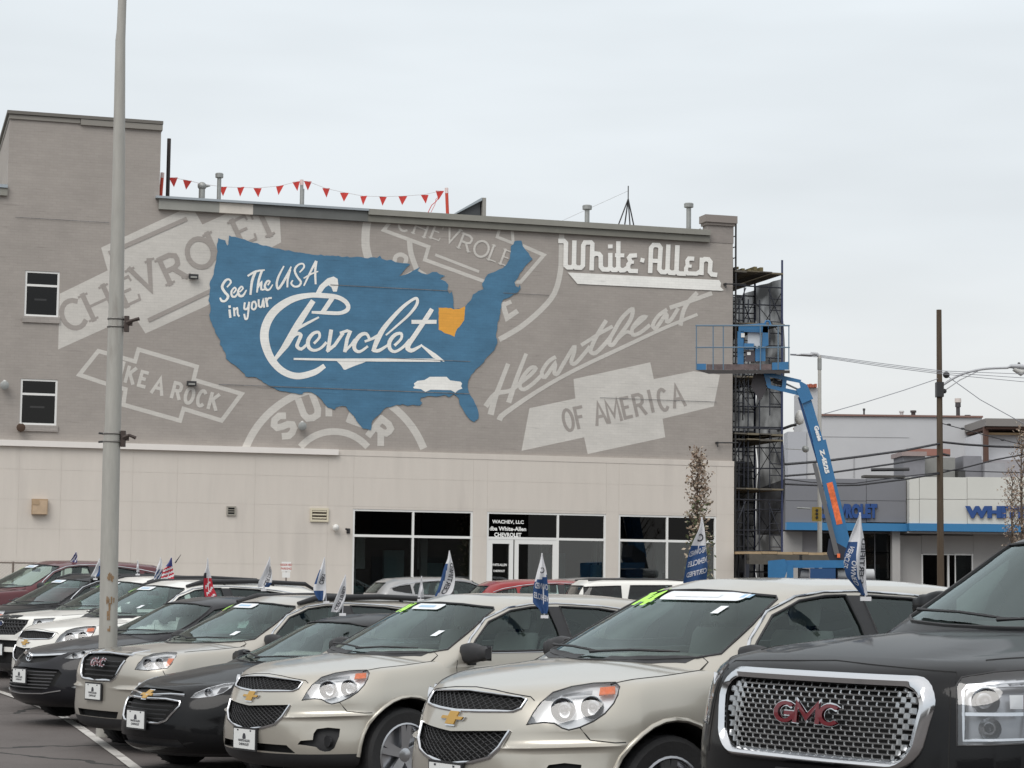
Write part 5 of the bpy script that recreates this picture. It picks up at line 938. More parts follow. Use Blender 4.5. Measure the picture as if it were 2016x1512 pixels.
class Body:
    """projection of outlines onto a body surface. frames: F from the front (y,z), S near side (x,z), R far side, D near front corner (a,z), T top (x,y), B rear"""
    def __init__(s, bms, beta=45):
        vs = []; fs = []
        for bm in bms:
            b = len(vs); bm.verts.ensure_lookup_table(); bm.verts.index_update(); vs += [v.co.copy() for v in bm.verts]; fs += [[b + v.index for v in f.verts] for f in bm.faces]
        s.bvh = BVHTree.FromPolygons(vs, fs); b = math.radians(beta); s.c, s.s = math.cos(b), math.sin(b)
    def fr(s, k):
        V = Vector; c, n = s.c, s.s
        return {'F': (V((-2, 0, 0)), V((0, 1, 0)), V((0, 0, 1)), V((1, 0, 0))), 'S': (V((0, -3, 0)), V((1, 0, 0)), V((0, 0, 1)), V((0, 1, 0))), 'R': (V((0, 3, 0)), V((1, 0, 0)), V((0, 0, 1)), V((0, -1, 0))),
                'D': (V((-3 * c, -3 * n, 0)), V((n, -c, 0)), V((0, 0, 1)), V((c, n, 0))), 'E': (V((-3 * c, 3 * n, 0)), V((n, c, 0)), V((0, 0, 1)), V((c, -n, 0))), 'T': (V((0, 0, 4)), V((1, 0, 0)), V((0, 1, 0)), V((0, 0, -1))), 'B': (V((8, 0, 0)), V((0, 1, 0)), V((0, 0, 1)), V((-1, 0, 0)))}[k]
    def hit(s, k, a, b, off=0.0):
        o, A, B, D = s.fr(k); p = o + A * a + B * b; h = s.bvh.ray_cast(p, D)
        if h[0] is None:
            q = p + D * 2.5; h = s.bvh.find_nearest(q); nrm = h[1]
            return h[0] - D * off, -D
        n = h[1] if h[1].dot(D) < 0 else -h[1]
        return h[0] + n * off, n
    def line(s, k, pts, off=0.0, step=.05, closed=False):
        P = list(pts) + ([pts[0]] if closed else []); o = []
        for i in range(len(P) - 1):
            n = max(1, int(math.hypot(P[i + 1][0] - P[i][0], P[i + 1][1] - P[i][1]) / step))
            for j in range(n): o.append(s.hit(k, P[i][0] + (P[i + 1][0] - P[i][0]) * j / n, P[i][1] + (P[i + 1][1] - P[i][1]) * j / n, off)[0])
        if not closed: o.append(s.hit(k, *P[-1][:2], off)[0])
        return o
    def patch(s, k, poly, off=.002, step=.04, thick=.0, depth=None, inward=None):
        """thin plate following the surface; with depth: closed prism from off outside to depth inside (cutter)"""
        P = []; n = len(poly)
        for i in range(n):
            a, b = poly[i], poly[(i + 1) % n]; q = max(1, int(math.hypot(b[0] - a[0], b[1] - a[1]) / step + .5))
            for j in range(q): P.append((a[0] + (b[0] - a[0]) * j / q, a[1] + (b[1] - a[1]) * j / q))
        def inside(x, y):
            c = False
            for i in range(len(P)):
                (x1, y1), (x2, y2) = P[i], P[i - 1]
                if (y1 > y) != (y2 > y) and x < (x2 - x1) * (y - y1) / (y2 - y1) + x1: c = not c
            return c
        nb = len(P); xs = [p[0] for p in P]; ys = [p[1] for p in P]; pts = [Vector(p) for p in P]
        x = min(xs) + step * .5
        while x < max(xs):
            y = min(ys) + step * .5
            while y < max(ys):
                if inside(x, y) and min((x - p[0]) ** 2 + (y - p[1]) ** 2 for p in P) > (step * .45) ** 2: pts.append(Vector((x, y)))
                y += step
            x += step
        r = delaunay_2d_cdt(pts, [(i, (i + 1) % nb) for i in range(nb)], [list(range(nb))], 1, 1e-6)
        V2, F2 = r[0], r[2]; D = s.fr(k)[3]; T = []; Bt = []
        for v in V2:
            h, nrm = s.hit(k, v.x, v.y, 0.0)
            if depth is None: T.append(h + nrm * off); Bt.append(h + nrm * (off - thick))
            else: T.append(h - D * off); Bt.append(h + (D if inward is None else inward) * depth)
        cnt = {}
        for f in F2:
            for i in range(len(f)): e = (f[i], f[(i + 1) % len(f)]); cnt[e] = 1
        bd = [e for e in cnt if (e[1], e[0]) not in cnt]; m = MB(); nv = len(T)
        o, A, B, DD = s.fr(k); flip = A.cross(B).dot(DD) > 0
        F_ = [tuple(f) for f in F2]; fs = [tuple(reversed(f)) if flip else f for f in F_]
        if thick or depth is not None:
            fs += [tuple(i + nv for i in (f if flip else reversed(f))) for f in F_]
            fs += [((a, b, b + nv, a + nv) if flip else (b, a, a + nv, b + nv)) for a, b in bd]
        m.add(T + (Bt if (thick or depth is not None) else []), fs); return m
def mir(poly): return [(-a, b) for a, b in poly][::-1]
def cutter(mbs, m):
    t = MB()
    for q in mbs: t.add(q.v, q.f)
    bm = bmesh.new(); me = bpy.data.meshes.new('c'); me.from_pydata([tuple(v) for v in t.v], [], t.f); bm.from_mesh(me); bmesh.ops.remove_doubles(bm, verts=bm.verts, dist=1e-5); bmesh.ops.recalc_face_normals(bm, faces=bm.faces); bm.to_mesh(me); me.materials.append(m); return me
EQ_LOW = dict(front=[(0, .16), (.05, .09), (.12, .05), (.25, .015), (.45, .0), (.62, .015), (.78, .05), (.9, .10), (.96, .15), (1, .23)], rear=[(0, 4.6), (.2, 4.7), (.5, 4.74), (.8, 4.7), (1, 4.55)],
    width=[(0, .84), (.05, .90), (.15, .925), (.4, .935), (.7, .925), (.86, .895), (.93, .87), (.97, .845), (1, .80)], Df=[(0, .6), (.5, .68), (1, .62)], Dr=.35, m=[(0, 2.6), (.35, 2.3), (.7, 1.95), (1, 1.9)], n=[(0, 1.8), (.5, 1.6), (1, 1.5)],
    top=[(0, .93), (.2, 1.0), (.5, 1.07), (.9, 1.135), (1.3, 1.175), (2, 1.19), (4.4, 1.22), (4.8, 1.2)], edge=[(0, .9), (.3, .98), (.6, 1.045), (1, 1.085), (1.5, 1.13), (3, 1.17), (4.4, 1.22), (4.8, 1.2)],
    bottom=[(0, .26), (.6, .28), (1.4, .30), (3.4, .32), (4.8, .34)], flare=[(.93, .38, .022, .43), (3.79, .38, .022, .43)], crease=[(.62, .10, .012)], ridge=[(.54, .014, .018), (.60, .04, -.008)], crown=2.2, spine=.55)
EQ_GH = dict(front=[(0, .70), (.3, 1.10), (.55, 1.45), (.8, 1.80), (.9, 1.96), (1, 2.2)], rear=[(0, 4.7), (.35, 4.62), (.85, 4.35), (1, 4.15)], width=[(0, .885), (.36, .86), (.6, .785), (.85, .69), (.94, .65), (1, .58)],
    Df=[(0, .45), (.35, .44), (.8, .3), (1, .25)], Dr=.25, m=2.6, n=1.9, top=[(1.9, 1.62), (2.2, 1.65), (2.6, 1.665), (3.4, 1.66), (4.3, 1.60), (4.7, 1.58)], edge=[(1.9, 1.57), (2.2, 1.60), (2.6, 1.62), (3.4, 1.615), (4.3, 1.56), (4.7, 1.54)], bottom=.95, crown=2.5, spine=.35)

YK_LOW = dict(front=[(0, .14), (.06, .05), (.2, .0), (.45, .0), (.7, .02), (.84, .045), (.91, .08), (.96, .14), (1, .26)], rear=[(0, 5.05), (.3, 5.18), (.8, 5.17), (1, 5.05)],
    width=[(0, .93), (.06, .98), (.2, 1.01), (.5, 1.02), (.75, 1.01), (.88, 1.0), (.94, .98), (.975, .95), (1, .89)], Df=[(0, .42), (.5, .42), (1, .46)], Dr=.2, m=[(0, 3.2), (.5, 2.8), (1, 2.7)], n=[(0, 2.0), (1, 1.8)],
    top=[(0, 1.18), (.25, 1.275), (.6, 1.335), (1.1, 1.38), (1.5, 1.395), (5.2, 1.40)], edge=[(0, 1.15), (.3, 1.24), (.7, 1.285), (1.2, 1.32), (1.6, 1.33), (5.2, 1.36)],
    bottom=[(0, .33), (.6, .36), (5.2, .42)], flare=[(1.0, .42, .03, .47), (3.95, .42, .03, .47)], crown=3.2, spine=.5, hoodline=[(.52, .10, -.018), (-.52, .10, -.018)])
YK_GH = dict(front=[(0, 1.0), (.3, 1.42), (.55, 1.78), (.8, 2.12), (.9, 2.25), (1, 2.5)], rear=[(0, 5.15), (.4, 5.1), (.85, 4.95), (1, 4.8)], width=[(0, .95), (.32, .93), (.6, .87), (.85, .80), (.94, .76), (1, .68)],
    Df=[(0, .34), (.35, .34), (.8, .26), (1, .2)], Dr=.2, m=2.9, n=1.9, top=[(2.1, 1.90), (2.6, 1.94), (3.4, 1.96), (4.4, 1.94), (5.1, 1.90)], edge=[(2.1, 1.87), (2.6, 1.91), (3.4, 1.925), (4.4, 1.91), (5.1, 1.87)], bottom=1.18, crown=2.8, spine=.35)
TR_LOW = dict(EQ_LOW); TR_LOW.update(front=[(0, .14), (.05, .06), (.15, .02), (.3, .0), (.6, .0), (.8, .02), (.9, .05), (.96, .10), (1, .2)], Df=[(0, .5), (.5, .50), (1, .50)], m=[(0, 2.7), (.5, 2.5), (1, 2.5)], n=[(0, 1.9), (1, 1.75)],
    top=[(0, 1.03), (.2, 1.07), (.5, 1.11), (.9, 1.15), (1.3, 1.18), (2, 1.19), (4.4, 1.22), (4.8, 1.2)], edge=[(0, 1.0), (.3, 1.045), (.6, 1.075), (1, 1.105), (1.5, 1.14), (3, 1.17), (4.4, 1.22), (4.8, 1.2)])
SD_LOW = dict(front=[(0, .22), (.08, .10), (.2, .03), (.4, .0), (.6, .02), (.78, .07), (.9, .15), (.96, .22), (1, .34)], rear=[(0, 4.6), (.3, 4.84), (.7, 4.84), (1, 4.62)], width=[(0, .82), (.06, .87), (.2, .91), (.5, .925), (.75, .91), (.9, .88), (.96, .845), (1, .78)],
    Df=[(0, .65), (.5, .72), (1, .68)], Dr=.45, m=[(0, 2.5), (.5, 2.1), (1, 2.0)], n=[(0, 1.8), (1, 1.55)], top=[(0, .69), (.2, .79), (.5, .89), (.9, .975), (1.35, 1.03), (1.8, 1.04), (3.6, 1.05), (4.3, 1.08), (4.9, 1.03)], edge=[(0, .67), (.4, .80), (.8, .88), (1.3, .95), (2, .99), (3.5, 1.02), (4.3, 1.04), (4.9, 1.01)],
    bottom=[(0, .19), (.6, .2), (4.9, .24)], flare=[(.98, .33, .02, .40), (3.78, .33, .02, .40)], crease=[(.50, .09, .012)], crown=2.2, spine=.6)
SD_GH = dict(front=[(0, .85), (.25, 1.22), (.55, 1.70), (.8, 2.02), (.92, 2.22), (1, 2.5)], rear=[(0, 4.55), (.3, 4.25), (.6, 3.95), (.9, 3.6), (1, 3.3)], width=[(0, .86), (.3, .83), (.6, .74), (.85, .645), (.94, .60), (1, .52)],
    Df=[(0, .5), (.4, .42), (1, .28)], Dr=.4, m=2.5, n=1.8, top=[(2.0, 1.44), (2.4, 1.475), (2.9, 1.49), (3.3, 1.47), (4.5, 1.33)], edge=[(2.0, 1.40), (2.4, 1.435), (2.9, 1.445), (3.3, 1.43), (4.5, 1.28)], bottom=.84, crown=2.4, spine=.4)
# ---------------------------------------------------------------- vehicle materials
PLB = mat('black_plastic', (.022, .022, .024), .55, noise=.1, nscale=20); VOID = mat('void', (.008, .008, .008), .8); CHR = mat('chrome', (.68, .69, .71), .12, metal=1); SILV = mat('lamp_silver', (.80, .81, .82), .28, metal=.15)
TYR = mat('tyre_rubber', (.028, .028, .029), .8, bump=.3, bscale=40); RIM = mat('rim_alloy', (.50, .51, .53), .3, metal=.9); LENS = glass('lamp_lens', (.93, .94, .95), .05); CARG = glass('car_glass', (.80, .92, .89), .02, gc=(.86, .98, .97), ior=1.45); DARKG = glass('tinted_glass', (.14, .17, .165), .0)
SEATM = mat('seat_dark', (.17, .17, .165), .8); SEATT = mat('seat_grey', (.55, .56, .54), .8); DASH = mat('dash', (.03, .03, .032), .7); AMB = mat('amber_lamp', (.75, .16, .02), .25, coat=.5); GOLD = mat('bowtie_gold', (.55, .33, .09), .35, metal=.6); REDB = mat('badge_red', (.13, .010, .016), .25, coat=.6)
STK = mat('sticker_white', (.74, .77, .80), .5); STB = mat('sticker_blue', (.35, .52, .68), .5); GRN = mat('marker_green', (.45, .85, .12), .6); PLW = mat('plate_white', (.72, .73, .72), .45); PLK_ = mat('plate_ink', (.05, .05, .06), .6); BRL = mat('bulb_dark', (.05, .05, .06), .15, metal=.6)
CHAMP = paint('paint_champagne', (.475, .45, .395), .5, .30); CHAMP2 = paint('paint_champagne_grey', (.455, .43, .38), .5, .30); WHITE = paint('paint_white', (.74, .73, .69), .0, .4); BLACKP = paint('paint_black', (.003, .0032, .004), .0, .5, coat=.38); DGREY = paint('paint_dark_grey', (.012, .012, .015), .1, .45, coat=.45); MAROON = paint('paint_maroon', (.085, .012, .017), .1, .4); REDP = paint('paint_red', (.26, .02, .022), .1, .35); SILP = paint('paint_silver', (.36, .36, .36), .4, .35); CHARC = paint('paint_charcoal', (.003, .0032, .0042), .0, .5, coat=.36)
def add_wheel(par, x, y, r, side, rimr=.66, style=5):
    w = empty('wheel', (x, y, r), 0, parent=par); s = side
    m = MB(); R = r; t = .115
    m.lathe([(R * .62, -t * .85), (R * .90, -t), (R * .975, -t * .82), (R, -t * .4), (R, t * .4), (R * .975, t * .82), (R * .90, t), (R * .62, t * .85)], axis='y', n=36, caps=False)
    for k in range(36):
        a = 2 * math.pi * (k + .5) / 36; ca, sa = math.cos(a), math.sin(a); q = .012
        for hy in (-.07, .03): m.add([(ca * (R + .004) - sa * q, hy, sa * (R + .004) + ca * q), (ca * (R + .004) + sa * q, hy, sa * (R + .004) - ca * q), (ca * (R + .004) + sa * q, hy + .05, sa * (R + .004) - ca * q), (ca * (R + .004) - sa * q, hy + .05, sa * (R + .004) + ca * q)], [(0, 1, 2, 3)])
    m.build('tyre', TYR, w, 35)
    m = MB(); rr_ = R * rimr; o = s * t * .9
    m.lathe([(rr_ * 1.03, o), (rr_ * .98, o * 1.06), (rr_ * .93, o * .8), (rr_ * .9, o * .3), (.001, o * .28)], axis='y', n=36, caps=False)
    for k in range(style):
        for dd in (-.13, .13):
            a = 2 * math.pi * k / style + dd + .3; ca, sa = math.cos(a), math.sin(a); hw = .022 * R / .36
            v = []
            for rad, h, ww in ((rr_ * .12, o * .86, hw * 1.2), (rr_ * .95, o * .98, hw)):
                for q in (-ww, ww): v.append((ca * rad - sa * q, h, sa * rad + ca * q))
            v += [(x_, h - s * .03, z_) for x_, h, z_ in v]; m.add(v, [(0, 1, 3, 2), (4, 6, 7, 5), (0, 2, 6, 4), (1, 5, 7, 3), (2, 3, 7, 6), (0, 4, 5, 1)])
    m.lathe([(rr_ * .22, o * .5), (rr_ * .22, o * .9), (rr_ * .14, o * .98), (.001, o)], axis='y', n=16)
    m.build('rim', RIM, w, 35); return w
def rbox(m, x0, x1, y0, y1, z0, z1, b=.03):
    """box with chamfered upright edges"""
    P = [(x0 + b, y0), (x1 - b, y0), (x1, y0 + b), (x1, y1 - b), (x1 - b, y1), (x0 + b, y1), (x0, y1 - b), (x0, y0 + b)]; c = ((x0 + x1) / 2, (y0 + y1) / 2); vs = []
    for z, s in ((z0, .94), (z0 + b, 1), (z1 - b, 1), (z1, .9)): vs += [(c[0] + (x - c[0]) * s, c[1] + (y - c[1]) * s, z) for x, y in P]
    fs = [tuple(range(7, -1, -1)), tuple(range(24, 32))] + [(r_ * 8 + i, r_ * 8 + (i + 1) % 8, r_ * 8 + 8 + (i + 1) % 8, r_ * 8 + 8 + i) for r_ in range(3) for i in range(8)]
    return m.add(vs, fs)
def seat(par, x, y, z, m, h=.62, w=.5):
    q = MB(); rbox(q, x - .48, x, y - w / 2, y + w / 2, z, z + .16)
    b = MB(); rbox(b, 0, .14, y - w / 2, y + w / 2, 0, h, .04); q.add([(v.x + x - .06 + v.z * .28, v.y, v.z + z + .12) for v in b.v], b.f)
    b = MB(); rbox(b, 0, .10, y - .13, y + .13, 0, .19, .04); q.add([(v.x + x + .13 + v.z * .1, v.y, v.z + z + .15 + h) for v in b.v], b.f); q.tube([(x + .15, y - .05, z + .1 + h), (x + .17, y - .05, z + .2 + h)], .008, 5).tube([(x + .15, y + .05, z + .1 + h), (x + .17, y + .05, z + .2 + h)], .008, 5)
    return q.build('seat', m, par, 50)
def plate_on(par, B, z, tone=1, w=.155, y0=0.0):
    h, n = B.hit('F', y0, z, .0); p = empty('license_plate', (h.x - .012, y0, z), 0, parent=par)
    MB().box(-.015, .0, -w - .012, w + .012, -.092, .092).build('plate_frame', BLK, p); MB().box(-.018, -.0155, -w, w, -.078, .078).build('plate_face', PLW, p)
    m = MB(); m.prism([(-.02, .03), (-.025, .012), (-.02, .0), (.02, .0), (.025, .012), (.02, .03), (.012, .045), (-.012, .045)], -.0195, -.0185, 'x')
    for q in (-.10, .085): m.prism([(q, .062), (q + .02, .062), (q + .02, .074), (q, .074)], -.0195, -.0185, 'x')
    m.build('plate_emblem', PLK_, p)
    for t, zz_, hh in (('WHITE-ALLEN', -.012, .02), ('CHEVROLET', -.042, .02)):
        vs, fs = text_mesh(t, hh, .03); ww = max(v[0] for v in vs); k = min(1, .14 / ww)
        mobj('plate_lettering', [(-.0205, -x * k, zz_ + y) for x, y in vs], fs, PLK_, p)
def bowtie(par, B, y, z, w=.20, h=.072, k='F'):
    P = [(-.5, .12), (-.2, .12), (-.16, .5), (.26, .5), (.22, .12), (.5, .12), (.44, -.12), (.2, -.12), (.16, -.5), (-.26, -.5), (-.22, -.12), (-.56, -.12)]
    P = [(-a, b) for a, b in P][::-1]
    a = B.patch(k, [(y + p[0] * w * 1.12, z + p[1] * h * 1.25) for p in P], .012, .05, thick=.012).build('badge', CHR, par); B.patch(k, [(y + p[0] * w, z + p[1] * h) for p in P], .018, .05, thick=.008).build('badge_fill', GOLD, a); return a
def mesh_bars(B, par, k, poly, pitch, depth, m, name='grille_mesh', r=.006, dirs=((1, .55), (1, -.55))):
    """criss-cross bars clipped to a polygon, set behind the surface"""
    xs = [p[0] for p in poly]; ys = [p[1] for p in poly]; q = MB(); n = len(poly); c = ((min(xs) + max(xs)) / 2, (min(ys) + max(ys)) / 2); D = B.fr(k)[3]
    for dx, dy in dirs:
        l = math.hypot(dx, dy); ux, uy = dx / l, dy / l; nx, ny = -uy, ux; R = math.hypot(max(xs) - min(xs), max(ys) - min(ys)) / 2
        for i in range(-int(R / pitch), int(R / pitch) + 1):
            ox, oy = c[0] + nx * i * pitch, c[1] + ny * i * pitch; ts = []
            for j in range(n):
                (x1, y1), (x2, y2) = poly[j], poly[(j + 1) % n]; den = ux * (y2 - y1) - uy * (x2 - x1)
                if abs(den) < 1e-9: continue
                t = ((x1 - ox) * (y2 - y1) - (y1 - oy) * (x2 - x1)) / den; s = ((x1 - ox) * uy - (y1 - oy) * ux) / den
                if 0 <= s < 1: ts.append(t)
            ts.sort()
            for a, b in zip(ts[::2], ts[1::2]):
                if b - a < .01: continue
                nn_ = max(1, int((b - a) / .12)); P = [B.hit(k, ox + ux * (a + (b - a) * w / nn_), oy + uy * (a + (b - a) * w / nn_))[0] + D * depth for w in range(nn_ + 1)]
                q.tube(P, r, 4)
    o = q.build(name, m, par); o['kind'] = 'stuff'; return o
def make_car(name, sp, origin_label):
    """sp: low, gh hull dicts, paint, wheels (x front, x rear, r), cuts, glasses ...; returns root, Body"""
    root = empty(name, (0, 0, 0)); lo_ = hull(sp['low']); gh = hull(sp['gh'], nf=14, ns=34, nr=10); B = Body([lo_, gh])
    xa, xb, r = sp['wheels']; W = sp['W']; P = sp['paint']
    gi = dict(sp['gh']); inner = hull(gi, nf=10, ns=20, nr=8, grow=.045, floor=sp['gh']['bottom'] - .1)
    cx0, cx1, cz = sp['cabin']
    arch = MB()
    for x in (xa, xb):
        for s in (-1, 1): arch.lathe([(sp['arch'], s * .58), (sp['arch'], s * 1.25)] if s > 0 else [(sp['arch'], -1.25), (sp['arch'], -.58)], (x, 0, r + .01), 'y', 36)
    low = bm_mesh(lo_, 'body', [P, PLB]); zc_ = sp.get('clad', .37)
    for p in low.polygons:
        c = p.center
        if c.z < zc_ or (c.z < zc_ + .1 and abs(c.y) > .7 and False): p.material_index = 1
    cabin = MB().box(cx0, cx1, -W + .17, W - .17, .42, cz + .5)
    pk = {}
    for (k, poly, depth, m, both) in sp['pockets']:
        L = pk.setdefault(m.name, [m, []]); L[1].append(B.patch(k, poly, .04, .05, depth=depth))
        if both: L[1].append(B.patch({'D': 'E', 'S': 'R', 'F': 'F'}[k], mir(poly) if k == 'F' else poly, .04, .05, depth=depth))
    cuts = [cutter([cabin], DASH), cutter([arch], VOID)] + [cutter(v[1], v[0]) for v in pk.values()]
    low2 = boolean(low, cuts, 'body')
    gm = bm_mesh(gh, 'roof_shell', [P]); gc = [bm_mesh(inner, 'inner', [SEATT])]
    ws = []
    for (nm, k, poly, both, g) in sp['glass']:
        c = B.patch(k, poly, .3, .09, depth=.25); ws.append((c, nm, k, poly, g))
        if both: k2 = {'S': 'R'}[k]; ws.append((B.patch(k2, poly, .3, .09, depth=.25), nm, k2, poly, g))
    for c, nm, *_ in ws: gc.append(cutter([c], BLK))
    gm2 = boolean(gm, gc, 'roof_shell')
    for me, nm in ((low2, 'body'), (gm2, 'roof')):
        for f in me.polygons: f.use_smooth = True
        me.set_sharp_from_angle(angle=math.radians(32)); o = bpy.data.objects.new(nm, me); COL.objects.link(o); o.parent = root
    for c, nm, k, poly, g in ws:
        if k == 'F': off = -.004
        else: off = -.008
        B.patch(k, poly, off, .09).build(nm, g, root, 180)
        B_ = B.line(k, poly, 0.001, .08, closed=True); MB().tube(B_, .009, 5, closed=True).build('window_seal', PLB, root, 60)
    for x in (xa, xb):
        for s in (-1, 1): add_wheel(root, x, s * (W - .125), r, s)
    for x in (xa, xb):
        for k in 'SR':
            pts = []
            for i in range(19):
                a = math.radians(-12 + 204 * i / 18); ra = sp['arch'] + .012
                px_, pz_ = x + ra * math.cos(a), r + .01 + ra * math.sin(a)
                if pz_ > zc_ - .06: pts.append(B.hit(k, px_, pz_, .0)[0])
            MB().tube(pts, .016, 6).build('arch_lip', P, root, 60)
    # inner floor and dark underside
    MB().box(.5, sp['len'] - .5, -W + .25, W - .25, .27, .43).build('underbody', VOID, root)
    zf = sp['gh']['bottom'] - .62
    for y in (-.38, .38): seat(root, sp['seatx'], y, zf + .28, sp.get('seatm', SEATM), .60)
    q = MB(); rbox(q, sp['seatx'] + .75, sp['seatx'] + 1.2, -.62, .62, zf + .25, zf + .42); b = MB(); rbox(b, 0, .14, -.62, .62, 0, .55, .04); q.add([(v.x + sp['seatx'] + 1.12 + v.z * .28, v.y, v.z + zf + .38) for v in b.v], b.f); q.build('rear_seat', sp.get('seatm', SEATM), root, 50)
    zd = sp['gh']['bottom'] + .12; xd = sp['dashx']; m = MB(); m.prism([(xd - .35, zd - .05), (xd, zd + .03), (xd + .12, zd - .03), (xd + .12, zd - .35), (xd - .35, zd - .35)], -W + .2, W - .2); m.build('dashboard', DASH, root, 40)
    sw = MB(); cx, cy = xd + .26, -.38; sw.tube([(cx + .06 * math.sin(a), cy + .18 * math.cos(a), zd - .06 + .17 * math.sin(a)) for a in [2 * math.pi * i / 16 for i in range(16)]], .015, 6, closed=True); sw.tube([(cx, cy - .17, zd - .06), (cx, cy + .17, zd - .06)], .02, 5); sw.build('steering_wheel', DASH, root, 60)
    rm = B.hit('F', 0, sp['mirz'])[0]; MB().box(rm.x + .05, rm.x + .09, -.12, .12, rm.z - .09, rm.z - .03).box(rm.x + .02, rm.x + .05, -.02, .02, rm.z - .06, rm.z + .0).build('rearview_mirror', BLK, root)
    for k, pts in sp.get('seams', []):
        for kk in ([k, {'D': 'E', 'S': 'R'}[k]] if k in 'DS' else [k]):
            MB().tube(B.line(kk, pts, -.0005, .05), .0042, 4).build('panel_gap', VOID, root)
        if k == 'T': MB().tube(B.line('T', [(a, -b) for a, b in pts], -.0005, .05), .0042, 4).build('panel_gap', VOID, root)
    for k, pts, rad, m, nm in sp.get('trims', []):
        for kk in ([k, {'D': 'E', 'S': 'R'}[k]] if k in 'DS' else [k]):
            MB().tube(B.line(kk, pts, 0.0, .06), rad, 6).build(nm, m, root, 60)
    # wipers and door mirrors
    for y0, y1, z0, z1 in sp['wipers']:
        P_ = B.line('F', [(y0, z0), ((y0 + y1) / 2, (z0 + z1) / 2 + .01), (y1, z1)], .03, .1); MB().tube(P_, [.012] + [.008] * (len(P_) - 2) + [.005], 5).build('wiper', BLK, root)
    mx_, my_, mz_ = sp['mirror']
    for s in (-1, 1):
        m = MB(); v = []
        n = 10
        for i in range(n + 1):
            t = i / n; yy = my_ * .86 + .27 * t; sc_ = (.75 + .25 * math.sin(math.pi * min(1, t * 1.4 + .1))) * (1 if t < .9 else .7); 
            for kq in range(12):
                a = 2 * math.pi * kq / 12; ca, sa = math.cos(a), math.sin(a); pw = lambda q: math.copysign(abs(q) ** .6, q)
                v.append((mx_ + pw(ca) * .065 * sc_ - .03 * (1 - t), s * yy, mz_ + pw(sa) * .085 * sc_))
        f = [(i * 12 + k, i * 12 + (k + 1) % 12, (i + 1) * 12 + (k + 1) % 12, (i + 1) * 12 + k) for i in range(n) for k in range(12)] + [tuple(range(11, -1, -1)), tuple(range(n * 12, n * 12 + 12))]
        m.add(v, f); o = m.build('door_mirror', sp.get('mirm', PLB), root, 50)
        MB().box(mx_ - .02, mx_ + .05, min(s * my_ * .78, s * my_ * .92), max(s * my_ * .78, s * my_ * .92), mz_ - .1, mz_ - .04).build('mirror_arm', PLB, o)
        MB().box(mx_ + .052, mx_ + .056, min(s * (my_ * .86 + .04), s * (my_ * .86 + .25)), max(s * (my_ * .86 + .04), s * (my_ * .86 + .25)), mz_ - .06, mz_ + .06).build('mirror_glass', CHR, o)
    return root, B
def lamp_unit(root, B, poly, bowls, turn=None, extra=None, rimm=None, frames=('D', 'E'), depth=.03, lens=True):
    for k in frames:
        pl = poly if k != 'F2' else mir(poly); o = B.patch(k, pl, .001, .05).build('headlight', LENS, root, 180) if lens else None
        D = B.fr(k)[3]
        for (a, z, r) in bowls:
            h = B.hit(k, a, z)[0]; c = h + D * .045; m = MB(); ax = -D; u = Vector((0, 0, 1)).cross(ax).normalized(); w = ax.cross(u)
            prof = [(r, .03), (r * .97, .035), (r * .8, .0), (r * .45, -.02), (.35 * r, -.015), (.35 * r, .005), (r * .2, .02), (.0005, .024)]; n = 18; vs = []; fs = []
            for i, (rr_, hh) in enumerate(prof):
                for q in range(n): t = 2 * math.pi * q / n; vs.append(c + u * (rr_ * math.cos(t)) + w * (rr_ * math.sin(t)) + ax * hh)
            for i in range(len(prof) - 1):
                for q in range(n): fs.append((i * n + q, i * n + (q + 1) % n, (i + 1) * n + (q + 1) % n, (i + 1) * n + q))
            mm = MB(); mm.add(vs, fs); mm.mi = [1 if (4 * n <= i) else 0 for i in range(len(fs))]; mm.build('reflector', [CHR, BRL], o, 60)
        if turn: B.patch(k, turn, -.012, .05, thick=.01).build('turn_signal', AMB, o)
        for (pp, m) in (extra or []): B.patch(k, pp, -.016, .05, thick=.008).build('lamp_trim', m, o)
        MB().tube(B.line(k, poly, .0, .05, closed=True), .0045, 5, closed=True).build('lamp_seal', rimm or BLK, o)
def windshield_print(root, B, banner, green=None, stickers=(), bm=None):
    y0, y1, z0, z1 = banner; r = (z1 - z0) / 2; P = [(y1 - r + r * math.cos(a), (z0 + z1) / 2 + r * math.sin(a)) for a in [math.radians(q) for q in range(-90, 91, 30)]] + [(y0 + r + r * math.cos(a), (z0 + z1) / 2 + r * math.sin(a)) for a in [math.radians(q) for q in range(90, 271, 30)]]
    o = B.patch('F', P, .003, .06, thick=.001).build('window_banner', STK, root); B.patch('F', [(y0 + (y1 - y0) * .25, z0 + r * .7), (y0 + (y1 - y0) * .8, z0 + r * .7), (y0 + (y1 - y0) * .8, z1 - r * .6), (y0 + (y1 - y0) * .25, z1 - r * .6)], .0045, .06).build('banner_print', bm or STB, o)
    if green:
        t, yc, zc, w, h, tilt = green; st = word(t, 0, 0, w * .18, 1, .22, 0, .55); tot = max(p[0] for s in st for p in s)
        def fn(x, y, off): return B.hit('F', yc - (x / tot - .5) * w, zc + (-y - .5) * h + (x / tot - .5) * tilt, .006 + off)[0]
        strokes_mesh('marker_number', [[(x, y, .22) for x, y, _ in s] for s in st], fn, GRN, root)
    for (ya, za, w, h, m) in stickers: B.patch('F', [(ya - w / 2, za - h / 2), (ya + w / 2, za - h / 2), (ya + w / 2, za + h / 2), (ya - w / 2, za + h / 2)], .003, .06, thick=.001).build('window_sticker', m, root)
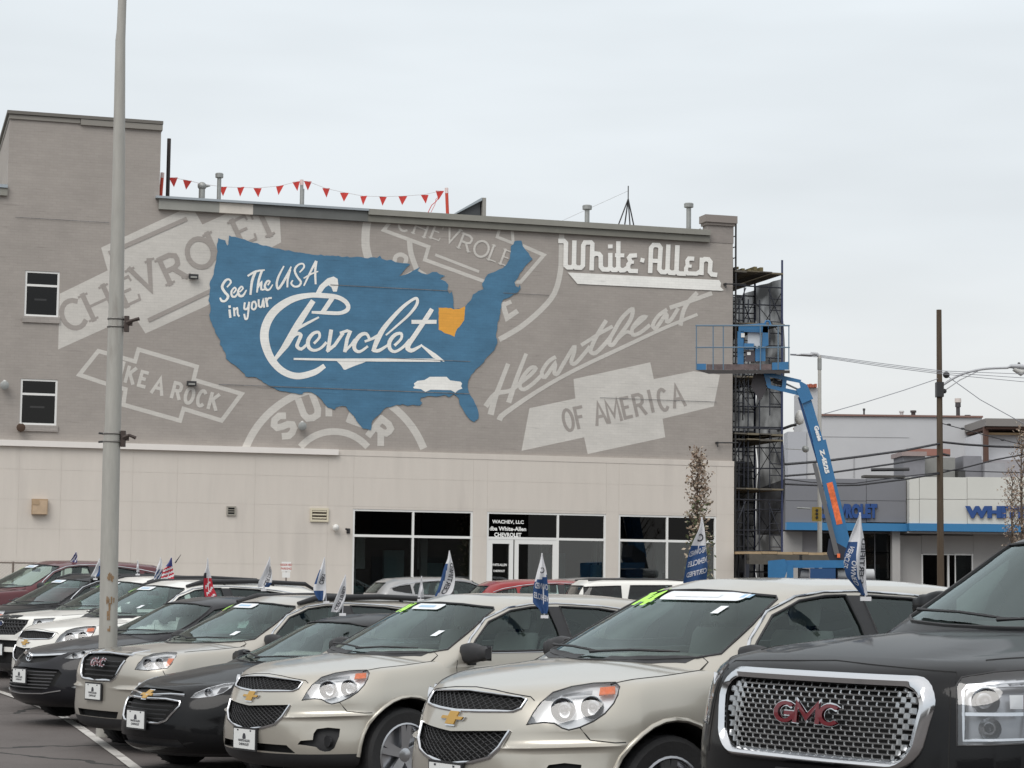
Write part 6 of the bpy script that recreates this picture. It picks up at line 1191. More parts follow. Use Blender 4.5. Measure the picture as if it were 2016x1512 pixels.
# ---------------------------------------------------------------- champagne crossovers
UPG = [(-.46, .950), (-.42, .962), (-.2, .975), (0, .982), (.2, .975), (.42, .962), (.46, .950), (.455, .90), (.42, .882), (.2, .872), (0, .866), (-.2, .872), (-.42, .882), (-.455, .90)]
LWG = [(-.435, .775), (-.2, .762), (0, .75), (.2, .762), (.435, .775), (.40, .68), (.34, .62), (.22, .588), (0, .56), (-.22, .588), (-.34, .62), (-.40, .68)]
HLE = [(.492, .812), (.53, .88), (.565, .932), (.634, .993), (.737, 1.026), (.86, 1.046), (.985, 1.052), (1.012, 1.03), (1.005, .985), (.985, .94), (.94, .885), (.879, .842), (.801, .806), (.739, .79), (.70, .80), (.655, .825), (.59, .828)]
FOG = [(.475, .47), (.50, .50), (.60, .51), (.605, .56), (.63, .595), (.72, .608), (.815, .60), (.81, .54), (.775, .45), (.74, .425), (.70, .42), (.66, .43), (.63, .455), (.55, .465)]
WSE = [(-.77, 1.205), (-.70, 1.18), (-.5, 1.165), (-.25, 1.152), (0, 1.148), (.25, 1.152), (.5, 1.165), (.70, 1.18), (.77, 1.205), (.70, 1.38), (.62, 1.53), (.59, 1.548), (.3, 1.572), (0, 1.58), (-.3, 1.572), (-.59, 1.548), (-.62, 1.53), (-.70, 1.38)]
DG1 = [(1.60, 1.19), (1.70, 1.275), (1.92, 1.43), (2.18, 1.522), (2.42, 1.552), (2.61, 1.558), (2.635, 1.37), (2.63, 1.195), (2.2, 1.19)]
DG2 = [(2.75, 1.558), (3.2, 1.54), (3.60, 1.49), (3.66, 1.40), (3.64, 1.235), (2.76, 1.205)]
DG3 = [(3.74, 1.462), (4.02, 1.42), (4.22, 1.36), (4.18, 1.31), (3.9, 1.265), (3.72, 1.245)]
RGL = [(-.55, 1.25), (.55, 1.25), (.5, 1.50), (-.5, 1.50)]
EQ = dict(low=EQ_LOW, gh=EQ_GH, paint=CHAMP, wheels=(.93, 3.79, .378), arch=.445, W=.925, len=4.74, cabin=(1.75, 4.45, 1.0), seatx=2.35, dashx=1.72, mirz=1.54, clad=.40,
    pockets=[('F', UPG, .05, VOID, False), ('F', LWG, .05, VOID, False), ('D', HLE, .07, SILV, True), ('D', FOG, .05, PLB, True), ('F', [(-.52, .40), (.52, .40), (.45, .46), (-.45, .46)], .05, VOID, False)],
    glass=[('windshield', 'F', WSE, False, CARG), ('side_window', 'S', DG1, True, CARG), ('side_window', 'S', DG2, True, CARG), ('side_window', 'S', DG3, True, DARKG), ('rear_window', 'B', RGL, False, CARG)],
    seams=[('T', [(.60, -.755), (.95, -.79), (1.25, -.795), (1.34, -.77), (1.345, -.70)]), ('D', [(.80, .805), (.86, .735), (1.0, .722), (1.06, .724)]), ('S', [(1.40, .45), (1.42, .9), (1.47, 1.12)]), ('S', [(2.72, .45), (2.72, 1.2)]), ('S', [(3.35, .45), (3.45, .75), (3.66, 1.05), (3.70, 1.22)]), ('F', [(-.505, .945), (-.47, .965), (-.2, .992), (0, 1.0), (.2, .992), (.47, .965), (.505, .945)]), ('S', [(1.5, .42), (3.3, .42)])],
    trims=[('S', [(1.54, 1.175), (1.67, 1.29), (1.91, 1.452), (2.17, 1.546), (2.42, 1.577), (2.72, 1.583), (3.2, 1.565), (3.62, 1.52), (4.05, 1.445), (4.27, 1.37)], .012, CHR, 'window_trim'), ('S', [(1.54, 1.175), (2.6, 1.178), (3.6, 1.21), (4.2, 1.29)], .006, CHR, 'belt_trim'), ('F', LWG[4:] + LWG[:1], .014, CHR, 'grille_trim'), ('F', UPG[6:] + UPG[:1], .011, CHR, 'grille_trim'), ('F', UPG[:7], .006, CHR, 'grille_trim')],
    wipers=[(.62, -.02, 1.195, 1.175), (.05, -.60, 1.17, 1.19)], mirror=(1.60, .97, 1.18))
def eq_front(root, B, bow=True):
    lamp_unit(root, B, HLE, [(.70, .90, .072), (.865, .915, .068)], turn=[(.90, 1.035), (.985, 1.043), (.992, 1.0), (.90, .992)], extra=[([(.62, .96), (.70, .985), (.86, 1.0), (.86, 1.02), (.74, 1.005), (.62, .975)], CHR)])
    mesh_bars(B, root, 'F', UPG, .026, .018, PLB, r=.0035); mesh_bars(B, root, 'F', LWG, .026, .018, PLB, r=.0035)
    bowtie(root, B, 0, .822); plate_on(root, B, .485)
    for k in ('D', 'E'): h = B.hit(k, .72, .50)[0] + B.fr(k)[3] * .03; MB().lathe([(.045, -.01), (.045, .01), (.001, .012)], h, 'x', 14).build('fog_blank', PLB, root)
    B.patch('S', [(2.615, 1.556), (2.745, 1.556), (2.765, 1.207), (2.635, 1.197)], .003, .08, thick=.004).build('pillar_trim', PLB, root); B.patch('R', [(2.615, 1.556), (2.745, 1.556), (2.765, 1.207), (2.635, 1.197)], .003, .08, thick=.004).build('pillar_trim', PLB, root)
    for k in 'SR':
        for x in (2.45, 3.42):
            P_ = [B.hit(k, x, .98, .002)[0], B.hit(k, x + .02, .98, .035)[0], B.hit(k, x + .18, .985, .035)[0], B.hit(k, x + .2, .985, .002)[0]]; MB().tube(P_, .011, 6).build('door_handle', CHAMP, root)
    B.patch('T', [(1.24, -.68), (1.13, -.5), (1.05, -.25), (1.03, 0), (1.05, .25), (1.13, .5), (1.24, .68), (1.33, .70), (1.22, .5), (1.14, .25), (1.12, 0), (1.14, -.25), (1.22, -.5), (1.33, -.70)], .002, .08, thick=.002).build('cowl', PLB, root)
eq, BE = make_car('crossover', EQ, ''); eq_front(eq, BE)

BF = [('T', [(.60, -.755), (.95, -.79), (1.25, -.795), (1.34, -.77), (1.345, -.70)]), ('S', [(1.40, .45), (1.42, .9), (1.47, 1.12)]), ('S', [(2.70, .45), (2.70, 1.19)]), ('S', [(3.35, .45), (3.45, .75), (3.66, 1.05), (3.70, 1.22)])]
def ringstrip(B, k, outer, inner, off, m, name, par, thick=.02, step=.05):
    a = B.line(k, outer, off, step, closed=True); n = len(a); q = MB()
    # resample inner to the same count by walking each edge with the same divisions
    b = []
    P = list(outer) + [outer[0]]; R_i = list(inner) + [inner[0]]
    for i in range(len(outer)):
        d = max(1, int(math.hypot(P[i + 1][0] - P[i][0], P[i + 1][1] - P[i][1]) / step))
        for j in range(d): b.append(B.hit(k, R_i[i][0] + (R_i[i + 1][0] - R_i[i][0]) * j / d, R_i[i][1] + (R_i[i + 1][1] - R_i[i][1]) * j / d, off)[0])
    D = B.fr(k)[3]; mid = [(a[i] + b[i]) / 2 - D * thick * .6 for i in range(n)]; vs = [p + D * thick for p in a] + a + mid + b + [p + D * thick * 1.8 for p in b]; fs = []
    for r_ in range(4):
        for i in range(n): j = (i + 1) % n; fs.append((r_ * n + i, r_ * n + j, (r_ + 1) * n + j, (r_ + 1) * n + i))
    q.add(vs, fs); return q.build(name, m, par, 60)
def rrect(x0, x1, y0, y1, r, n=3):
    P = []
    for cx, cy, a0 in ((x1 - r, y1 - r, 0), (x0 + r, y1 - r, 90), (x0 + r, y0 + r, 180), (x1 - r, y0 + r, 270)):
        for i in range(n + 1): a = math.radians(a0 + 90 * i / n); P.append((cx + r * math.cos(a), cy + r * math.sin(a)))
    return P
def block_text(B, par, t, k, cx, cz, w, h, st, m, m2, off=.012, sgn=-1):
    ss = word(t, 0, 0, .1, 1, st / h, 0, .82); tot = max(p[0] for s in ss for p in s)
    fn = lambda o_: (lambda x, y, off_: B.hit(k, cx + sgn * (x / tot - .5) * w, cz + (-y - .5) * h, o_)[0] - B.fr(k)[3] * off_)
    a = strokes_mesh('badge_letters', [[(x, y, st / h * 1.35) for x, y, _ in s] for s in ss], fn(off), m2, par, step=.0004); strokes_mesh('badge_letters_fill', [[(x, y, st / h * .8) for x, y, _ in s] for s in ss], fn(off + .008), m, a, step=.0004)
# ---------------------------------------------------------------- black full-size SUV, nearest
YG_O0 = [(-.655, 1.13), (-.60, 1.185), (-.52, 1.205), (-.2, 1.222), (.2, 1.222), (.52, 1.205), (.60, 1.185), (.655, 1.13), (.66, .92), (.62, .84), (.54, .80), (.2, .785), (-.2, .785), (-.54, .80), (-.62, .84), (-.66, .92)]
YG_I0 = [(-.575, 1.11), (-.54, 1.145), (-.48, 1.16), (-.2, 1.172), (.2, 1.172), (.48, 1.16), (.54, 1.145), (.575, 1.11), (.58, .93), (.55, .87), (.49, .84), (.2, .828), (-.2, .828), (-.49, .84), (-.55, .87), (-.58, .93)]
def tap(P): return [(y * (1 - .10 * max(0, (1.0 - z) / .2)), z + .018 * (1 - (y / .66) ** 2)) for y, z in P]
YG_O = tap(rrect(-.66, .66, .79, 1.20, .12, 6)); YG_I = tap(rrect(-.60, .60, .835, 1.155, .085, 6))
YHL = [(.64, .925), (.645, 1.18), (.67, 1.215), (.81, 1.24), (1.0, 1.255), (1.07, 1.235), (1.05, 1.08), (1.0, .945)]
YWS = [(-.83, 1.445), (-.72, 1.425), (-.4, 1.41), (0, 1.405), (.4, 1.41), (.72, 1.425), (.83, 1.445), (.74, 1.78), (.70, 1.84), (.3, 1.862), (-.3, 1.862), (-.70, 1.84), (-.74, 1.78)]
YDG = [[(1.85, 1.42), (2.15, 1.62), (2.45, 1.79), (2.62, 1.83), (2.95, 1.83), (2.98, 1.42)], [(3.08, 1.83), (3.95, 1.82), (4.05, 1.42), (3.08, 1.42)], [(4.15, 1.81), (4.9, 1.78), (4.95, 1.46), (4.15, 1.42)]]
YK = dict(low=YK_LOW, gh=YK_GH, paint=CHARC, wheels=(1.0, 3.95, .40), arch=.47, W=1.02, len=5.18, cabin=(2.0, 5.0, 1.2), seatx=2.65, dashx=1.95, mirz=1.83, clad=.50,
    pockets=[('F', YG_I, .07, VOID, False), ('D', YHL, .08, mat('lamp_bowl_grey', (.30, .31, .33), .25, metal=.5), True), ('F', [(-.55, .50), (.55, .50), (.6, .62), (-.6, .62)], .06, VOID, False), ('D', [(.72, .60), (.95, .60), (.98, .72), (.74, .72)], .05, PLB, True)],
    glass=[('windshield', 'F', YWS, False, CARG)] + [('side_window', 'S', g, True, CARG if i == 0 else DARKG) for i, g in enumerate(YDG)] + [('rear_window', 'B', [(-.7, 1.45), (.7, 1.45), (.65, 1.8), (-.65, 1.8)], False, DARKG)],
    seams=[('T', [(.42, -.70), (.8, -.86), (1.3, -.87), (1.55, -.86)]), ('S', [(1.65, .5), (1.65, 1.3)]), ('S', [(3.03, .5), (3.03, 1.4)]), ('F', [(-.72, 1.19), (-.69, 1.235), (0, 1.262), (.69, 1.235), (.72, 1.19)]), ('D', [(.60, .80), (.62, 1.2)]), ('S', [(.55, .75), (.62, .92), (.60, 1.16)])],
    trims=[('S', [(1.78, 1.40), (2.4, 1.40), (3.5, 1.40), (4.95, 1.42)], .012, CHR, 'belt_trim')], wipers=[(.72, -.02, 1.46, 1.425), (.05, -.72, 1.42, 1.44)], mirror=(2.1, 1.03, 1.50), mirm=CHARC)
yk, BY = make_car('full_size_suv', YK, '')
ringstrip(BY, 'F', YG_O, YG_I, .014, CHR, 'grille_surround', yk, .035)
gmb = MB(); rows = 14; z0, z1 = .845, 1.165; D_ = Vector((1, 0, 0))
def yin(z):
    t = (z - z0) / (z1 - z0); return (.58 - .07 * max(0, abs(t - .5) * 2 - .8) / .2) * (1 - .10 * max(0, (1.0 - z) / .2))
for i in range(rows + 1):
    z = z0 + (z1 - z0) * i / rows; w = yin(z)
    gmb.tube([BY.hit('F', -w + 2 * w * j / 14, z)[0] + D_ * .012 for j in range(15)], .0044, 5, flat=1.2)
for i in range(rows):
    za, zb_ = z0 + (z1 - z0) * i / rows, z0 + (z1 - z0) * (i + 1) / rows; w = yin((za + zb_) / 2); p = .0535
    for j in range(-11, 12):
        y = (j + (.5 if i % 2 else 0)) * p
        if abs(y) < w - .01:
            wd_ = .0038 if abs(y) < .46 else .0038 + (abs(y) - .44) * .13
            gmb.tube([BY.hit('F', y, za)[0] + D_ * .014, BY.hit('F', y, zb_)[0] + D_ * .014], wd_, 5)
o = gmb.build('grille_mesh', mat('satin_chrome', (.46, .47, .48), .25, metal=.95), yk, 60); o['kind'] = 'stuff'
block_text(BY, yk, 'GMC', 'F', .0, 1.022, .37, .08, .020, REDB, CHR, off=.022)
lamp_unit(yk, BY, YHL, [(.765, 1.115, .062), (.78, 1.0, .05)], turn=[(.985, .955), (1.0, .96), (1.045, 1.18), (1.025, 1.18)], extra=[([(.68, 1.19), (.80, 1.215), (1.0, 1.23), (1.03, 1.20), (.98, 1.195), (.82, 1.185), (.70, 1.165)], CHR), ([(.66, 1.055), (.93, 1.06), (.93, 1.075), (.66, 1.07)], CHR), ([(.87, 1.09), (.93, 1.09), (.93, 1.15), (.87, 1.15)], SILV)])
for k in 'DE': MB().tube(BY.line(k, [(.665, .95), (.67, 1.165), (.69, 1.19), (.82, 1.205), (.97, 1.215), (.985, 1.19), (.975, 1.07), (.95, .96)], -.02, .05, closed=True), .009, 5, closed=True).build('lamp_bezel', CHR, yk, 60)
plate_on(yk, BY, .68)
for k in (-.58, .58): MB().tube([(2.7, k * 1.15, 1.93), (3.2, k * 1.15, 1.955), (4.5, k * 1.15, 1.94), (4.8, k * 1.15, 1.91)], .02, 6).build('roof_rail', PLB, yk, 60)
# ---------------------------------------------------------------- squarer champagne crossover
TG = [(-.43, 1.045), (0, 1.06), (.43, 1.045), (.43, .99), (.36, .82), (.30, .785), (0, .775), (-.30, .785), (-.36, .82), (-.43, .99)]
THL = [(.50, .905), (.53, .97), (.575, 1.03), (.65, 1.062), (.78, 1.078), (.89, 1.075), (.905, 1.04), (.88, .97), (.84, .925), (.65, .90)]
TR = dict(EQ); TR.update(low=TR_LOW, paint=CHAMP2, pockets=[('F', TG, .05, VOID, False), ('D', THL, .07, SILV, True), ('F', [(-.42, .47), (.42, .47), (.38, .40), (-.38, .40)], .05, VOID, False), ('D', [(.62, .55), (.80, .57), (.78, .45), (.66, .45)], .04, PLB, True)],
    seams=BF + [('D', [(.80, .90), (.86, .80), (1.0, .78)])], trims=[EQ['trims'][0], EQ['trims'][1], ('F', TG[3:] , .016, CHR, 'grille_trim'), ('F', TG[:4], .012, CHR, 'grille_trim')])
tr_c, BT = make_car('boxy_crossover', TR, '')
BT.patch('F', [(-.46, 1.035), (-.40, 1.09), (0, 1.105), (.40, 1.09), (.46, 1.035), (.42, 1.035), (0, 1.05), (-.42, 1.035)], .008, .06, thick=.012).build('grille_header', CHR, tr_c)
for i in range(4): MB().tube(BT.line('F', [(-.36 + .02 * (3 - i), .83 + i * .05), (.36 - .02 * (3 - i), .83 + i * .05)], -.02, .1), .008, 5).build('grille_bar', PLB, tr_c)
block_text(BT, tr_c, 'GMC', 'F', .0, .955, .27, .062, .016, REDB, CHR)
lamp_unit(tr_c, BT, THL, [(.63, .97, .05), (.75, .98, .045)], turn=[(.82, .95), (.86, .955), (.89, 1.03), (.835, 1.03)], extra=[([(.60, 1.03), (.78, 1.055), (.86, 1.055), (.82, 1.035), (.62, 1.01)], CHR)])
plate_on(tr_c, BT, .66); BT.patch('S', [(2.615, 1.556), (2.745, 1.556), (2.765, 1.207), (2.635, 1.197)], .003, .08, thick=.004).build('pillar_trim', PLB, tr_c)
def rails(par, y=.60, x0=2.2, x1=4.2, z=1.64):
    for s in (-1, 1):
        m = MB(); m.tube([(x0 - .1, s * y, z - .06), (x0 + .15, s * y, z - .0), ((x0 + x1) / 2, s * y, z + .015), (x1 - .15, s * y, z - .015), (x1, s * y, z - .09)], [.02, .034, .032, .03, .02], 8)
        for x in (x0 + .5, x0 + 1.3): m.tube([(x, s * y, z - .06), (x, s * y, z + .0)], .025, 5)
        m.build('roof_rail', PLB, par, 60)
rails(tr_c)
# ---------------------------------------------------------------- sedans
SWS = [(-.74, 1.06), (-.5, 1.035), (0, 1.02), (.5, 1.035), (.74, 1.06), (.62, 1.30), (.55, 1.37), (.3, 1.40), (0, 1.405), (-.3, 1.40), (-.55, 1.37), (-.62, 1.30)]
SG = [[(1.75, 1.04), (2.0, 1.20), (2.25, 1.33), (2.5, 1.38), (2.72, 1.39), (2.74, 1.04)], [(2.84, 1.39), (3.15, 1.375), (3.5, 1.28), (3.7, 1.18), (3.66, 1.06), (2.84, 1.04)]]
def sedan(name, paintm, pockets, extra_seams=()):
    return make_car(name, dict(low=SD_LOW, gh=SD_GH, paint=paintm, wheels=(.98, 3.78, .335), arch=.385, W=.915, len=4.84, cabin=(1.95, 3.9, .9), seatx=2.4, dashx=1.85, mirz=1.36, clad=.24, pockets=pockets,
        glass=[('windshield', 'F', SWS, False, CARG), ('side_window', 'S', SG[0], True, CARG), ('side_window', 'S', SG[1], True, CARG), ('rear_window', 'B', [(-.6, 1.12), (.6, 1.12), (.5, 1.34), (-.5, 1.34)], False, CARG)],
        seams=[('T', [(.7, -.70), (1.1, -.76), (1.45, -.74)]), ('S', [(1.45, .35), (1.5, .95)]), ('S', [(2.78, .35), (2.78, 1.03)])] + list(extra_seams), trims=[('S', [(1.7, 1.02), (2.7, 1.025), (3.7, 1.04)], .008, CHR, 'belt_trim')], wipers=[(.62, -.02, 1.075, 1.045), (.05, -.60, 1.04, 1.06)], mirror=(1.75, .95, 1.03), mirm=paintm), '')
MLG = [(-.46, .70), (-.3, .715), (0, .71), (.3, .715), (.46, .70), (.47, .66), (.38, .53), (.30, .50), (0, .495), (-.30, .50), (-.38, .53), (-.47, .66)]
MUG = [(-.42, .785), (-.2, .80), (0, .80), (.2, .80), (.42, .785), (.40, .765), (0, .745), (-.40, .765)]
MHL = [(.54, .735), (.58, .775), (.68, .82), (.82, .86), (.91, .87), (.90, .83), (.84, .785), (.76, .755), (.62, .735)]
ml, BM = sedan('black_sedan', BLACKP, [('F', MLG, .05, VOID, False), ('F', MUG, .04, VOID, False), ('D', MHL, .06, SILV, True), ('F', [(-.55, .29), (.55, .29), (.5, .36), (-.5, .36)], .04, PLB, False)])
MB().tube(BM.line('F', [(-.46, .755), (-.3, .758), (0, .735), (.3, .758), (.46, .755)], .004, .06), .013, 6).build('chrome_bar', CHR, ml, 60)
MB().tube(BM.line('F', MLG, .002, .06, closed=True), .013, 6, closed=True).build('grille_trim', CHR, ml, 60)
for i in range(4): MB().tube(BM.line('F', [(-.40 + .02 * (3 - i), .54 + i * .04), (.40 - .02 * (3 - i), .54 + i * .04)], -.012, .1), .007, 5).build('grille_bar', PLB, ml)
lamp_unit(ml, BM, MHL, [(.70, .785, .038)], extra=[([(.78, .79), (.86, .81), (.87, .85), (.80, .84)], BRL)], rimm=CHR); bowtie(ml, BM, 0, .738, .19, .07); plate_on(ml, BM, .52, y0=.0)
AUG = [(-.44, .80), (-.25, .785), (0, .775), (.25, .785), (.44, .80), (.36, .735), (.15, .705), (0, .70), (-.15, .705), (-.36, .735)]
ALG = [(-.55, .64), (0, .655), (.55, .64), (.60, .60), (.55, .45), (.40, .395), (0, .38), (-.40, .395), (-.55, .45), (-.60, .60)]
AHL = [(.56, .765), (.66, .83), (.78, .865), (.93, .885), (.92, .84), (.84, .79), (.72, .76)]
av, BA = sedan('grey_sedan', DGREY, [('F', AUG, .04, VOID, False), ('F', ALG, .05, VOID, False), ('D', AHL, .06, SILV, True), ('D', [(.70, .44), (.86, .50), (.84, .42)], .03, SILV, True)])
BA.patch('F', [(-.5, .825), (-.25, .805), (0, .795), (.25, .805), (.5, .825), (.46, .80), (.25, .785), (0, .772), (-.25, .785), (-.46, .80)], .006, .06, thick=.01).build('chrome_bar', CHR, av)
for i in range(6): MB().tube(BA.line('F', [(-.54 + .012 * (5 - i), .42 + i * .038), (.54 - .012 * (5 - i), .42 + i * .038)], -.006, .1), .007, 5).build('grille_bar', mat('bar_grey', (.2, .2, .21), .35, metal=.7), av)
MB().tube(BA.line('F', [(-.62, .40), (-.4, .36), (0, .345), (.4, .36), (.62, .40)], .002, .06), .010, 5).build('bumper_trim', CHR, av, 60)
c = BA.hit('F', 0, .755, .02)[0]; em = MB()
for a, b_, oy, oz in ((.075, .05, 0, 0), (.05, .018, 0, .018), (.019, .045, 0, .0)): em.tube([c + Vector((-.004, oy + a * math.cos(t), oz + b_ * math.sin(t))) for t in [2 * math.pi * i / 20 for i in range(20)]], .006, 5, closed=True)
em.build('badge', CHR, av, 60)
lamp_unit(av, BA, AHL, [(.69, .80, .032), (.79, .825, .028)], rimm=BLK); plate_on(av, BA, .55)
# ---------------------------------------------------------------- white SUV with a black honeycomb grille
XG = [(-.56, 1.02), (0, 1.035), (.56, 1.02), (.58, .96), (.52, .86), (.40, .80), (0, .79), (-.40, .80), (-.52, .86), (-.58, .96)]
XP = dict(TR); XP.update(paint=WHITE, pockets=[('F', XG, .05, VOID, False), ('D', [(.60, .88), (.60, 1.03), (.9, 1.05), (.86, .94)], .06, SILV, True), ('F', [(-.6, .62), (.6, .62), (.55, .72), (-.55, .72)], .05, VOID, False), ('F', [(-.5, .38), (.5, .38), (.45, .55), (-.45, .55)], .05, VOID, False)], trims=[], seams=BF)
xp, BX = make_car('white_suv', XP, '')
mesh_bars(BX, xp, 'F', XG, .05, .012, PLB, r=.008, dirs=((1, 0), (1, .9), (1, -.9)))
mb = MB(); q = BX.hit('F', 0, .95, .02)[0]; mb.tube([q + Vector((0, .085 * math.cos(t), .036 * math.sin(t))) for t in [2 * math.pi * i / 20 for i in range(20)]], .007, 6, closed=True); mb.build('badge', CHR, xp, 60)
MB().lathe([(.001, 0), (.034, .0), (.034, .01)], q, 'x', 16).build('badge_fill', mat('oval_blue', (.02, .04, .12), .3), xp)
block_text(BX, xp, 'EXPLORER', 'F', .02, 1.055, .62, .028, .009, BLK, BLK, off=.003)
lamp_unit(xp, BX, [(.60, .88), (.60, 1.03), (.9, 1.05), (.86, .94)], [(.70, .97, .045)]); plate_on(xp, BX, .58); rails(xp)
rails_src = [o for o in xp.children if o.name.startswith('roof_rail')]
# ================================================================ parking the cars
def place(o, x, y, z, th, label=None, cat=None, group=None):
    o.location = (x, y, z); o.rotation_euler = (0, 0, th)
    if label: tag(o, label, cat, group)
    return o
def recolour(root, frm, to):
    for o in [root] + list(root.children_recursive):
        if o.type == 'MESH' and any(s == frm for s in o.data.materials):
            o.data = o.data.copy()
            for i, s in enumerate(o.data.materials):
                if s == frm: o.data.materials[i] = to
def marks(root, B, num, st=()): windshield_print(root, B, *st) if st else None
GRP = 'cars parked nose out in the front row'
def dup(src, name): o = copy_tree(src); o.name = name; return o
# pristine copies first, then the window prints of each car
eq2 = dup(eq, 'crossover'); eqw = dup(eq, 'crossover'); eqr = dup(eq, 'crossover'); eqs = dup(eq, 'crossover'); eqs2 = dup(eq, 'crossover'); trd = dup(tr_c, 'boxy_crossover'); trm = dup(tr_c, 'boxy_crossover'); ykw = dup(yk, 'full_size_suv')
place(eq, -.35, 12.55, .115, .65, 'nearest champagne crossover with black mesh split grille, left of the charcoal SUV', 'car', GRP)
place(yk, 1.36, 9.85, .13, .67, 'charcoal full-size SUV with huge chrome honeycomb grille and red letters at the right', 'suv', GRP)
place(eq2, -2.105, 17.36, -.04, .695, 'champagne crossover with split mesh grille and dealer plate, second nearest of the champagne cars', 'car', GRP)
place(ml, -3.42, 19.9, -.10, .70, 'black sedan with chrome outlined grille and gold emblem between two champagne cars', 'car', GRP)
place(tr_c, -4.28, 22.3, -.12, .70, 'champagne crossover with black grille, chrome header and red letters in front of the pole', 'car', GRP)
place(av, -5.74, 25.3, .0, .70, 'dark grey sedan with wide slatted lower grille behind the pole', 'car', GRP)
recolour(eqw, CHAMP, WHITE); rails(eqw); place(eqw, -6.38, 28.2, .02, .70, 'white crossover with black roof rails behind the dark grey sedan', 'car', GRP)
place(xp, -7.45, 31.4, .06, .70, 'white SUV with black honeycomb grille at the left edge', 'suv', GRP)
recolour(trd, CHAMP2, CHARC); place(trd, -8.85, 34.2, .08, .70, 'dark charcoal crossover between the white SUV and the maroon one', 'car', GRP)
recolour(trm, CHAMP2, MAROON)
for o in [c for c in trm.children if c.name.startswith('roof_rail')]: bpy.data.objects.remove(o)
place(trm, -10.0, 37.3, .33, .70, 'maroon crossover at the far end of the front row, by the chain link fence', 'car', GRP)
G2 = 'cars parked behind by the building'
recolour(eqr, CHAMP, REDP); place(eqr, at(1308, 1150, 49).x, 49, .09, math.radians(196), 'red crossover seen over the roofs in front of the shop door', 'car', G2)
recolour(ykw, CHARC, WHITE); p = at(1585, 1150, 45); place(ykw, p.x, 45, -.17, math.radians(190), 'white full-size SUV with dark windows behind the nearest champagne roof', 'suv', G2)
recolour(eqs, CHAMP, SILP); p = at(1065, 1150, 55); place(eqs, p.x, 55, .12, math.radians(200), 'silver crossover in front of the left shop window', 'car', G2)
recolour(eqs2, CHAMP, SILP); p = at(1390, 1150, 57); place(eqs2, p.x, 57, .16, math.radians(197), 'silver crossover half hidden behind the white SUV', 'car', G2)
GB = [('champ', eq, BE, ('14', .50, 1.50, .20, .055, .0), (.32, -.20, 1.52, 1.562)), ]
windshield_print(eq, BE, (-.46, .24, 1.515, 1.568), ('14', .38, 1.52, .20, .085, .0), [(-.42, 1.46, .05, .045, STK), (-.45, 1.545, .06, .02, STB)], STK)
windshield_print(eq2, BE, (-.14, .27, 1.52, 1.566), ('14', .40, 1.525, .14, .07, .0), [(-.52, 1.33, .05, .045, STK)])
windshield_print(eqw, BE, (-.12, .30, 1.52, 1.566), ('14', .47, 1.515, .13, .05, -.02), [(-.5, 1.3, .05, .04, STK)])
windshield_print(tr_c, BT, (-.12, .30, 1.52, 1.566), ('14', .47, 1.515, .13, .05, -.02), [(-.5, 1.26, .06, .04, STK)])
windshield_print(trd, BT, (-.12, .30, 1.52, 1.566), ('14', .47, 1.515, .13, .05, -.02)); windshield_print(trm, BT, (-.12, .30, 1.52, 1.566), ('14', .47, 1.515, .13, .05, -.02)); windshield_print(xp, BX, (-.12, .30, 1.52, 1.566), ('14', .47, 1.515, .13, .05, -.02))
windshield_print(ml, BM, (-.1, .15, 1.30, 1.31), None, [(-.35, 1.12, .06, .03, STK)]) if False else None
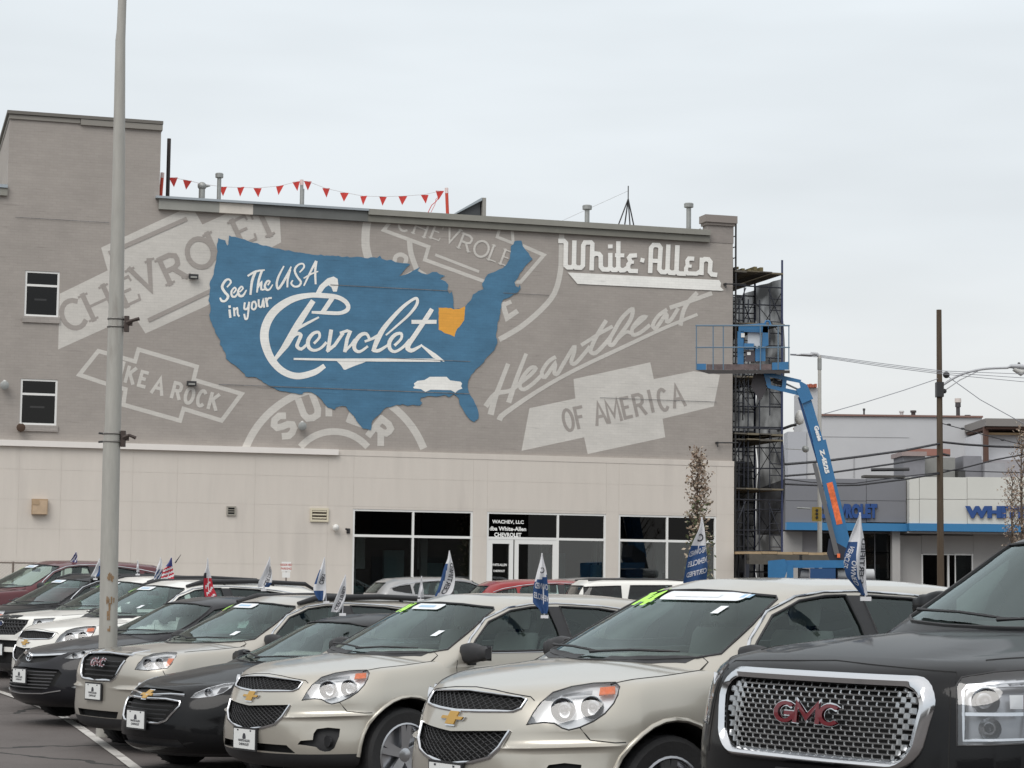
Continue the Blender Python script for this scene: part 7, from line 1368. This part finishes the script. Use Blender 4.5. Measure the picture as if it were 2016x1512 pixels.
# ---------------------------------------------------------------- window flags
FW = mat('flag_white', (.74, .74, .76), .8); FBL = mat('flag_blue', (.028, .075, .20), .8); FK = mat('flag_black', (.03, .03, .04), .8); FR = mat('flag_red', (.52, .03, .05), .8); FN = mat('flag_navy', (.05, .06, .20), .8)
for m in (FW, FBL, FR): 
    N = m.node_tree.nodes; K = m.node_tree.links.new; t_ = N.new('ShaderNodeBsdfTranslucent'); t_.inputs[0].default_value = N['Principled BSDF'].inputs['Base Color'].default_value; x_ = N.new('ShaderNodeMixShader'); x_.inputs[0].default_value = .3
    K(N['Principled BSDF'].outputs[0], x_.inputs[1]); K(t_.outputs[0], x_.inputs[2]); K(x_.outputs[0], N['Material Output'].inputs[0])
def flag(Y, tip, sil, label, zones, texts=(), staff=None, fold=.025, seed=0, group='small advertising flags clipped to car windows'):
    """sil: rows (y, left, right) in picture pixels; zones(u,v) -> material index; texts: (string, u0, v0, u1, v1, height, mat, mirrored)"""
    R = random.Random(seed); b = at(tip[0], sil[-1][0], Y); o = empty('window_flag', b, 0, label, 'flag', group)
    rows = sorted([(tip[1], tip[0] - 1, tip[0] + 1)] + list(sil)); ys = [r[0] for r in rows]; Lc, Rc = Crv([(r[0], r[1]) for r in rows]), Crv([(r[0], r[2]) for r in rows]); ph = R.uniform(0, 6)
    def S(u, v, off=0.0):
        y = ys[0] + (ys[-1] - ys[0]) * v; l, r = float(Lc(y)), float(Rc(y)); w = (r - l) * Y / F
        d = fold * math.sin(u * 7 + v * 3 + ph) * min(1, w / .06) + fold * .5 * math.sin(v * 9 + ph)
        p = at(l + (r - l) * u, y, Y) ; return Vector((p.x, Y + d - off, p.z)) - b
    nu, nv = 14, 26; vs = [S(i / nu, j / nv) for j in range(nv + 1) for i in range(nu + 1)]; fs = []; mi = []; ms = [FW, FBL, FR, FK, FN]
    for j in range(nv):
        for i in range(nu): fs.append((j * (nu + 1) + i, (j + 1) * (nu + 1) + i, (j + 1) * (nu + 1) + i + 1, j * (nu + 1) + i + 1)); mi.append(zones((i + .5) / nu, (j + .5) / nv))
    mobj('cloth', vs, fs, ms, o, 180, mi)
    for k, (t, u0, v0, u1, v1, h, m, mr) in enumerate(texts):
        tv, tf = text_mesh(t, 1, .02); w = max(x for x, y in tv) * 2; L_ = math.hypot(u1 - u0, v1 - v0); q = MB(); V = []
        du, dv = (u1 - u0), (v1 - v0)
        for x, y in tv:
            s = x / w + .5; s = 1 - s if mr else s; pu, pv = u0 + du * s, v0 + dv * s
            V.append(S(min(1.02, max(-.02, pu + h[0] * y)), min(1, max(0, pv + h[1] * y)), .004 + .001 * k))
        mobj('flag_lettering', V, tf, m, o)
    st = staff or [(tip[0], tip[1] - 2), (sil[-1][1] * .5 + sil[-1][2] * .5, sil[-1][0] + 4)]
    MB().tube([at(x, y, Y + .03) - b for x, y in st], .006, 6).build('staff', mat('staff_white', (.7, .7, .72), .5), o); e = at(*st[-1], Y) - b; MB().box(e.x - .03, e.x + .035, e.y - .015, e.y + .015, e.z - .022, e.z + .004).build('window_clip', mat('staff_white', (.7, .7, .72), .5), o)
    return o
W_, B_, R__, K_ = 0, 1, 2, 3
zE3 = lambda u, v: (B_ if v > .80 and u < .75 else W_) if u > .48 else (W_ if v < .34 else B_)
flag(13.3, (1693, 1011), [(1030, 1685, 1697), (1068, 1671, 1704), (1100, 1662, 1705), (1130, 1666, 1706), (1152, 1682, 1707), (1172, 1698, 1709)], 'blue and white certified flag on the nearest champagne car, in front of the boom lift', zE3,
     [('CERTIFIED', .72, .86, .92, .30, (.28, .0), FK, False), ('VEHICLES', .02, .66, .30, .40, (.20, .03), FW, True), ('OWNED', .22, .88, .42, .58, (.2, .02), FW, True)], fold=.03, seed=2)
flag(15.6, (1382, 1020), [(1040, 1376, 1386), (1062, 1366, 1389), (1085, 1357, 1391), (1115, 1350, 1393), (1148, 1345, 1391)], 'blue and white flag behind the nearest champagne roof, beside the slim tree', lambda u, v: W_ if v < .42 else B_,
     [('C', .35, .30, .8, .30, (0, -.12), FK, True), ('PRE-OWNED', .05, .56, 1.0, .47, (.0, -.085), FW, True), ('VEHICLES', .08, .72, .98, .63, (.0, -.085), FW, True), ('CERTIFIED', .1, .88, .95, .80, (.0, -.08), FW, True)], seed=5)
flag(18.2, (1067, 1091), [(1105, 1063, 1071), (1120, 1059, 1075), (1135, 1055, 1077), (1160, 1050, 1079), (1185, 1049, 1080), (1200, 1062, 1079), (1208, 1066, 1077)], 'blue and white flag on the near window of the second champagne car', lambda u, v: W_ if v < .36 + .1 * (1 - u) else B_,
     [('C', .35, .27, .8, .27, (0, -.1), FK, True), ('OWNED', .08, .52, 1.0, .56, (.0, -.10), FW, True), ('VEHICLES', .05, .68, .98, .76, (.0, -.10), FW, True)], seed=8)
flag(20.5, (885, 1086), [(1100, 881, 889), (1115, 875, 893), (1140, 868, 896), (1162, 861, 892), (1174, 856, 884)], 'white flag with backward black lettering on the far window of the second champagne car', lambda u, v: B_ if (u < .45 - .3 * v and v > .25) else W_,
     [('CERTIFIED', .45, .95, .85, .25, (.34, .02), FK, False)], seed=4)
flag(20.8, (830, 1136), [(1150, 827, 832), (1165, 824, 834), (1176, 822, 834)], 'small furled white flag left of the backward lettered flag', lambda u, v: W_, seed=6)
flag(21.0, (680, 1133), [(1150, 672, 682), (1170, 664, 681), (1190, 656, 676), (1205, 652, 668)], 'white flag with black lettering above the black sedan roof', lambda u, v: W_, [('CERTIFIED', .45, .95, .7, .3, (.45, .03), FK, False)], staff=[(680, 1131), (674, 1208)], seed=9)
flag(23.1, (638, 1099), [(1115, 632, 640), (1135, 624, 641), (1160, 617, 642), (1170, 620, 641), (1182, 628, 638)], 'white flag with blue hem on the near window of the boxy champagne car', lambda u, v: B_ if (v > .76 and u < .8) or (u < .25 and .25 < v < .6) else W_, [('CERT', .55, .62, .8, .36, (.4, .03), FK, False)], staff=[(639, 1097), (642, 1184)], seed=3)
flag(25.8, (531, 1098), [(1112, 525, 533), (1130, 517, 536), (1145, 510, 536), (1156, 508, 530)], 'white flag with dark lettering on the far window of the boxy champagne car', lambda u, v: B_ if v > .85 and u > .6 else W_, [('CERTIFIED', .55, .95, .85, .3, (.35, .02), FK, False)], seed=11)
flag(28.5, (409, 1100), [(1118, 406, 412), (1135, 401, 416), (1155, 400, 420), (1175, 402, 427), (1190, 403, 420)], 'red and black flag hanging above the dark grey sedan', lambda u, v: (W_ if math.sin(v * 40 + u * 9) > .55 and .2 < u < .9 and v > .5 else R__) if v > .42 and u > .1 else (K_ if v > .3 and u < .35 else W_), seed=12)
flag(31.0, (337, 1098), [(1108, 331, 339), (1120, 323, 341), (1135, 318, 343), (1143, 316, 343)], 'small striped stars and stripes flag above the white crossover', lambda u, v: (4 if v < .38 else (R__ if int(v * 11 + u * 2) % 2 else W_)), seed=13)
flag(31.3, (316, 1099), [(1110, 311, 319), (1125, 306, 318), (1143, 302, 313)], 'small blue and white flag just left of the striped flag', lambda u, v: B_ if v > .5 and int(u * 4 + v * 6) % 2 else W_, seed=14)
flag(34.0, (271, 1104), [(1115, 269, 273), (1126, 268, 274)], 'tiny white flag above the white SUV roof', lambda u, v: W_, seed=15)
flag(34.2, (196, 1101), [(1112, 190, 199), (1125, 184, 199), (1135, 179, 196)], 'white and blue flag hanging at the left side of the steel pole', lambda u, v: B_ if u > .6 and v > .4 else W_, seed=16)
flag(38.5, (150, 1087), [(1095, 145, 153), (1105, 139, 152), (1113, 138, 150)], 'dark blue flag on the maroon crossover roof', lambda u, v: 4 if int(u * 5 + v * 4) % 3 else W_, seed=17)
o = empty('roof_antenna', at(345, 1106, 38.5), 0, 'short slanted black antenna on the maroon crossover roof', 'antenna'); MB().tube([(0, 0, -.02), (.1, 0, .13)], [.012, .004], 6).build('rod', BLK, o)

# ---------------------------------------------------------------- unseen blocks and trees around the camera, added for reflections in paint and glass
BRK = mat('far_brick', (.085, .075, .07), .85, noise=.15, nscale=1); BR2 = mat('far_stucco', (.42, .40, .37), .85, noise=.1, nscale=1); WD_ = mat('far_window', (.03, .035, .04), .2)
def far_block(x0, x1, y0, y1, h, m, lb):
    o = empty('brick_storehouse', ((x0 + x1) / 2, (y0 + y1) / 2, 0), 0, lb, 'building'); w, d_ = (x1 - x0) / 2, (y1 - y0) / 2
    MB().box(-w, w, -d_, d_, -.1, h).build('wall', m, o); MB().box(-w - .2, w + .2, -d_ - .2, d_ + .2, h, h + .4).build('parapet', BR2, o)
    n = int(2 * w / 4)
    for i in range(n):
        for z in (1.2, 4.6):
            if z + 2 < h: MB().box(-w + 4 * i + 1, -w + 4 * i + 3, d_, d_ + .06, z, z + 2).build('window', WD_, o)
far_block(-34, -4, -46, -36, 8.5, BRK, 'long brown brick storehouse behind the camera on the left'); far_block(-1, 26, -44, -34, 6.5, BR2, 'tan stucco shop behind the camera on the right'); far_block(30, 52, -30, -16, 8, BRK, 'brown brick corner block behind the camera to the right')
far_block(-78, -58, -20, 30, 9, BRK, 'tall brown brick block far to the left of the car park')
for i, (x, y) in enumerate([(-50, -30), (-38, -24), (-47, -10), (28, -26), (56, -8), (-2, -31), (-56, 40)]):
    tree('street_tree', Vector((x, y, 0)), 9 + i % 3, 2.6, .3, ['broad street tree at the far left corner behind the camera', 'street tree left of the long brick storehouse', 'street tree beside the tall brick block', 'street tree between the shop and the corner block', 'lone street tree right of the corner block', 'street tree between the storehouse and the shop', 'street tree beyond the tall brick block'][i], 1500, LF, 30 + i, .2)
